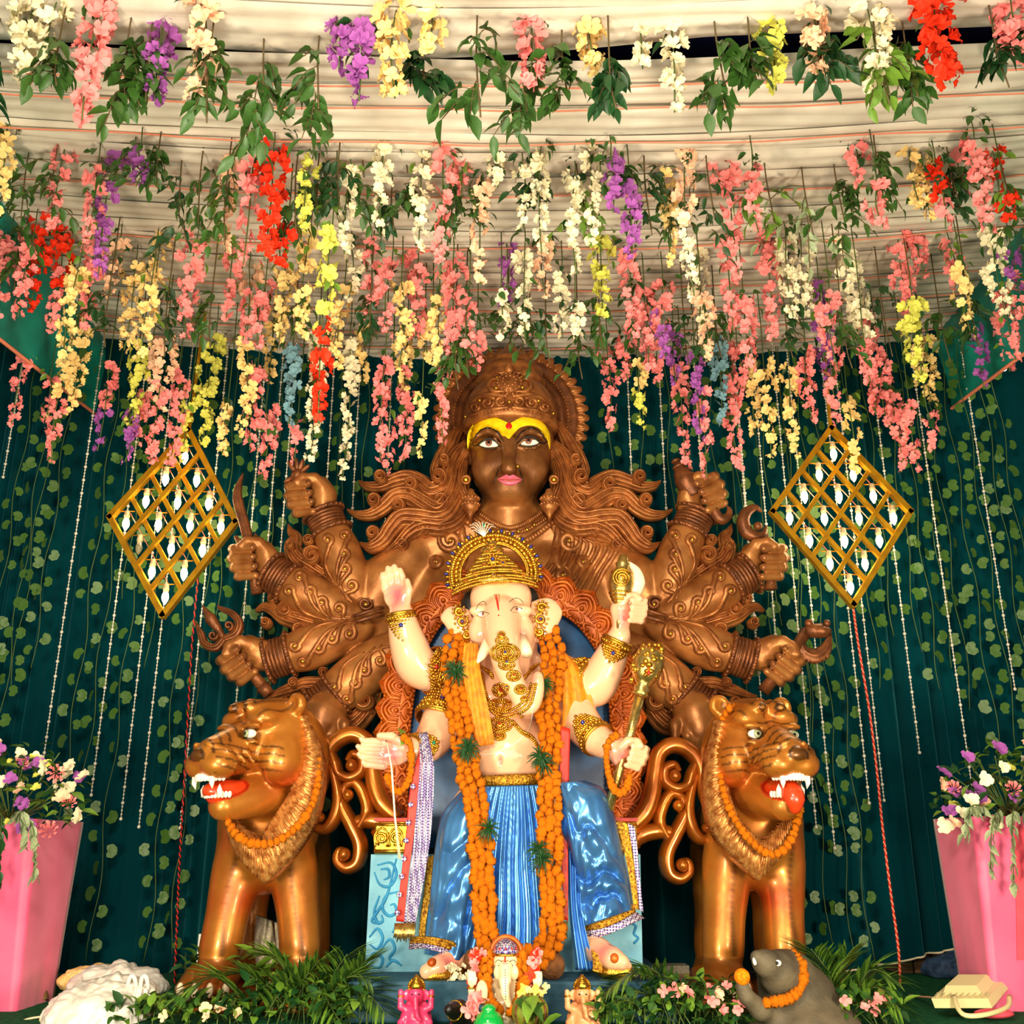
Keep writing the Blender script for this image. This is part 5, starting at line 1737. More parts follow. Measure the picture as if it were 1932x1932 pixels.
to = []
rings(NB, 5.0, 953, 1232, [(8, 7, 2.2), (15, 11, 2.4), (22, 15, 2.2), (27, 17, 1.8)], to)
rings(NB, 5.0, 947, 1209, [(5, 4, 1.9), (11, 8, 1.9)], to)
rings(NB, 5.0, 956, 1254, [(7, 6, 2.0), (14, 9, 2.0)], to)
rings(NB, 5.0, 969, 1275, [(6, 5, 1.9), (12, 9, 2.0)], to)
rings(NB, 5.0, 982, 1301, [(5, 5, 1.8), (10, 8, 1.9)], to)
rings(NB, 5.0, 988, 1319, [(5, 4, 1.7)], to)
part('trunk_ornament', join(*to), M['gold'], gan, kind='stuff')
for x, y, r, gm in ((946, 1198, 0.018, 'jewelred'), (953, 1231, 0.020, 'jewelblue'), (956, 1249, 0.018, 'jewelblue'), (970, 1274, 0.018, 'jewelred'), (983, 1300, 0.016, 'jewelred'), (989, 1318, 0.013, 'jewelred')):
    jewel(gan, hit(NB, x, y, 5.0, 0.008), r, gm)

# crown: tiers, peaked front plate, beaded arch
gcw = W(934, 1112, 5.27)
m3 = MP(1080, 5.27)
tl = Matrix.Rotation(math.radians(-5), 4, 'Y')
crp = [(62, 0), (63, 10), (56, 18), (50, 26), (50, 36), (45, 44), (40, 50), (36, 52), (34, 60), (26, 66), (20, 70), (23, 76), (18, 82), (10, 86), (12, 92), (3, 96)]
gl = lathe([(r * m3, z * m3 * 1.0) for r, z in crp], 36)
gcr = part('crown', xf(gl, Matrix.Translation(gcw) @ tl @ Matrix.Scale(0.9, 4, (0, 1, 0))), M['goldp'], gan)


def G(a, b, dy=0.0):
    """point on the crown: a pixels right, b pixels up from its base"""
    return gcw + tl @ Vector((a * m3, dy, b * m3))


arch = []
for k in range(61):
    a = math.radians(-16 + 212 * k / 60)
    arch.append((83 * math.cos(a), 30 + 80 * math.sin(a)))
L = [tube([G(p[0] * s_, 30 + (p[1] - 30) * s_, 0.01) for p in arch], r_, 8) for s_, r_ in ((1.0, 0.008), (0.90, 0.015), (0.80, 0.011), (0.76, 0.008))]
for k, p in enumerate(arch[1:-1]):
    L.append(ball(G(p[0] * 0.95, 30 + (p[1] - 30) * 0.95, -0.006), (0.013, 0.013, 0.013), 6, 5))
    if k % 2 == 0:
        L.append(ball(G(p[0] * 0.85, 30 + (p[1] - 30) * 0.85, -0.008), 0.015, 8, 6))
        d = tl @ Vector((p[0], 0, p[1] - 30)).normalized()
        L.append(xf(lathe([(0.011, 0), (0.010, 0.012), (0.002, 0.032)], 6), Matrix.Translation(G(p[0] * 1.02, 30 + (p[1] - 30) * 1.02, 0.005)) @ d.to_track_quat('Z', 'Y').to_matrix().to_4x4()))
part('crown_arch', join(*L), M['gold'], gcr)
L = []
for k in range(2, 59, 4):
    p = arch[k]
    d = tl @ Vector((p[0], 0, p[1] - 30)).normalized()
    part('gem', ball(G(p[0] * 1.08, 30 + (p[1] - 30) * 1.08, 0.0), (0.008, 0.008, 0.013), 8, 6, rot=d.to_track_quat('Z', 'Y').to_matrix()), M['jewelblue'], gcr)
for row, (b, hw, r_) in enumerate(((0, 78, 3.4), (5, 75, 2.6), (11, 70, 3.6), (17, 62, 2.4), (22, 50, 3.4), (28, 42, 2.6), (34, 36, 3.2), (40, 30, 2.6), (46, 24, 3.2), (52, 18, 2.6), (58, 12, 3.0), (64, 7, 2.6), (70, 3, 3.0), (76, 0, 3.0))):
    n = max(0, int(hw / (r_ * 0.9)))
    for k in range(-n, n + 1):
        a = hw * k / max(n, 1)
        L.append(ball(G(a, b + 10 * (abs(a) / 78.0) ** 2 * (-1) + 2, -0.135 * math.sqrt(max(0, 1 - (a / 86.0) ** 2)) - 0.018 - 0.01 * (row % 2)), r_ * 0.0027, 6, 4))
part('crown_plate', join(*L), M['gold'], gcr)
for a, b, r, gm in ((0, 42, 0.030, 'jewelblue'), (18, 34, 0.016, 'jewelblue'), (-16, 32, 0.014, 'jewelred'), (-34, 18, 0.012, 'jewelred'), (38, 20, 0.012, 'jewelred'), (0, 64, 0.013, 'jewelred'), (12, 58, 0.011, 'jewelred'), (-10, 58, 0.011, 'jewelred'), (54, 10, 0.011, 'jewelred'), (-52, 8, 0.011, 'jewelred'), (0, 12, 0.012, 'jewelblue')):
    jewel(gcr, G(a, b, -0.15 * math.sqrt(max(0, 1 - (a / 86.0) ** 2)) - 0.016), r, gm)
# feather tuft on the crown
L = []
for k in range(9):
    a = -1.4 + 0.30 * k
    p0 = G(-12, 100, -0.05)
    p1 = p0 + Vector((0.055 * math.sin(a - 0.3), -0.01, 0.075 * math.cos(a * 0.8)))
    p2 = p1 + Vector((0.03 * math.sin(a * 2), -0.01, -0.012 + 0.01 * math.cos(a)))
    L.append(tube(crom([p0, p1, p2], 4), [0.0022, 0.0018, 0.0008], 4))
part('white_feather', join(*L), M['white'], gcr)
part('gem', ball(G(-11, 122, -0.05), (0.008, 0.006, 0.014), 8, 6), M['jewelgreen'], gcr)

# neck and chest ornaments
L = []


def beadline(pts, r, off=()):
    P = crom(pts, 12)
    d = np.concatenate([[0], np.cumsum(np.linalg.norm(np.diff(P, axis=0), axis=1))])
    s = 0.0
    while s < d[-1]:
        L.append(ball(hit(NB, np.interp(s, d, P[:, 0]), np.interp(s, d, P[:, 1]), 5.1, 0.003), r * 0.0036, 6, 5))
        s += r * 1.8


for o in (0, 6, 12):
    beadline([(898 + o, 1252 + o * 0.6), (915 + o, 1264 + o * 0.4), (930, 1278 + o * 0.3)], 2.4)
    beadline([(990, 1276 + o * 0.3), (1006 - o * 0.5, 1262 + o * 0.3), (1018 - o, 1250 + o * 0.5)], 2.4)
for o in (0, 5, 10):
    beadline([(900 + o, 1270), (908 + o, 1310), (926 + o * 0.7, 1340 - o * 0.2), (948, 1354 - o), (975 - o * 0.7, 1348 - o), (1000 - o, 1330 - o), (1012 - o, 1290)], 2.3 if o != 5 else 1.7)
rings(NB, 5.1, 944, 1302, [(7, 7, 2.0), (14, 12, 2.2)], L)
rings(NB, 5.1, 944, 1330, [(6, 5, 2.0), (12, 8, 2.2), (20, 11, 2.0)], L)
rings(NB, 5.1, 944, 1367, [(8, 7, 2.2), (15, 11, 2.4), (22, 14, 2.0)], L)
rings(NB, 5.1, 942, 1388, [(6, 5, 2.0), (11, 8, 2.0)], L)
for o in (0, 5):
    beadline([(968, 1360 + o), (984, 1378 + o), (1004, 1390 + o), (1018, 1412 + o)], 2.2)
chn = part('chest_necklace', join(*L), M['gold'], gan, kind='stuff')
for x, y, r, gm in ((945, 1303, 0.026, 'jewelred'), (935, 1295, 0.012, 'jewelblue'), (956, 1296, 0.012, 'jewelblue'), (932, 1324, 0.014, 'jewelred'), (960, 1326, 0.014, 'jewelred'), (942, 1366, 0.020, 'jewelred'), (940, 1388, 0.013, 'jewelred'), (966, 1362, 0.010, 'jewelgreen'), (984, 1350, 0.010, 'jewelgreen'), (925, 1361, 0.010, 'jewelgreen')):
    jewel(chn, hit(NB, x, y, 5.1, 0.012), r, gm)
part('sacred_thread', line_on(NB, [(1005, 1330), (1000, 1370), (975, 1400), (935, 1420), (905, 1425)], 1.6, 5.1, lift=0.002), M['white'], gan)

# belt and blue satin cloth
SQ = lambda z: math.sqrt(max(0.0, 1 - z * z))
part('gold_belt', sheet([(888, 1464), (889, 1484)], [(1030, 1458), (1032, 1480)], lambda u, t: 5.20 - 0.13 * SQ(2 * u - 1) - 0.01 * math.sin(PI * t), 8, 30), M['goldtrim'], gan)


def nz(a, b, c=0.0):
    return noise.noise(Vector((a, b, c)))


def ridge(x):
    """soft round folds with narrow valleys"""
    return abs(math.sin(PI * x)) ** 0.8 - 0.55


def f_left(u, t):
    z = 2 * u - 1
    base_ = 5.14 - 0.16 * SQ(z) ** 0.8 - 0.05 * math.sin(PI * min(1, t * 1.25)) - 0.02 * t
    w_ = SQ(z) * (0.25 + 0.75 * min(1, t * 1.4))
    a = 2.6 * t + 2.2 * (u - 0.15) ** 2 + 0.9 * nz(2.2 * u, 2.4 * t, 1) + 0.25 * nz(6 * u, 5 * t, 2)
    f = 0.042 * w_ * ridge(a) + 0.013 * w_ * nz(5 * u + 3 * t, 9 * t - 2 * u, 4) * 1.6
    f += 0.014 * max(0, u - 0.60) * 2.5 * math.sin(u * 38 + 3 * t + 3 * nz(u, 3 * t, 5))
    f += 0.012 * max(0, 0.25 - u) * 4 * math.sin(u * 44 + 3 * t)
    return base_ - f


def f_mid(u, t):
    fan = (u - 0.6) / (0.25 + 0.75 * t) + 0.05 * nz(3 * u, 2 * t, 7)
    return 5.10 - 0.04 * SQ(2 * u - 1) - 0.03 * t - (0.034 * ridge(fan * 3.6) + 0.010 * ridge(fan * 8.3 + 0.3)) * (0.45 + 0.55 * t)


def f_right(u, t):
    z = 2 * u - 1
    base_ = 5.12 - 0.17 * SQ(z) ** 0.8 - 0.06 * math.sin(PI * min(1, t * 1.5)) * (1 - 0.4 * t)
    w_ = SQ(z) * (0.2 + 0.8 * min(1, t * 2))
    a = 3.6 * t + 1.8 * (u - 0.6) ** 2 - 1.0 * u + 1.0 * nz(2.4 * u, 2.6 * t, 11) + 0.3 * nz(6 * u, 6 * t, 12)
    f = 0.044 * w_ * ridge(a) + 0.014 * w_ * nz(5 * u, 10 * t + 3 * u, 14) * 1.6
    f += 0.014 * max(0, 0.32 - u) * 3 * math.sin(u * 44 + 2 * t + 2 * nz(u, 3 * t, 15))
    return base_ - f


LA = [(884, 1480), (858, 1505), (832, 1540), (820, 1600), (811, 1680), (804, 1750), (800, 1800)]
LB = [(925, 1487), (928, 1540), (922, 1600), (920, 1680), (912, 1750), (896, 1818)]
part('satin_cloth', sheet(LA, LB, f_left, 110, 46, 0.006), M['satin'], gan, label='blue satin over the leg on the left')
part('satin_cloth', sheet([(898, 1484), (912, 1560), (924, 1640), (934, 1720), (940, 1800)], [(1036, 1480), (1032, 1560), (1026, 1640), (1024, 1720), (1022, 1800)], f_mid, 100, 70, 0.006), M['satin'], gan, label='pleated blue satin between the legs')
RA = [(1046, 1478), (1052, 1540), (1066, 1600), (1076, 1660), (1082, 1720), (1090, 1752)]
RB = [(1104, 1472), (1140, 1490), (1158, 1532), (1172, 1590), (1188, 1660), (1196, 1715)]
part('satin_cloth', sheet(RA, RB, f_right, 110, 46, 0.006), M['satin'], gan, label='blue satin over the leg on the right')
part('satin_tail', sheet([(1066, 1530), (1070, 1620), (1074, 1720), (1086, 1830)], [(1086, 1535), (1092, 1620), (1098, 1720), (1124, 1832)], lambda u, t: 4.97 + 0.014 * math.sin(u * 16 + 2 * t) + 0.05 * (1 - t), 60, 20, 0.006), M['satin'], gan)
for A_, B_, nm, mm, Yf in (
        ([(774, 1768), (800, 1766), (840, 1772), (862, 1782), (872, 1812)], [(772, 1780), (800, 1780), (838, 1788), (852, 1798), (858, 1822)], 'gold_hem', 'goldtrim', lambda u, t: 5.0 - 0.06 * math.sin(PI * t) - 0.004 * math.sin(u * 9)),
        ([(772, 1780), (800, 1780), (838, 1788), (852, 1798), (858, 1822)], [(771, 1792), (800, 1790), (832, 1798), (846, 1806), (850, 1828)], 'silver_hem', 'silver', lambda u, t: 5.0 - 0.06 * math.sin(PI * t) - 0.004 * math.sin(u * 9)),
        ([(806, 1618), (800, 1680), (792, 1740), (790, 1772)], [(822, 1612), (812, 1690), (804, 1740), (802, 1772)], 'gold_border', 'goldtrim', lambda u, t: 5.08 - 0.03 * t),
        ([(1091, 1742), (1130, 1736), (1165, 1722), (1192, 1704)], [(1094, 1758), (1135, 1752), (1170, 1738), (1200, 1720)], 'gold_hem', 'goldtrim', lambda u, t: 4.985 + 0.06 * (2 * t - 1) ** 2),
        ([(1094, 1758), (1135, 1752), (1170, 1738), (1200, 1720)], [(1104, 1772), (1140, 1766), (1178, 1750), (1217, 1732)], 'silver_hem', 'silver', lambda u, t: 4.98 + 0.06 * (2 * t - 1) ** 2),
        ([(1162, 1548), (1176, 1600), (1188, 1660), (1196, 1716)], [(1184, 1552), (1192, 1600), (1200, 1660), (1206, 1716)], 'gold_border', 'goldtrim', lambda u, t: 5.06 - 0.02 * t),
        ([(1184, 1552), (1192, 1600), (1200, 1660), (1206, 1716)], [(1198, 1560), (1203, 1600), (1208, 1660), (1214, 1722)], 'silver_border', 'silver', lambda u, t: 5.065 - 0.02 * t),
        ([(1116, 1790), (1118, 1812), (1118, 1832)], [(1128, 1800), (1136, 1818), (1136, 1836)], 'gold_border', 'goldtrim', lambda u, t: 4.93)):
    part(nm, sheet(A_, B_, Yf, 40, 6), M[mm], gan)
for pts in ([(792, 1846, 4.90), (815, 1849, 4.90), (850, 1848, 4.93), (880, 1842, 5.0)], [(1118, 1834, 5.0), (1145, 1840, 4.95), (1172, 1842, 4.93), (1194, 1842, 4.92)]):
    so = part('sandal', tube([W(*p) + Vector((0, 0, 0.014)) for p in crom(pts, 5)], [0.018, 0.03, 0.034, 0.03], 12), M['gold'], gan)
    part('toe_knob', ball(W(pts[1][0] + (0 if pts[0][0] < 900 else 14), pts[1][1] - 32, 4.89), 0.022, 10, 8), M['orange'], so)

# gauze scarf, silver shawl, red strip
part('gauze_scarf', sheet([(876, 1212), (872, 1260), (878, 1300), (884, 1340), (892, 1380), (902, 1408)], [(902, 1214), (906, 1262), (916, 1310), (924, 1350), (930, 1385), (932, 1404)], lambda u, t: 5.09 - 0.03 * math.sin(PI * t) + 0.006 * math.sin(u * 14 + 3 * t), 40, 14, 0.003), M['saffron'], gan)
part('gauze_scarf', sheet([(1050, 1225), (1058, 1262), (1060, 1300), (1062, 1340), (1056, 1374)], [(1066, 1230), (1092, 1258), (1108, 1290), (1120, 1330), (1124, 1350)], lambda u, t: 5.17 - 0.03 * math.sin(PI * t) + 0.01 * math.sin(u * 14 + 3 * t) + 0.05 * u, 40, 16, 0.003), M['saffron'], gan)
shy = lambda u, t: 4.98 - 0.02 * math.sin(PI * t) + 0.06 * max(0, 0.15 - t) * 4 + 0.006 * math.sin(u * 18)
part('silver_shawl', sheet([(790, 1384), (792, 1430), (788, 1500), (782, 1570), (772, 1660), (762, 1742)], [(806, 1380), (818, 1440), (818, 1500), (812, 1580), (800, 1660), (784, 1742)], shy, 70, 14), M['silver'], gan)
rb_ = part('red_border', sheet([(796, 1400), (784, 1440), (772, 1500), (766, 1570), (756, 1660), (747, 1738)], [(796, 1390), (793, 1440), (788, 1500), (780, 1580), (770, 1660), (762, 1740)], lambda u, t: shy(u, t) + 0.004, 60, 6), M['red'], gan)
for k in range(8):
    t_ = 0.24 + 0.104 * k
    q = W(779 - 24 * (t_ - 0.24) / 0.76 * 1.3, 1484 + 34 * k, 4.95)
    mi = part('mirror_disc', lathe([(0.013, -0.004), (0.013, 0.004), (0.010, 0.006), (0, 0.006)], 14, q, (0, -1, 0)), M['silver'], rb_)
L = []
for k in range(22):
    x = 746 + 1.75 * k
    L.append(tube([W(x, 1742, 4.965), W(x - 1 + 0.02 * k, 1760, 4.95), W(x - 3 + RND.uniform(-1, 1), 1772 + RND.uniform(-4, 6), 4.955)], [0.004, 0.004, 0.002], 4))
part('tassel_fringe', join(*L), M['goldp'], gan)
part('red_strip', sheet([(1058, 1370), (1056, 1450), (1057, 1560), (1060, 1650), (1064, 1735)], [(1076, 1375), (1074, 1450), (1072, 1560), (1072, 1650), (1072, 1738)], lambda u, t: 5.03 - 0.06 * t, 40, 5), M['red'], gan)
L = [tube([W(1062 + 2 * k, 1738, 4.965), W(1062 + 1.6 * k, 1772, 4.96)], 0.004, 4) for k in range(5)]
part('tassel_fringe', join(*L), M['goldp'], gan)

nt_ = M['silver'].node_tree
ck_ = nt_.nodes.new('ShaderNodeTexChecker')
ck_.inputs['Scale'].default_value = 105
ck_.inputs['Color1'].default_value = lin((236, 232, 238))
ck_.inputs['Color2'].default_value = lin((104, 78, 150))
tc_ = nt_.nodes.new('ShaderNodeTexCoord')
mp_ = nt_.nodes.new('ShaderNodeMapping')
mp_.inputs['Rotation'].default_value = (0, 0.78, 0)
nt_.links.new(tc_.outputs['Object'], mp_.inputs['Vector'])
nt_.links.new(mp_.outputs['Vector'], ck_.inputs['Vector'])
nt_.links.new(ck_.outputs['Color'], nt_.nodes['Principled BSDF'].inputs['Base Color'])

# held things
mace = thing('mace', 'long gold mace with a lion-faced head held upright in a statue hand', 'mace', tuple(W(1148, 1528, 5.0)))
part('shaft', tube([W(1148, 1528, 5.0), W(1170, 1450, 5.0), W(1190, 1380, 5.0), W(1206, 1316, 5.0)], [0.024, 0.022, 0.024, 0.026], 14), M['goldp'], mace)
ma = W(1226, 1240, 5.0) - W(1206, 1316, 5.0)
hd = part('mace_head', lathe([(0.026, 0), (0.044, 0.01), (0.034, 0.025), (0.042, 0.04), (0.03, 0.055), (0.05, 0.08), (0.072, 0.11), (0.078, 0.17), (0.07, 0.22), (0.045, 0.25), (0.01, 0.26)], 22, W(1207, 1314, 5.0), ma), M['goldp'], mace)
mc_ = W(1220, 1256, 5.0)
md_ = ma.normalized()
L = []
for k in range(46):
    a, b = RND.uniform(-1.7, 1.7), RND.uniform(-0.09, 0.11)
    r_ = 0.074 * math.sqrt(max(0.2, 1 - (b / 0.13) ** 2))
    L.append(ball(mc_ + md_ * b + Vector((r_ * math.sin(a), -r_ * math.cos(a), 0)), RND.uniform(0.009, 0.016), 6, 5))
L += [ball(mc_ + Vector((0.0, -0.085, -0.01)), (0.02, 0.02, 0.016), 10, 8), ball(mc_ + Vector((0.0, -0.08, -0.04)), (0.026, 0.016, 0.014), 10, 8)]
part('lion_face', join(*L), M['gold'], hd)
part('tongue', ball(mc_ + Vector((-0.004, -0.093, -0.05)), (0.008, 0.008, 0.013), 8, 6), M['redpaint'], hd)

con = thing('conch', 'gold spiral conch with a white lip held in the raised statue hand', 'conch', tuple(W(1174, 1150, 5.14)))
ca = W(1176, 1040, 5.14) - W(1168, 1150, 5.14)
part('shell', lathe([(0.008, -0.12), (0.014, -0.05), (0.02, 0.0), (0.045, 0.04), (0.058, 0.075), (0.064, 0.105), (0.067, 0.13), (0.064, 0.16), (0.056, 0.185), (0.038, 0.205), (0.034, 0.225), (0.04, 0.235), (0.03, 0.25), (0.026, 0.27), (0.018, 0.285), (0.004, 0.29)], 26, W(1169, 1146, 5.14), ca), M['goldp'], con)
L = [torus_at(W(1169, 1146, 5.14) + ca.normalized() * z, ca, r_, 0.006, 26, 5) for r_, z in ((0.028, 0.02), (0.042, 0.037), (0.051, 0.055), (0.058, 0.073), (0.056, 0.185))]
L.append(tube([W(1171, 1096, 5.14) + Vector((0.5 * (q[0] - 1171) * 0.0054, -0.066 + 0.00002 * ((q[0] - 1171) ** 2), (1096 - q[1]) * 0.0027)) for q in spiral(1171, 1096, 19, 2, 30, 3.2, 40)], [0.006, 0.006], 6))
part('spiral_ridge', join(*L), M['gold'], con)
part('white_lip', ribbon([(1186, 1062), (1199, 1078), (1204, 1100), (1196, 1122), (1182, 1140), (1176, 1150)], [6, 20, 28, 24, 12, 3], 5.15, 0.04, n=5), M['cream'], con)

# ------------------------------------------------------------------ marigolds
def mari_mesh(seed):
    r = random.Random(seed)
    V, F = ball((0, 0, 0), 1.0, 14, 9)
    V = np.array([v * (1 + 0.22 * math.sin(7 * math.atan2(v[1], v[0]) + 3 * v[2] * 2) * (1 - v[2] ** 2) + r.uniform(-0.12, 0.12)) for v in V]) * np.array((1, 1, 0.72))
    return mesh_of('marigold', V, F, M['marigold'])


MARI = [mari_mesh(i) for i in range(4)]


def mari_rope(parent, pts, width, sp, r, rr, cols=3, depth=0.02):
    """pts: (x,y,Y) pixels"""
    P = crom(pts, 10)
    d = np.concatenate([[0], np.cumsum(np.linalg.norm(np.diff(P[:, :2], axis=0), axis=1))])
    s = 0.0
    row = 0
    while s < d[-1]:
        x, y, Y = (np.interp(s, d, P[:, k]) for k in range(3))
        x2, y2 = np.interp(s + 3, d, P[:, 0]), np.interp(s + 3, d, P[:, 1])
        n = np.array((-(y2 - y), x2 - x))
        n /= np.linalg.norm(n) + 1e-9
        for c in range(cols):
            o = (c - (cols - 1) / 2) * width / max(1, cols - 0.6) + rr.uniform(-3.5, 3.5) * (cols > 1)
            p = W(x + n[0] * o, y + n[1] * o + rr.uniform(-2.5, 2.5) * (cols > 1) + (sp * 0.5 if (c % 2) else 0), Y - depth * (1 - (2 * o / width) ** 2) + rr.uniform(-0.006, 0.006))
            inst('marigold', MARI[rr.randrange(4)], parent, p, (rr.uniform(1.1, 2.0), rr.uniform(-0.6, 0.6), rr.uniform(0, 6)), r * rr.uniform(0.88, 1.15))
        s += sp
        row += 1


def fern(parent, x, y, Y, L, n, rr):
    c = W(x, y, Y)
    out = []
    for k in range(n):
        a = rr.uniform(0, 2 * PI)
        d = Vector((math.cos(a), -rr.uniform(0.1, 0.6), math.sin(a)))
        out.append(tube([c, c + d * L * 0.6 * rr.uniform(0.7, 1.2), c + d * L * rr.uniform(0.8, 1.2) + Vector((0, 0, -L * 0.25))], [0.0035, 0.003, 0.001], 4))
    part('fern_tuft', join(*out), M['leafd'], parent, kind='stuff')


mg = thing('marigold_garland', 'thick orange marigold garland hanging from the neck of the seated statue', 'garland', tuple(W(950, 1260, 5.2)))
for q_ in ([(856, 1225, 5.19), (856, 1270, 5.15), (862, 1320, 5.11), (868, 1370, 5.07), (880, 1430, 5.04), (892, 1490, 4.98), (904, 1560, 4.94), (909, 1640, 4.92), (914, 1720, 4.91), (920, 1795, 4.92)],
           [(1042, 1222, 5.20), (1042, 1270, 5.15), (1034, 1320, 5.11), (1038, 1380, 5.07), (1034, 1440, 5.04), (1036, 1500, 4.98), (1038, 1570, 4.94), (1036, 1640, 4.92), (1042, 1720, 4.91), (1040, 1770, 4.92), (1022, 1796, 4.90), (995, 1810, 4.88)]):
    part('garland_core', tube([W(*k_) for k_ in crom(q_, 5)], 0.022, 8), M['marigold'], mg)
mari_rope(mg, [(868, 1200, 5.22), (856, 1225, 5.17), (856, 1270, 5.13), (862, 1320, 5.09), (868, 1370, 5.05), (880, 1430, 5.02), (892, 1490, 4.96), (904, 1560, 4.92), (909, 1640, 4.90), (914, 1720, 4.89), (920, 1800, 4.90)], 36, 15.0, 0.0246, RND, 3)
mari_rope(mg, [(1034, 1196, 5.22), (1042, 1222, 5.18), (1042, 1270, 5.13), (1034, 1320, 5.09), (1038, 1380, 5.05), (1034, 1440, 5.02), (1036, 1500, 4.96), (1038, 1570, 4.92), (1036, 1640, 4.90), (1042, 1720, 4.89), (1040, 1770, 4.90), (1022, 1796, 4.88), (990, 1812, 4.86)], 36, 15.0, 0.0246, RND, 3)
for x, y, Y in ((858, 1262, 5.08), (862, 1270, 5.08), (886, 1408, 4.98), (878, 1414, 4.98), (1018, 1425, 4.98), (1026, 1440, 4.98), (1024, 1290, 5.05), (922, 1562, 4.87), (1016, 1602, 4.87), (1022, 1622, 4.86)):
    fern(mg, x, y, Y, 0.06, 34, RND)
mg2 = thing('marigold_bracelet', 'thin marigold string looped around the mace hand', 'garland', tuple(W(1160, 1400, 5.0)))
mari_rope(mg2, [(1162, 1388, 5.0), (1148, 1400, 4.98), (1144, 1430, 4.97), (1148, 1460, 4.96), (1156, 1485, 4.95), (1168, 1496, 4.94), (1182, 1488, 4.95), (1188, 1462, 4.96)], 10, 9.5, 0.019, RND, 1)
mg3 = thing('marigold_bracelet', 'thin marigold string hanging under the open palm', 'garland', tuple(W(770, 1410, 5.0)))
mari_rope(mg3, [(762, 1392, 4.97), (774, 1404, 4.97), (776, 1430, 4.97), (774, 1460, 4.98), (766, 1482, 4.98), (750, 1494, 4.98), (738, 1482, 4.99), (730, 1462, 5.0)], 10, 9.5, 0.019, RND, 1)
lfm = thing('leaf_offering', 'crumpled betel leaf and string laid on the open palm', 'leaf', tuple(W(745, 1390, 4.98)))
for k, (x, y) in enumerate(((742, 1386), (756, 1380), (728, 1392), (764, 1392))):
    inst('leaf', LEAF['leafy' if k % 2 else 'leafd'][0], lfm, W(x, y + 6, 4.95), Euler((0.4 + 0.3 * k, 0.5 * k, 0.9 * k - 0.5)), 0.085)
part('string', join(*[tube([W(730, 1400, 4.93), W(738 + k, 1450, 4.93), W(744 + k, 1540, 4.95), W(752 + 2 * k, 1620, 4.95)], 0.0022, 4) for k in range(3)]), M['cream'], lfm)
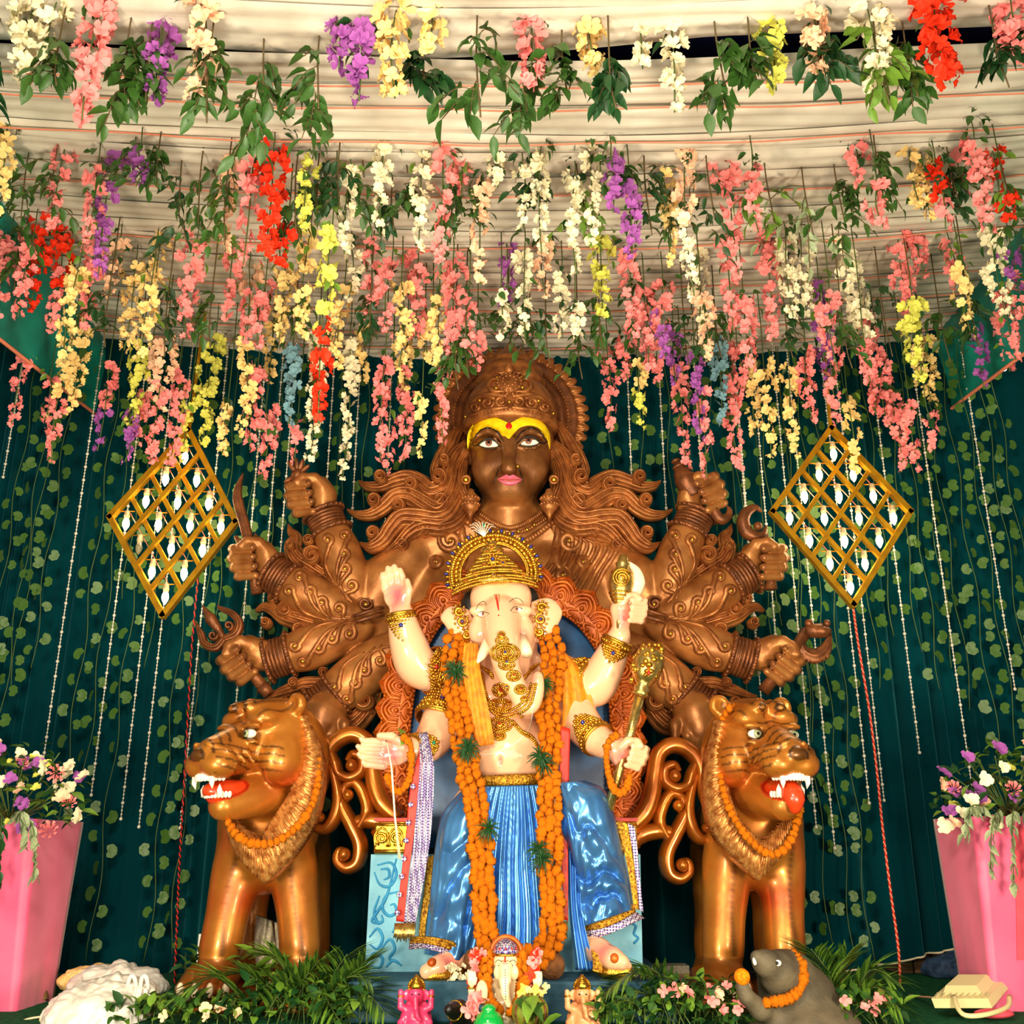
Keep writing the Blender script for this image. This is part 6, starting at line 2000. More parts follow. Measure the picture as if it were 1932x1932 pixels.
# ------------------------------------------------------------------ the two lion statues
def lion(label, hc, yaw, chest, legs, rear, paws, maneA, maneB, maneC, maneD, ggpts, tongue_out, slab):
    t = thing('lion_statue', label, 'statue', (chest.x, 5.6, 0.0))
    Mh = Matrix.Translation(hc) @ Matrix.Rotation(yaw, 4, 'Z') @ Matrix.Rotation(0.06, 4, 'X')
    R3 = Mh.to_3x3()
    hs = 0.90
    L = lambda x, y, z: Mh @ (Vector((x, y, z)) * hs)
    lo = (min(hc.x, chest.x) - 0.62, 4.62, 0.02)
    hi = (max(hc.x, chest.x) + 0.62, 6.45, hc.z + 0.42)
    ck = Clay(lo, hi, 0.0088)

    def he(x, y, z, r, k=0.03, sub=False):
        ck.ell(L(x, y, z), tuple(v_ * hs for v_ in r), k, R3, sub)
    # body
    ck.ell(chest, (0.235, 0.25, 0.34), 0.05)
    ck.cap(L(0, 0.20, 0.02), chest + Vector((0, 0.08, 0.05)), 0.22, 0.25, 0.08)
    ck.cap(chest + Vector((0, 0.12, -0.02)), chest + Vector((0.0, 0.62, -0.02)), 0.235, 0.22, 0.08)
    for path, rad in legs:
        ck.chain([W(*p) for p in path], rad, 0.045, n=4)
    for path in rear:
        ck.chain([W(*p) for p in path], [0.13, 0.08, 0.07], 0.04, n=4)
        e = W(*path[-1])
        ck.ell((e.x, e.y - 0.06, 0.10), (0.10, 0.14, 0.06), 0.03)
    for (px, py, Y) in paws:
        c = W(px, py, Y)
        ck.ell(c + Vector((0, 0.05, 0.0)), (0.115, 0.15, 0.085), 0.04)
        for k in range(4):
            a = -0.095 + 0.063 * k
            ck.cap(c + Vector((a, 0.02, 0.02)), c + Vector((a * 1.12, -0.13 + 0.25 * abs(a), -0.03)), 0.045, 0.038, 0.012)
    # head
    he(0, 0.12, 0.10, (0.235, 0.25, 0.225))
    ck.cap(L(0, -0.02, 0.07), L(0, -0.30, -0.015), 0.135, 0.105, 0.05)
    for sx in (-1, 1):
        he(sx * 0.066, -0.33, -0.052, (0.096, 0.10, 0.080), 0.025)
        he(sx * 0.115, -0.075, 0.195, (0.080, 0.085, 0.055), 0.04)
        he(sx * 0.060, -0.03, 0.255, (0.062, 0.15, 0.050), 0.03)
        he(sx * 0.175, 0.02, -0.03, (0.10, 0.15, 0.15), 0.04)
        he(sx * 0.195, 0.09, 0.272, (0.064, 0.045, 0.066), 0.025)
        he(sx * 0.198, 0.045, 0.275, (0.036, 0.03, 0.04), 0.015, True)
        he(sx * 0.112, -0.185, 0.105, (0.048, 0.04, 0.030), 0.012, True)
        he(sx * 0.112, -0.155, 0.152, (0.062, 0.04, 0.022), 0.015)
        he(sx * 0.115, -0.17, 0.062, (0.058, 0.035, 0.018), 0.015)
        he(sx * 0.024, -0.425, 0.0, (0.014, 0.02, 0.012), 0.006, True)
        for k in range(3):
            ck.chain([L(sx * 0.05, -0.40 + 0.06 * k, 0.055 + 0.012 * k), L(sx * 0.13, -0.33 + 0.06 * k, 0.01), L(sx * 0.155, -0.29 + 0.06 * k, -0.05)], [0.012, 0.018, 0.010], 0.012)
    he(0, -0.405, -0.004, (0.062, 0.045, 0.040), 0.02)
    ck.cap(L(0, 0.04, -0.20), L(0, -0.24, -0.265), 0.125, 0.072, 0.03)
    he(0, -0.30, -0.168, (0.105, 0.20, 0.056), 0.012, True)
    v, f = ck.mesh(2)
    bv = bvh_of((v, f))
    inv = np.array(Mh.inverted())
    q = (v @ inv[:3, :3].T + inv[:3, 3]) / hs
    base, dark, redc, russet = srgb((192, 122, 42)), srgb((54, 32, 14)), srgb((206, 66, 24)), srgb((206, 92, 28))
    c = np.tile(base, (len(v), 1))

    def mixin(a, col):
        nonlocal c
        a = np.clip(a, 0, 1)[:, None]
        c = c * (1 - a) + col * a
    mz = (np.abs(q[:, 0]) < 0.10) & (q[:, 2] > -0.03) & (q[:, 1] < -0.02)
    wob = q[:, 1] + 0.35 * np.abs(q[:, 0])
    mixin(mz * (np.sin(wob * 118) > 0.62) * 0.8, dark)
    side = (np.abs(q[:, 0]) > 0.07) & (q[:, 1] < -0.05) & (q[:, 1] > -0.40) & (q[:, 2] < 0.06) & (q[:, 2] > -0.10)
    mixin(side * (np.sin((q[:, 2] + 0.25 * q[:, 1]) * 150) > 0.7) * 0.75, dark)
    mixin(((np.abs(q[:, 0] / 0.06) ** 2 + ((q[:, 1] + 0.42) / 0.05) ** 2 + ((q[:, 2] + 0.005) / 0.035) ** 2) < 1) * 0.75, dark)
    mixin(((q[:, 0] / 0.115) ** 2 + ((q[:, 1] + 0.28) / 0.20) ** 2 + ((q[:, 2] + 0.175) / 0.075) ** 2 < 1) * 1.0, redc)
    for sx in (-1, 1):
        mixin(1.3 - 1.0 * np.sqrt(((q[:, 0] - sx * 0.20) / 0.10) ** 2 + ((q[:, 1] - 0.0) / 0.12) ** 2 + ((q[:, 2] + 0.14) / 0.09) ** 2), russet * 0.9)  # orange tint blended in low on the cheeks
        d = np.sqrt(((q[:, 0] - sx * 0.112) / 0.070) ** 2 + ((q[:, 1] + 0.17) / 0.06) ** 2 + ((q[:, 2] - 0.105) / 0.045) ** 2)
        mixin((d < 1) * 0.55, dark)
    for sx in (-1, 1):          # dark brushed creases on brow and crown
        for x0, y0, z0, dx, dz in ((0.03, -0.10, 0.20, 0.015, 0.10), (0.15, -0.06, 0.20, 0.03, 0.08), (0.10, -0.02, 0.27, 0.0, 0.10)):
            s_ = np.clip((q[:, 2] - z0) / dz, 0, 1)
            d = np.hypot(q[:, 0] - sx * (x0 + dx * s_), q[:, 2] - (z0 + dz * s_))
            mixin((1 - d / 0.016) * 0.8 * (q[:, 1] < 0.10), dark)
    mixin(1.2 - np.sqrt(((v[:, 0] - chest.x) / 0.20) ** 2 + ((v[:, 2] - (chest.z - 0.36)) / 0.10) ** 2), russet * 0.8)  # same orange tint, weaker, below the chest
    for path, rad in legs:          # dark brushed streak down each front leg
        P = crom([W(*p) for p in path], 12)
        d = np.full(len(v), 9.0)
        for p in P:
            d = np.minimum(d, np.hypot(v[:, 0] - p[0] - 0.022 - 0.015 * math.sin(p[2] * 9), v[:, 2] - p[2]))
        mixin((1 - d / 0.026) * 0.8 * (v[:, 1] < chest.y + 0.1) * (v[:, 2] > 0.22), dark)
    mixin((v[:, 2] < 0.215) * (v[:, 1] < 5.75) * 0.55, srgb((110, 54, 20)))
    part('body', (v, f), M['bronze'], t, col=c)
    # eyes, teeth, tongue, claws
    for sx in (-1, 1):
        e = part('eye', ball(L(sx * 0.112, -0.168, 0.108), (0.036, 0.026, 0.022), 14, 10, R3), M['white'], t)
        dirv = (R3 @ Vector((-0.15 * sx, -1, 0.05))).normalized()
        cc_ = L(sx * 0.110, -0.193, 0.108)
        part('iris', lathe([(0.019, 0), (0.018, 0.006), (0, 0.008)], 16, cc_, dirv), M['irisg'], e)
        part('pupil', lathe([(0.008, 0), (0.008, 0.009), (0, 0.0105)], 12, cc_, dirv), M['black'], e)
    tl, n = [], 15
    for k in range(n):
        a = -1.25 + 2.5 * k / (n - 1)
        x, y = 0.098 * math.sin(a), -0.285 - 0.115 * math.cos(a)
        tl.append(ball(L(x, y, -0.118), (0.012, 0.011, 0.020), 6, 5))
        tl.append(ball(L(x * 0.86, y + 0.055, -0.208), (0.011, 0.010, 0.017), 6, 5))
    part('teeth', join(*tl), M['white'], t)
    for sx in (-1, 1):
        part('fang', tube([L(sx * 0.070, -0.375, -0.11), L(sx * 0.072, -0.38, -0.15), L(sx * 0.068, -0.372, -0.178)], [0.017, 0.012, 0.002], 8), M['white'], t)
        part('fang', tube([L(sx * 0.066, -0.315, -0.215), L(sx * 0.068, -0.325, -0.18), L(sx * 0.066, -0.322, -0.155)], [0.016, 0.012, 0.002], 8), M['white'], t)
    part('tongue', tube([L(0, -0.10, -0.19), L(0, -0.24, -0.19), L(0, -0.33, -0.20)] + ([L(0, -0.36, -0.24), L(0, -0.352, -0.30)] if tongue_out else [L(0, -0.35, -0.215)]), [0.05, 0.058, 0.055, 0.048, 0.02] if tongue_out else [0.05, 0.058, 0.05, 0.02], 12, 3), M['tongue'], t)
    for (px, py, Y) in paws:
        cpaw = W(px, py, Y)
        for k in range(4):
            a = -0.095 + 0.063 * k
            p = cpaw + Vector((a * 1.14, -0.165 + 0.25 * abs(a), -0.03))
            part('claw', ball(p, (0.018, 0.022, 0.034), 10, 8), M['cream'], t)
    # mane: two bibs of combed hair meeting at the chest point
    def my(sg):
        return lambda u, tt: 5.20 - 0.06 * math.sin(PI * min(1.0, tt * 0.9) * 0.5) - 0.05 * math.sin(PI * u) + 0.04 * u * (1 - tt) + 0.010 * math.sin(tt * 150 + 9 * u * sg) * (1 - 0.5 * u) + 0.005 * math.sin(tt * 331 + 5 * u)
    part('mane', sheet(maneA, maneB, my(1), 150, 14, 0.12), M['mane'], t)
    part('mane', sheet(maneC, maneD, my(-1), 120, 14, 0.12), M['mane'], t)
    part('base_slab', slab, M['bronzes'], t, False)
    g = thing('marigold_garland', label.replace('lion statue', 'lion').split(' beside')[0].replace('bronze painted', 'marigold garland on the bronze') , 'garland', tuple(W(*ggpts[0])))
    mari_rope(g, [(a_, b_, c_ - 0.07 + 0.03 * abs(i_ - 5) / 5) for i_, (a_, b_, c_) in enumerate(ggpts)], 12, 12.2, 0.021, RND, 1)
    return t, g


A, g1 = lion('bronze painted lion statue with open mouth looking left, beside the throne', W(490, 1425, 5.22), -0.62, W(502, 1560, 5.56),
             [([(455, 1610, 5.52), (428, 1730, 5.45), (411, 1815, 5.42)], [0.125, 0.092, 0.086]), ([(550, 1610, 5.52), (562, 1730, 5.45), (567, 1815, 5.42)], [0.12, 0.088, 0.082])],
             [[(480, 1580, 6.15), (474, 1720, 6.15), (472, 1810, 6.1)], [(580, 1580, 6.15), (592, 1720, 6.15), (594, 1810, 6.1)]],
             [(400, 1848, 5.36), (562, 1845, 5.38)],
             [(560, 1352), (570, 1400), (562, 1450), (545, 1495), (520, 1535), (498, 1568), (494, 1590)], [(580, 1348), (604, 1408), (608, 1480), (592, 1550), (556, 1610), (520, 1650), (499, 1668)],
             [(430, 1500), (436, 1535), (455, 1560), (480, 1575), (494, 1590)], [(418, 1500), (422, 1550), (438, 1600), (468, 1640), (499, 1668)],
             [(585, 1375, 5.30), (596, 1420, 5.27), (600, 1470, 5.23), (588, 1520, 5.17), (560, 1560, 5.12), (520, 1588, 5.08), (480, 1592, 5.07), (450, 1578, 5.09), (430, 1550, 5.13), (420, 1515, 5.18), (417, 1490, 5.22)],
             False, box((W(350, 1890, 5.3).x, 5.12, 0.0), (W(612, 1890, 5.3).x, 6.35, 0.05), 0.012))
g1['label'] = 'marigold garland around the neck of the lion looking left'
B, g2 = lion('bronze painted lion statue with tongue hanging out, behind the grey mouse', W(1434, 1425, 5.22), 0.24, W(1424, 1556, 5.56),
             [([(1374, 1600, 5.52), (1366, 1730, 5.45), (1364, 1820, 5.42)], [0.125, 0.092, 0.084]), ([(1472, 1600, 5.52), (1478, 1730, 5.45), (1483, 1815, 5.42)], [0.12, 0.088, 0.080])],
             [[(1345, 1580, 6.15), (1340, 1720, 6.15), (1338, 1810, 6.1)], [(1448, 1580, 6.15), (1450, 1720, 6.15), (1452, 1810, 6.1)]],
             [(1357, 1848, 5.36), (1486, 1845, 5.38)],
             [(1372, 1360), (1368, 1420), (1376, 1490), (1394, 1540), (1420, 1570), (1438, 1590)], [(1348, 1358), (1334, 1428), (1330, 1500), (1346, 1568), (1386, 1620), (1432, 1662)],
             [(1500, 1470), (1492, 1520), (1472, 1560), (1452, 1578), (1438, 1590)], [(1512, 1470), (1512, 1530), (1498, 1580), (1468, 1625), (1432, 1662)],
             [(1376, 1336, 5.22), (1362, 1362, 5.28), (1356, 1410, 5.27), (1358, 1460, 5.23), (1370, 1510, 5.17), (1392, 1555, 5.12), (1422, 1592, 5.08), (1455, 1612, 5.07), (1482, 1600, 5.09), (1500, 1565, 5.13), (1508, 1520, 5.18), (1510, 1490, 5.22)],
             True, box((W(1308, 1890, 5.3).x, 5.12, 0.0), (W(1528, 1890, 5.3).x, 6.35, 0.05), 0.012))
g2['label'] = 'marigold garland around the neck of the lion with hanging tongue'
mari_rope(g2, [(1384, 1334, 5.24), (1400, 1327, 5.28), (1425, 1324, 5.3), (1450, 1328, 5.3), (1470, 1336, 5.28)], 12, 9.6, 0.019, RND, 1)

# ------------------------------------------------------------------ gilded scroll brackets between throne and lions
SCR = [([(596, 1518), (611, 1472), (616, 1425), (638, 1397), (668, 1386), (694, 1402), (702, 1440), (708, 1480), (722, 1515), (752, 1545)], [16, 26, 32, 32, 32, 32, 32, 36, 38, 34]),
       ([(622, 1412), (634, 1440), (642, 1462), (664, 1468), (684, 1455), (684, 1432), (668, 1424), (656, 1436)], [14, 22, 22, 24, 24, 22, 20, 12]),
       ([(626, 1440), (640, 1500), (634, 1540), (618, 1562), (600, 1560), (592, 1544), (598, 1532), (608, 1536)], [14, 26, 26, 24, 20, 16, 12, 6]),
       ([(634, 1470), (646, 1520), (664, 1555), (680, 1592), (676, 1626), (656, 1637), (639, 1624), (642, 1606), (656, 1606)], [16, 28, 30, 30, 28, 26, 22, 18, 10]),
       ([(676, 1566), (694, 1532), (688, 1500), (672, 1478), (654, 1484), (650, 1502), (660, 1512)], [16, 26, 26, 24, 20, 18, 10]),
       ([(664, 1552), (700, 1548), (730, 1556), (756, 1580)], [22, 34, 36, 30])]
for sx, lab in ((-1, 'gilded openwork scroll bracket between the throne and the left lion'), (1, 'gilded openwork scroll bracket between the throne and the right lion')):
    tr = (lambda p: (p[0], p[1])) if sx < 0 else (lambda p: (1937 - p[0], p[1] + 20))
    c = W(*tr((668, 1500)), 5.55)
    t = thing('scroll_bracket', lab, 'bracket', tuple(c))
    for i, (pts, wd) in enumerate(SCR):
        part('scroll', ribbon([tr(p) for p in pts], wd, 5.56 + 0.004 * i, 0.085, 0, n=8, K=17, flat=0.5), M['bronzes'], t)
    for x, y, r in ((664, 1444, 0.035), (657, 1500, 0.03), (650, 1612, 0.034), (604, 1542, 0.026)):
        q = tr((x, y))
        part('scroll_knob', ball(W(q[0], q[1], 5.51), (r, 0.05, r), 16, 10), M['bronzes'], t)
# ------------------------------------------------------------------ pedestals with flowers
def pedestal(x0, x1, b0, b1, ytop, lab, coral):
    Y = 5.2
    ztop = W(0, ytop, Y).z
    X0, X1, B0, B1 = W(x0, ytop, Y).x, W(x1, ytop, Y).x, W(b0, 1895, Y).x, W(b1, 1895, Y).x
    t = thing('flower_pedestal', lab, 'pedestal', ((X0 + X1) / 2, Y + 0.3, 0))
    rings = []
    corners = [(0, 0), (1, 0), (1, 1), (0, 1)]
    V, F = [], []
    NS, NT = 48, 24
    for i in range(NT + 1):
        s = i / NT
        a0, a1 = B0 + (X0 - B0) * s, B1 + (X1 - B1) * s
        w_, d_ = a1 - a0, (a1 - a0) * 0.9
        for k in range(NS):
            p = k / NS * 4
            c, fr = corners[int(p) % 4], p % 1
            n_ = corners[(int(p) + 1) % 4]
            ux, uy = c[0] + (n_[0] - c[0]) * fr, c[1] + (n_[1] - c[1]) * fr
            wr = 0.012 * math.sin(k * 1.9) * (1 - s) ** 4 + 0.006 * math.sin(k * 0.9 + 3 * s)
            cx, cy = (a0 + a1) / 2, Y + d_ / 2
            V.append((cx + (ux - 0.5) * w_ * (1 + wr), cy + (uy - 0.5) * d_ * (1 + wr), ztop * s))
    for i in range(NT):
        for k in range(NS):
            F.append((i * NS + k, i * NS + (k + 1) % NS, (i + 1) * NS + (k + 1) % NS, (i + 1) * NS + k))
    F.append(tuple(range(NT * NS, (NT + 1) * NS)))
    part('cloth_cover', (np.array(V), F), M['pinkcloth'], t)
    if coral:
        xa, xb = X0 + (X1 - X0) * 0.33, X1 + 0.0
        v = [(xa, Y - 0.006, ztop - 0.05), (xb, Y - 0.006, ztop - 0.05), (B0 + (B1 - B0) * 0.9, Y - 0.006, 0.25), (B0 + (B1 - B0) * 0.36, Y - 0.006, 0.22),
             (xa, Y + 0.004, ztop - 0.05), (xb, Y + 0.004, ztop - 0.05), (B0 + (B1 - B0) * 0.9, Y + 0.004, 0.25), (B0 + (B1 - B0) * 0.36, Y + 0.004, 0.22)]
        part('coral_panel', (np.array(v), [(0, 1, 2, 3), (7, 6, 5, 4), (0, 4, 5, 1), (1, 5, 6, 2), (2, 6, 7, 3), (3, 7, 4, 0)]), M['coralcloth'], t, False)
    return t, Vector(((X0 + X1) / 2, Y + 0.25, ztop))


def rose_mesh(m):
    V, F = [], []
    for ring in range(4):
        n = 5 + ring
        for k in range(n):
            a = 2 * PI * k / n + ring
            b = len(V)
            r0, r1, h = 0.12 + 0.16 * ring, 0.30 + 0.22 * ring, 0.55 - 0.16 * ring
            for s in (0, 0.6, 1.0):
                for q in (-1, 0, 1):
                    aa = a + q * (1.5 / n) * (0.6 + 0.4 * s)
                    rr_ = r0 + (r1 - r0) * s
                    V.append((rr_ * math.cos(aa), rr_ * math.sin(aa), -0.2 + (h + 0.2) * s - 0.05 * abs(q)))
            for i in range(2):
                for q in range(2):
                    F.append((b + i * 3 + q, b + i * 3 + q + 1, b + i * 3 + q + 4, b + i * 3 + q + 3))
    return mesh_of('rose', V, F, m)


ROSE = rose_mesh(M['f_pink'])
LILY = {c: floret_mesh('orchid', M['f_' + c], 6, 0.3, 5) for c in ('white', 'purple', 'lime', 'peach')}


def arrangement(c, lab, w_, h_, trail, rr):
    t = thing('flower_arrangement', lab, 'flowers', tuple(c))
    part('stem_bundle', join(*[tube([c + Vector((0, 0, -0.02)), c + Vector((rr.uniform(-w_, w_) * 0.8, rr.uniform(-0.25, 0.1), rr.uniform(0.05, h_ * 0.9)))], 0.004, 4) for k in range(26)]), M['vine'], t)
    for k in range(210):
        a = rr.uniform(-1, 1)
        p = c + Vector((a * w_ * 0.85, rr.uniform(-0.28, 0.2), rr.uniform(-0.02, h_ * (1 - 0.5 * abs(a)))))
        hang_leaf(t, p, rr.uniform(0.05, 0.09), rr.choice(['leafd', 'leaf', 'leafy']), rr, None, rr.uniform(-0.6, 1.0))
    for k in range(74):
        a = rr.uniform(-1, 1)
        p = c + Vector((a * w_, rr.uniform(-0.38, -0.05), rr.uniform(-0.07, h_ * (1.05 - 0.5 * abs(a)))))
        kind = rr.choice(['purple', 'purple', 'white', 'white', 'rose', 'lime', 'peach'])
        e = Euler((rr.uniform(0.8, 1.9), rr.uniform(-0.5, 0.5), rr.uniform(-0.8, 0.8)))
        if kind == 'rose':
            inst('rose', ROSE, t, p, e, rr.uniform(0.034, 0.05))
        else:
            inst('orchid', LILY[kind], t, p, e, rr.uniform(0.030, 0.046) * (0.6 if kind == 'lime' else 1))
    for (dx, dz, kinds) in trail:
        p0 = c + Vector((dx * 0.6, -0.30, 0.02))
        p1 = c + Vector((dx, -0.36, dz))
        pts = crom([p0, (p0 + p1) / 2 + Vector((dx * 0.1, -0.05, 0.06)), p1], 6)
        part('trailing_stem', tube(pts, 0.003, 4), M['vine'], t)
        for i, q in enumerate(pts[1:]):
            for s in (-1, 1):
                hang_leaf(t, Vector(q), rr.uniform(0.05, 0.075), kinds, rr, s * rr.uniform(0.8, 1.8) + PI, rr.uniform(-1.6, -0.9))
    return t


pd, c = pedestal(-190, 66, -150, 32, 1545, 'pink cloth covered pedestal at the left edge of the stage', False)
arrangement(W(20, 1545, 5.36), 'orchid, rose and lily arrangement on the left pedestal', 0.42, 0.40, [(0.16, -0.28, 'leafd'), (-0.02, -0.22, 'leafd'), (0.33, -0.26, 'leafvar'), (0.26, -0.10, 'leafvar')], RND)
pd, c = pedestal(1838, 2060, 1874, 2030, 1540, 'pink and coral cloth covered pedestal at the right edge', True)
arrangement(W(1905, 1535, 5.40), 'orchid and rose arrangement with variegated leaves on the right pedestal', 0.42, 0.38, [(-0.30, -0.26, 'leafvar'), (-0.2, -0.32, 'leafvar'), (-0.10, -0.26, 'leafvar'), (-0.02, -0.22, 'leafvar'), (-0.40, -0.1, 'leafvar')], RND)

# ------------------------------------------------------------------ palm fronds and leafy beds at the foot of the stage
LEAFLET = [leaf_mesh('leaflet', M['leafy' if i else 'leaf'], 0.085, 0.03, 0.15) for i in range(2)]


def frond(base, tip, lift, lab, n, ll, rr, grp):
    base, tip = Vector(base), Vector(tip)
    mid = (base + tip) / 2 + Vector((0, 0, lift))
    pts = [Vector(p) for p in crom([base, mid, tip], 10)]
    t = thing('palm_frond', lab, 'palm', tuple(base), grp)
    part('rib', tube(pts, [0.007, 0.005, 0.002], 5), M['vine'], t)
    for i in range(n):
        f = 0.12 + 0.86 * i / n
        k = min(len(pts) - 2, int(f * (len(pts) - 1)))
        p, d = pts[k], (pts[k + 1] - pts[k]).normalized()
        sd = d.cross(Vector((0, 0, 1))).normalized()
        for s in (-1, 1):
            v = (d * 0.75 + sd * s * 0.8 + Vector((0, 0, rr.uniform(-0.05, 0.3)))).normalized()
            q = v.to_track_quat('Y', 'Z').to_euler()
            inst('leaflet', LEAFLET[(i + (s > 0)) % 2], t, p, q, ll * rr.uniform(0.8, 1.1) * (1.1 - 0.6 * abs(f - 0.4)))
    return t


def fl(x, y, Y):
    return W(x, y, Y)


PF = [((560, 1905, 5.0), (700, 1880, 4.85), 0.10), ((600, 1900, 5.05), (655, 1800, 4.9), 0.02), ((570, 1900, 5.0), (480, 1800, 4.9), 0.08), ((620, 1915, 4.9), (735, 1920, 4.72), 0.10), ((540, 1910, 4.95), (640, 1925, 4.7), 0.12), ((480, 1915, 4.95), (330, 1885, 4.8), 0.12), ((500, 1920, 4.9), (560, 1830, 4.8), 0.02)]
for i, (a, b, l) in enumerate(PF):
    frond(fl(*a), fl(*b), l, '%s palm frond laid in front of the left lion' % ORD[i], 22, 0.20, RND, 'palm fronds by the left lion')
PF = [((1280, 1905, 4.95), (1130, 1880, 4.8), 0.12), ((1290, 1900, 5.0), (1185, 1838, 4.85), 0.08), ((1270, 1915, 4.9), (1125, 1922, 4.7), 0.10), ((1590, 1905, 5.0), (1530, 1790, 4.9), 0.04), ((1600, 1905, 5.0), (1690, 1850, 4.85), 0.10), ((1610, 1915, 4.9), (1700, 1905, 4.75), 0.10), ((1560, 1915, 5.05), (1600, 1800, 4.95), 0.04)]
for i, (a, b, l) in enumerate(PF):
    frond(fl(*a), fl(*b), l, '%s palm frond laid %s' % (ORD[i if i < 3 else i - 3], 'to the right of the plinth' if i < 3 else 'behind the grey mouse'), 22, 0.20, RND, 'palm fronds by the right lion')


def leafbed(x0, x1, y0, y1, Y, n, lab, kinds, rr, flowers=()):
    a, b = W(x0, y1, Y), W(x1, y1, Y)
    zt = W(x0, y0, Y).z
    t = thing('leaf_bed', lab, 'foliage', ((a.x + b.x) / 2, Y, 0.0))
    tw = []
    for k in range(max(8, n // 6)):
        x = rr.uniform(a.x, b.x)
        h = rr.uniform(0.3, 1.0) * zt
        tw.append(tube([(x, Y + rr.uniform(-0.1, 0.15), 0.0), (x + rr.uniform(-0.06, 0.06), Y + rr.uniform(-0.1, 0.1), h)], 0.003, 4))
    part('twig', join(*tw), M['vine'], t)
    for k in range(n):
        p = Vector((rr.uniform(a.x, b.x), Y + rr.uniform(-0.16, 0.16), 0.02 + (zt - 0.02) * rr.random() ** 0.8))
        hang_leaf(t, p, rr.uniform(0.045, 0.08), rr.choice(kinds), rr, None, rr.uniform(-0.3, 1.2))
    for kind, m_ in flowers:
        for k in range(m_):
            p = Vector((rr.uniform(a.x, b.x), Y - rr.uniform(0.08, 0.18), rr.uniform(0.4, 1.0) * zt))
            inst('blossom', FLO[kind][k % 3], t, p, Euler((rr.uniform(0.8, 1.8), 0, rr.uniform(-1, 1))), rr.uniform(0.02, 0.03))


leafbed(600, 700, 1860, 1935, 4.78, 90, 'leafy green bed in front of the plinth corner, left side', ['leaf', 'leafd', 'leafy'], RND)
leafbed(215, 470, 1885, 1935, 4.86, 240, 'leafy bed with pale petals below the left lion', ['leafy', 'leaf', 'leafd'], RND, (('peach', 5),))
leafbed(1225, 1400, 1852, 1935, 4.82, 280, 'leafy bed with pink blossoms right of the plinth', ['leaf', 'leafd', 'leafy'], RND, (('pink', 14), ('peach', 4)))
leafbed(1545, 1690, 1870, 1935, 4.82, 120, 'leafy bed with pink blossoms behind the grey mouse', ['leaf', 'leafd', 'leafy'], RND, (('pink', 6),))
leafbed(470, 650, 1838, 1935, 4.92, 200, 'thick leafy bed with narrow leaves under the right paw of the left lion', ['leaf', 'leafd', 'leafy'], RND)
leafbed(1120, 1235, 1878, 1935, 4.74, 110, 'low leafy bed beside the small peach idol', ['leaf', 'leafd', 'leafy'], RND)
for i, (a, b, l) in enumerate([((520, 1900, 5.05), (425, 1838, 4.95), 0.06), ((640, 1905, 5.0), (690, 1812, 4.95), 0.03), ((600, 1918, 4.85), (700, 1850, 4.75), 0.08), ((540, 1915, 4.9), (600, 1815, 4.85), 0.03)]):
    frond(fl(*a), fl(*b), l, '%s short palm frond standing up beside the left lion' % ORD[i], 22, 0.20, RND, 'palm fronds by the left lion')
leafbed(345, 385, 1790, 1900, 5.5, 60, 'dark leafy sprig standing behind the left lion paw', ['leafd', 'leaf'], RND)

# ------------------------------------------------------------------ small idols in front of the plinth
def mini_idol(cx, m, lab, s, cap_y):
    Y = 4.66
    k = MP(1880, Y) * s
    cw = W(cx, 1880, Y)
    P = lambda x, y, d=0.0: Vector((cw.x + x * k, Y + d * k, cw.z - y * k))
    t = thing('small_idol', lab, 'idol', (cw.x, Y, 0.0))
    ck = Clay(tuple(P(-42, 96, -40)), tuple(P(42, -40, 30)), 0.0042)
    r = lambda v: v * k
    ck.ell(P(0, -2), (r(15), r(14), r(16)), 0.008)
    ck.chain([P(0, 2, -12), P(2, 18, -17), P(5, 32, -18), P(10, 38, -18)], [r(6), r(5), r(4), r(3)], 0.004)
    for sx in (-1, 1):
        ck.ell(P(sx * 17, -2, 3), (r(8), r(3), r(10)), 0.005)
        ck.chain([P(sx * 14, 24), P(sx * 28, 18), P(sx * 29, 4), P(sx * 29, -8)], [r(7), r(6), r(5), r(5)], 0.005)
        ck.chain([P(sx * 15, 30), P(sx * 27, 44, -6), P(sx * 25, 54, -16)], [r(7), r(6), r(5)], 0.005)
        ck.chain([P(sx * 8, 66), P(sx * 28, 72, -14), P(sx * 4, 80, -22)], [r(11), r(10), r(7)], 0.006)
    ck.ell(P(0, 34), (r(19), r(14), r(20)), 0.01)
    ck.ell(P(0, 54, -4), (r(21), r(18), r(18)), 0.01)
    ck.ell(P(0, 86, 2), (r(36), r(24), r(14)), 0.008)
    ck.ell(P(0, 50, 12), (r(31), r(8), r(50)), 0.012)
    for j in range(4):
        ck.chain([P(-14 + 4 * j, 60 + 4 * j, -22), P(2 + 3 * j, 70 + 3 * j, -26), P(16, 64 + 5 * j, -20)], [r(2), r(2.5), r(1.5)], 0.004)
    v, f = ck.mesh(1)
    part('body', (v, f), M[m], t)
    cr_ = part('crown', join(lathe([(r(13), 0), (r(13), r(5)), (r(9), r(12)), (r(6), r(18)), (r(2), r(24))], 16, P(0, -14)), torus_at(P(0, -16, 6), (0, 1, 0), r(14), r(3), 22, 6),
                             *[ball(P(15 * math.cos(a_), -16 - 15 * math.sin(a_), 4), r(2.4), 6, 4) for a_ in np.linspace(-0.3, PI + 0.3, 14)]), M['gold'], t)
    for sx in (-1, 1):
        part('bangle', torus_at(P(sx * 29, -1), (0, 0, 1), r(5.6), r(1.6), 14, 5), M['gold'], t)
        part('eye', ball(P(sx * 6, -5, -12.6), (r(2.2), r(1.2), r(1.6)), 8, 6), M['black'], t)
    return t


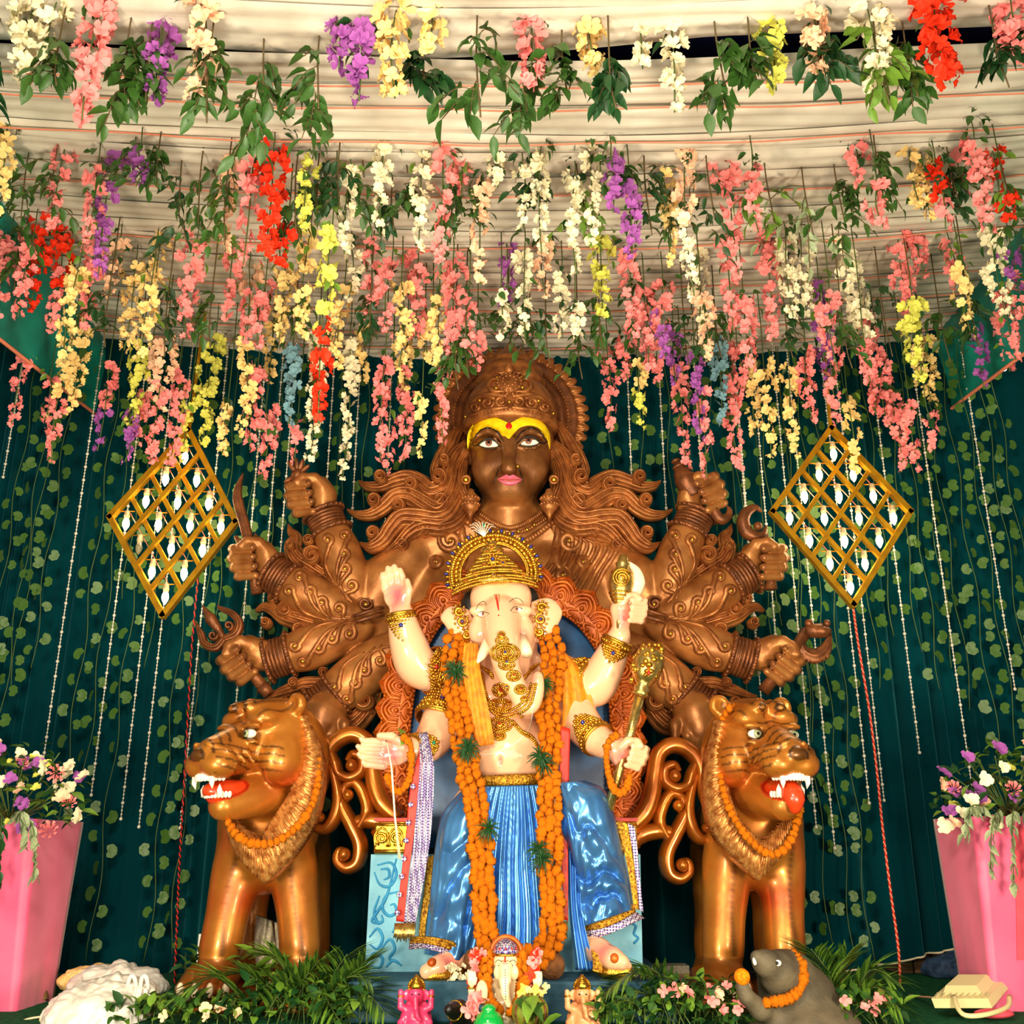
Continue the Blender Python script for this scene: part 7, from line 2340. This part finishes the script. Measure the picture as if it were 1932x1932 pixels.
mini_idol(785, 'pinkidol', 'small bright pink elephant-headed idol with gold crown', 1.0, 0)
mini_idol(1099, 'peachidol', 'small peach elephant-headed idol with gold crown', 1.0, 0)

# the cream idol in the middle
Y = 4.50
k5 = MP(1850, Y)
cid = thing('seated_idol', 'cream elephant-headed idol with silver blue crown among red flowers in front of plinth', 'idol', (W(950, 1900, Y).x, Y, 0.0))
ck = Clay(tuple(W(880, 1990, 4.8))[:1] + (4.22, 0.0), (W(1022, 1850, 4.6).x, 4.75, W(950, 1765, 4.5).z), 0.0044)
R5 = lambda v: v * k5
ck.ell(W(954, 1815, Y), (R5(23), R5(22), R5(26)), 0.012)
for sx in (-1, 1):
    ck.ell(W(955 + sx * 14, 1835, 4.46), (R5(10), R5(10), R5(14)), 0.012)
    ck.ell(W(954 + sx * 30, 1822, 4.52), (R5(12), R5(4), R5(15)), 0.006)
ck.chain([W(954, 1825, 4.45), W(953, 1850, 4.40), W(954, 1875, 4.385), W(960, 1895, 4.39)], [R5(13), R5(11), R5(8), R5(6)], 0.006)
ck.ell(W(952, 1880, 4.56), (R5(40), R5(22), R5(38)), 0.02)
ck.ell(W(952, 1930, 4.54), (R5(48), R5(34), R5(36)), 0.02)
for sx, hx in ((-1, 890), (1, 1015)):
    ck.chain([W(952 + sx * 36, 1870, 4.54), W(hx - sx * 4, 1890, 4.50), W(hx, 1868, 4.47)], [R5(13), R5(10), R5(7)], 0.008)
    ck.ell(W(hx, 1850, 4.46), (R5(8.5), R5(5), R5(11)), 0.006)
    for j in range(4):
        ck.cap(W(hx - 6 + 4.2 * j, 1844, 4.46), W(hx - 6.5 + 4.2 * j, 1832 + abs(j - 1.5), 4.455), R5(2.3), R5(1.9), 0.003)
    ck.cap(W(hx - sx * 7, 1856, 4.455), W(hx - sx * 10, 1845, 4.45), R5(2.6), R5(2), 0.004)
v, f = ck.mesh(1)
IB = bvh_of((v, f))
col = np.tile(srgb((248, 222, 176)), (len(v), 1))
part('body', (v, f), M['skin'], cid, col=col)
co = part('crown', lathe([(R5(24), 0), (R5(25), R5(6)), (R5(20), R5(16)), (R5(12), R5(24)), (R5(4), R5(28))], 24, W(954, 1800, Y)), M['silver'], cid)
part('crown_arch', join(torus_at(W(955, 1797, 4.52), (0, 1, 0), R5(28), R5(4.5), 30, 8)), M['orange'], co)
part('crown_band', torus_at(W(954, 1800, Y), (0, 0, 1), R5(24.5), R5(2.5), 30, 6), M['gold'], co)
for k in range(9):
    part('gem', ball(W(954, 1800, Y) + Vector((R5(24) * math.sin(-1 + 0.25 * k), -R5(24) * math.cos(-1 + 0.25 * k), R5(8 + 3 * math.cos(k * PI)))), R5(2.4), 8, 6), M['jewelblue' if k % 2 else 'jewelred'], co)
for sx in (-1, 1):
    e = part('eye', ball(hit(IB, 954 + sx * 13, 1822, 4.4, -0.004), (R5(4.2), R5(2), R5(2.2)), 10, 8), M['white'], cid)
    part('pupil', ball(hit(IB, 954 + sx * 13, 1822, 4.4, -0.004) + Vector((0, -R5(1.5), 0)), (R5(1.8), R5(1), R5(1.9)), 8, 6), M['black'], e)
    part('eyebrow', line_on(IB, [(954 + sx * 7, 1815), (954 + sx * 14, 1811), (954 + sx * 20, 1816)], 1.4, 4.4), M['black'], cid)
    part('bangle', torus_at(W(952 + sx * 63, 1864, 4.47), (0, 0.1, 1), R5(8), R5(2), 16, 6), M['gold'], cid)
part('forehead_mark', join(line_on(IB, [(953, 1803), (953, 1816)], 3.0, 4.4), line_on(IB, [(947, 1812), (953, 1815), (959, 1812)], 1.4, 4.4), line_on(IB, [(948, 1817), (953, 1819), (958, 1817)], 1.4, 4.4)), M['redpaint'], cid)
part('trunk_line', join(*[ball(hit(IB, 953 + 0.08 * i, 1830 + 5 * i, 4.4, 0.0), R5(1.1), 6, 4) for i in range(12)]), M['black'], cid)
gi = thing('flower_garland', 'red oleander and marigold garland around the cream idol', 'garland', tuple(W(950, 1850, 4.5)))
for sx in (-1, 1):
    mari_rope(gi, [(952 + sx * 30, 1800, 4.52), (952 + sx * 36, 1830, 4.48), (952 + sx * 36, 1860, 4.45), (952 + sx * 30, 1890, 4.42), (952 + sx * 8, 1915, 4.38)], 16, 9, 0.017, RND, 2)
    for k in range(16):
        inst('red_blossom', FLO['pink' if k % 3 else 'red'][k % 3], gi, W(952 + sx * RND.uniform(44, 62), RND.uniform(1795, 1885), RND.uniform(4.44, 4.54)), Euler((RND.uniform(0.8, 1.8), 0, RND.uniform(-1, 1))), RND.uniform(0.022, 0.03))

# offerings around it
oc = part('coconut', ball(W(1040, 1822, 4.93), (0.062, 0.06, 0.062), 18, 12), M['coco'], None, origin=tuple(W(1040, 1822, 4.93)))
tag(oc, 'brown husked coconut on the plinth by the marigold garland', 'coconut')
oc = part('coconut', ball(W(897, 1812, 4.96), (0.055, 0.055, 0.055), 16, 12), M['coco'], None, origin=tuple(W(897, 1812, 4.96)))
tag(oc, 'brown coconut on the plinth left of the cream idol', 'coconut')
gc = thing('green_coconut', 'green coconut with mango leaves in front of the cream idol', 'coconut', tuple(W(1000, 1905, 4.34)))
part('husk', ball(W(1000, 1908, 4.34), (0.072, 0.07, 0.068), 20, 14), M['greencoco'], gc)
part('husk_rib', join(*[tube([W(1000, 1908, 4.34) + Vector((0.073 * math.sin(a) * math.cos(b), -0.071 * math.cos(a) * math.cos(b), 0.069 * math.sin(b))) for b in np.linspace(-1.2, 1.3, 8)], [0.002, 0.006, 0.003], 5) for a in (-0.9, -0.3, 0.35, 0.95)]), M['coco'], gc)
for i, (x, y, rz) in enumerate(((985, 1880, 0.9), (1010, 1878, -0.5), (1030, 1892, -1.3), (1060, 1915, -1.5), (972, 1890, 1.4))):
    inst('mango_leaf', LEAF['leafy' if i % 2 else 'leaf'][0], gc, W(x, y, 4.28), Euler((-0.5, 0.2 * i, rz + PI)), 0.13)
gg = part('green_pot', lathe([(0.03, -0.06), (0.055, -0.05), (0.06, -0.02), (0.045, 0.01), (0.025, 0.022), (0.03, 0.03), (0.012, 0.045)], 22, W(922, 1918, 4.32)), M['greenglass'], None, origin=tuple(W(922, 1918, 4.32)))
tag(gg, 'glossy green pot beside the lotus bud', 'pot')
lb = thing('lotus_bud', 'pale pink lotus bud standing beside the cream idol', 'flower', tuple(W(910, 1880, 4.36)))
for i in range(7):
    a = i * 2 * PI / 7
    inst('petal', LEAF['leaf'][0] if False else LILY['peach'], lb, W(910, 1885, 4.36) + Vector((0.012 * math.cos(a), 0.012 * math.sin(a), 0.0)), Euler((0.5 * math.sin(a), 0.5 * math.cos(a), a)), 0.02)
part('bud', ball(W(909, 1872, 4.36), (0.024, 0.022, 0.044), 14, 10), M['f_peach'], lb)
rl = thing('red_flower', 'dark red drooping flower in front of the black mouse figure', 'flower', tuple(W(892, 1905, 4.32)))
for i in range(9):
    inst('petal', FLO['pink'][i % 3], rl, W(892 + RND.uniform(-9, 9), 1900 + RND.uniform(-26, 22), 4.32), Euler((1.3, 0.3 * i, 0.7 * i)), 0.03)
# black mouse figure
bm_ = thing('mouse_figure', 'small black mouse figure with a gold band below the plinth', 'figurine', (W(865, 1910, 4.48).x, 4.48, 0.0))
ck = Clay(tuple(W(835, 1960, 4.7))[:1] + (4.3, 0.0), (W(905, 1890, 4.5).x, 4.75, W(865, 1880, 4.5).z), 0.005)
ck.chain([W(848, 1905, 4.42), W(865, 1908, 4.48), W(885, 1925, 4.56)], [0.022, 0.042, 0.06], 0.015)
ck.ell(W(866, 1897, 4.5), (0.014, 0.008, 0.014), 0.006)
ck.ell(W(880, 1940, 4.56), (0.075, 0.085, 0.06), 0.02)
part('body', ck.mesh(1), M['black'], bm_)
part('gold_band', torus_at(W(858, 1907, 4.455), W(865, 1908, 4.48) - W(848, 1905, 4.42), 0.036, 0.004, 20, 6), M['gold'], bm_)
part('eye', ball(W(872, 1905, 4.44), 0.006, 8, 6), M['white'], bm_)
tb = thing('tuberose_sprig', 'white tuberose sprig lying by the sandal on the plinth', 'flower', tuple(W(862, 1835, 4.93)))
for k in range(26):
    inst('blossom', FLO['white'][k % 3], tb, W(RND.uniform(842, 884), RND.uniform(1822, 1850), RND.uniform(4.87, 4.93)), Euler((RND.uniform(0.5, 2), 0, RND.uniform(-1, 1))), 0.014)
pt = thing('petal_heap', 'small heap of pale yellow petals at the right end of the plinth', 'petals', tuple(W(1210, 1845, 5.0)))
for k in range(30):
    inst('petal', FLO['cream'][k % 3], pt, W(RND.uniform(1180, 1240), RND.uniform(1830, 1856), RND.uniform(4.9, 5.1)), Euler((RND.uniform(0, 1.5), 0, RND.uniform(-1, 3))), 0.016)
yl = thing('yellow_blossoms', 'yellow blossoms and leaves on top of the green coconut', 'flower', tuple(W(1005, 1870, 4.36)))
for k in range(16):
    inst('blossom', FLO['cream' if k % 2 else 'lime'][k % 3], yl, W(RND.uniform(980, 1030), RND.uniform(1862, 1882), RND.uniform(4.3, 4.36)), Euler((RND.uniform(0.5, 1.6), 0, RND.uniform(-1, 1))), 0.018)

# ------------------------------------------------------------------ grey mouse statue with a sweet
ms = thing('mouse_statue', 'grey clay mouse statue raising an orange sweet, at the right front', 'statue', (W(1490, 1930, 4.75).x, 4.75, 0.0))
ck = Clay((W(1380, 1900, 4.6).x, 4.45, 0.0), (W(1580, 1900, 5.1).x, 5.2, W(1450, 1780, 4.7).z), 0.007)
ck.chain([W(1428, 1806, 4.60), W(1444, 1817, 4.63), W(1466, 1834, 4.70), W(1484, 1846, 4.76)], [0.028, 0.05, 0.082, 0.105], 0.03)
ck.ell(W(1500, 1830, 4.80), (0.035, 0.02, 0.035), 0.012)
ck.ell(W(1512, 1822, 4.78), (0.022, 0.018, 0.03), 0.012)
ck.ell(W(1466, 1812, 4.78), (0.03, 0.018, 0.035), 0.012)
ck.chain([W(1484, 1850, 4.80), W(1505, 1890, 4.84), W(1525, 1940, 4.88)], [0.12, 0.16, 0.20], 0.05)
ck.chain([W(1470, 1908, 4.72), W(1435, 1905, 4.64), W(1408, 1880, 4.60), W(1400, 1862, 4.59)], [0.055, 0.042, 0.032, 0.028], 0.015)
for j in range(4):
    ck.cap(W(1394 + 5 * j, 1860, 4.585), W(1391 + 6 * j, 1848, 4.57), 0.010, 0.008, 0.004)
ck.ell(W(1520, 1945, 4.80), (0.24, 0.24, 0.14), 0.05)
v, f = ck.mesh(2)
MB_ = bvh_of((v, f))
part('body', (v, f), M['grey'], ms)
e = part('eye', ball(hit(MB_, 1467, 1817, 4.6, -0.003), (0.017, 0.009, 0.013), 10, 8), M['white'], ms)
part('pupil', ball(hit(MB_, 1466, 1817, 4.6, 0.004), 0.007, 8, 6), M['black'], e)
part('tooth', ball(W(1424, 1812, 4.585), (0.010, 0.008, 0.02), 8, 6), M['white'], ms)
sw = part('sweet_ball', ball(W(1400, 1843, 4.575), 0.033, 16, 10), M['marigold'], None, origin=tuple(W(1400, 1843, 4.575)))
tag(sw, 'round orange sweet held up by the grey mouse', 'sweet')
mgm = thing('marigold_garland', 'marigold garland around the neck of the grey mouse statue', 'garland', tuple(W(1500, 1830, 4.75)))
mari_rope(mgm, [(1498, 1800, 4.78), (1512, 1815, 4.72), (1516, 1840, 4.68), (1510, 1865, 4.66), (1492, 1882, 4.64), (1470, 1888, 4.63), (1446, 1892, 4.62)], 14, 9.0, 0.021, RND, 1)

# ------------------------------------------------------------------ odds and ends on the floor
def lump(name, label, cat, pts, rad, m, h=0.008, k=0.05, org=None, wr=0.012):
    P = [W(*p) for p in pts]
    lo = [min(p[i] for p in P) - max(rad) for i in range(3)]
    hi = [max(p[i] for p in P) + max(rad) for i in range(3)]
    ck = Clay(lo, hi, h)
    for i in range(len(P)):
        ck.ell(P[i], (rad[i] * 1.25, rad[i], rad[i] * 0.62), k)
    v, f = ck.mesh(1)
    nz_ = np.array([2.2 * abs(noise.noise(Vector(p) * 7)) + 1.3 * abs(noise.noise(Vector(p) * 17)) + 0.5 * abs(noise.noise(Vector(p) * 37)) for p in v])
    c = np.mean([tuple(p) for p in P], axis=0)
    d = v - c
    d /= np.linalg.norm(d, axis=1)[:, None]
    v = v + d * (nz_ * wr * 1.5)[:, None] - d * wr
    v[:, 2] = np.maximum(v[:, 2], 0.003)
    o = part(name, (v, f), M[m], None, origin=org or tuple(P[0]))
    return tag(o, label, cat)


lump('white_sack', 'large white plastic sack lying on the floor at the left front', 'bag', [(165, 1930, 4.9), (200, 1900, 4.98), (228, 1880, 5.04), (185, 1912, 4.95)], [0.16, 0.15, 0.12, 0.16], 'plastic', k=0.08)
lump('white_sack', 'white cloth bundle lying behind the large white sack', 'bag', [(215, 1858, 5.5), (262, 1862, 5.46), (182, 1862, 5.5)], [0.13, 0.11, 0.11], 'plastic', k=0.09)
lump('wrapped_packet', 'clear plastic wrapped yellow packet behind the white sacks', 'packet', [(160, 1850, 5.6), (195, 1852, 5.6)], [0.10, 0.10], 'f_cream')
cb = thing('carrier_bag', 'white plastic carrier bag with upright handles by the leafy bed', 'bag', (W(255, 1900, 4.95).x, 4.95, 0.0))
part('bag_body', sheet([(235, 1862), (230, 1890), (228, 1925)], [(282, 1865), (280, 1892), (276, 1922)], lambda u, t: 4.95 - 0.06 * math.sin(PI * u) - 0.03 * t + 0.008 * math.sin(u * 25 + 3 * t), 20, 24, 0.10), M['plastic'], cb)
for x0, x1 in ((240, 258), (264, 280)):
    part('handle', tube([W(x0, 1866, 4.93), W((x0 + x1) / 2 - 4, 1844, 4.92), W((x0 + x1) / 2 + 4, 1844, 4.92), W(x1, 1866, 4.93)], 0.010, 6, 4), M['plastic'], cb)
pl = part('bamboo_pole', tube([W(51, 1720, 5.6), W(66, 1810, 5.55), W(80, 1889, 5.5)], [0.028, 0.03, 0.03], 10), M['wood'], None, origin=tuple(W(80, 1889, 5.5)))
tag(pl, 'pale wooden pole leaning behind the left pedestal', 'pole')
sbx = thing('switch_socket', 'small cream electric socket box on the carpet at lower left', 'socket', tuple(W(92, 1925, 4.95)))
q = W(92, 1926, 4.95)
part('box', box(tuple(q - Vector((0.032, 0.03, 0.02))), tuple(q + Vector((0.032, 0.03, 0.022))), 0.004), M['lampbody'], sbx)
part('socket_face', lathe([(0.014, 0), (0.014, 0.004), (0.009, 0.005)], 14, q + Vector((0, -0.03, 0)), (0, -1, 0)), M['f_red'], sbx)
wr = part('white_wire', tube([W(x, y, 4.97) for x, y in crom([(0, 1931), (30, 1930), (55, 1922), (80, 1918)], 5)], 0.005, 5), M['cream'], None, origin=tuple(q))
tag(wr, 'thin white wire running to the socket box', 'wire')
np_ = part('newspaper', sheet([(518, 1740), (520, 1780), (522, 1822)], [(532, 1742), (536, 1780), (538, 1822)], lambda u, t: 5.75 + 0.02 * math.sin(9 * u + 4 * t), 14, 8, 0.03), M['newsprint'], None, origin=tuple(W(525, 1822, 5.75)))
tag(np_, 'folded newspaper standing between the legs of the left lion', 'newspaper')
pb = part('plastic_bag', sheet([(484, 1728), (480, 1765), (482, 1822)], [(512, 1738), (518, 1770), (520, 1822)], lambda u, t: 5.78 - 0.05 * math.sin(PI * u) + 0.012 * math.sin(17 * u + 9 * t), 24, 18, 0.05), M['newsprint'], None, origin=tuple(W(500, 1822, 5.78)))
tag(pb, 'crumpled greyish plastic bag between the legs of the left lion', 'bag')
yb = thing('leaf_bundle', 'bundle of yellowing leaves between the paws of the left lion', 'leaf', tuple(W(490, 1830, 5.25)))
for i in range(12):
    inst('leaf', LEAF['leafy'][i % 2], yb, W(RND.uniform(455, 520), RND.uniform(1806, 1850), RND.uniform(5.2, 5.35)), Euler((RND.uniform(0, 1), RND.uniform(-0.5, 0.5), RND.uniform(0, 6))), RND.uniform(0.10, 0.15))

# flood lamp on the floor at the right, seen from behind
fd = thing('flood_light', 'cream metal flood light on the carpet, seen from behind, near the right pedestal', 'lamp', tuple(W(1835, 1905, 5.0)))
a = W(1770, 1898, 4.98)
v = [W(1764, 1902, 4.97), W(1872, 1902, 4.97), W(1905, 1862, 5.22), W(1808, 1862, 5.22)]
up = Vector((0, 0.03, 0.035))
body = [tuple(p) for p in v] + [tuple(p + up) for p in v]
part('lamp_rim', (np.array(body), [(3, 2, 1, 0), (4, 5, 6, 7), (0, 1, 5, 4), (1, 2, 6, 5), (2, 3, 7, 6), (3, 0, 4, 7)]), M['lampbody'], fd, False)
cen = sum(v, Vector()) / 4
hv = [cen + (p - cen) * 0.72 + up for p in v]
body = [tuple(p) for p in hv] + [tuple(cen + (p - cen) * 0.55 + up * 1.9) for p in v]
part('housing', (np.array(body), [(3, 2, 1, 0), (4, 5, 6, 7), (0, 1, 5, 4), (1, 2, 6, 5), (2, 3, 7, 6), (3, 0, 4, 7)]), M['lampbody'], fd, False)
for k in range(9):
    s0, s1 = v[0] + (v[1] - v[0]) * (k + 0.5) / 9, v[3] + (v[2] - v[3]) * (k + 0.5) / 9
    part('cooling_fin', bar(s0 + (s1 - s0) * 0.04 + up * 1.05, s0 + (s1 - s0) * 0.20 + up * 1.15, 0.006, 0.02), M['lampbody'], fd, False)
part('stand_bracket', tube(crom([W(1800, 1880, 5.0), W(1806, 1900, 4.92), W(1822, 1916, 4.86), W(1862, 1914, 4.86), W(1900, 1900, 4.95), W(1905, 1880, 5.05)], 4), 0.011, 6), M['lampbody'], fd)
cl_ = part('cloth_scrap', ball(W(1875, 1912, 4.95), (0.09, 0.05, 0.02), 14, 8), M['coralcloth'], None, origin=tuple(W(1875, 1912, 4.95)))
tag(cl_, 'scrap of dark pink cloth under the flood light', 'cloth')


def cable(pts, lab, m, r=0.005, twist=True):
    P = np.array([tuple(W(*p)) for p in crom(pts, 10)])
    t = thing('cable', lab, 'cable', tuple(P[-1]))
    for k in range(2 if twist else 1):
        Q = P.copy()
        n = len(P)
        # fine twist
        N = n * 6
        Q = np.stack([np.interp(np.linspace(0, n - 1, N), np.arange(n), P[:, i]) for i in range(3)], 1)
        ph = np.arange(N) * 0.9 + k * PI
        Q[:, 0] += np.cos(ph) * r * 0.8
        Q[:, 1] += np.sin(ph) * r * 0.8
        part('strand', tube(Q, r, 5), M[m[k % len(m)]], t)


cable([(1609, 1142, 6.2), (1620, 1220, 6.2), (1640, 1340, 6.2), (1655, 1460, 6.2), (1665, 1560, 6.2), (1680, 1680, 6.2), (1695, 1790, 6.2), (1699, 1874, 6.15)], 'twisted red and orange cable hanging below the right lattice lamp', ['redpaint', 'rope'], 0.005)
cable([(1699, 1876, 6.0), (1730, 1880, 5.6), (1755, 1882, 5.3), (1775, 1885, 5.15)], 'twisted cable on the carpet running to the flood light', ['rope', 'cream'], 0.005)
cable([(374, 1085, 6.2), (362, 1220, 6.2), (354, 1360, 6.2), (345, 1520, 6.2), (338, 1640, 6.2), (334, 1740, 6.2), (329, 1857, 6.2)], 'twisted red cable hanging below the left lattice lamp', ['redpaint', 'black'], 0.0045)

# what shows under the lifted curtain hem
bb = thing('board_stack', 'brown timber boards lying under the lifted curtain hem', 'boards', (W(1760, 1840, 6.8).x, 6.85, 0.0))
for k in range(5):
    x = W(1700 + 34 * k, 1840, 6.8).x
    part('board', box((x - 0.05, 6.72, 0.0), (x + 0.05, 6.95, 0.24 + 0.02 * (k % 2)), 0.006), M['wood'], bb, False)
lump('cloth_heap', 'crumpled blue cloth under the lifted curtain hem by the right pedestal', 'cloth', [(1790, 1830, 6.55), (1825, 1828, 6.5), (1850, 1838, 6.45)], [0.12, 0.14, 0.12], 'tarp')
wp = part('white_plank', box((W(1205, 1855, 6.3).x, 6.25, 0.0), (W(1300, 1855, 6.3).x, 6.4, 0.09), 0.005), M['newsprint'], None, False, origin=tuple(W(1250, 1855, 6.3)))
tag(wp, 'weathered pale plank on the floor right of the plinth', 'plank')
lg = thing('hanging_bulb', 'lit bulb hanging at the right edge below the green valance', 'lamp', tuple(W(1892, 690, 6.0)))
part('bulb', ball(W(1892, 690, 6.0), (0.03, 0.03, 0.04), 12, 8), M['bulb'], lg)
part('wire', tube([W(1892, 690, 6.0), (W(1892, 690, 6.0).x, 6.0, 4.37)], 0.004, 5), M['black'], lg)
bx_ = part('small_box', box((W(372, 1790, 5.9).x, 5.9, 0.0), (W(392, 1790, 5.9).x, 6.0, W(372, 1762, 5.9).z), 0.004), M['plastic'], None, False, origin=tuple(W(380, 1790, 5.9)))
tag(bx_, 'small white box behind the leg of the left lion', 'box')
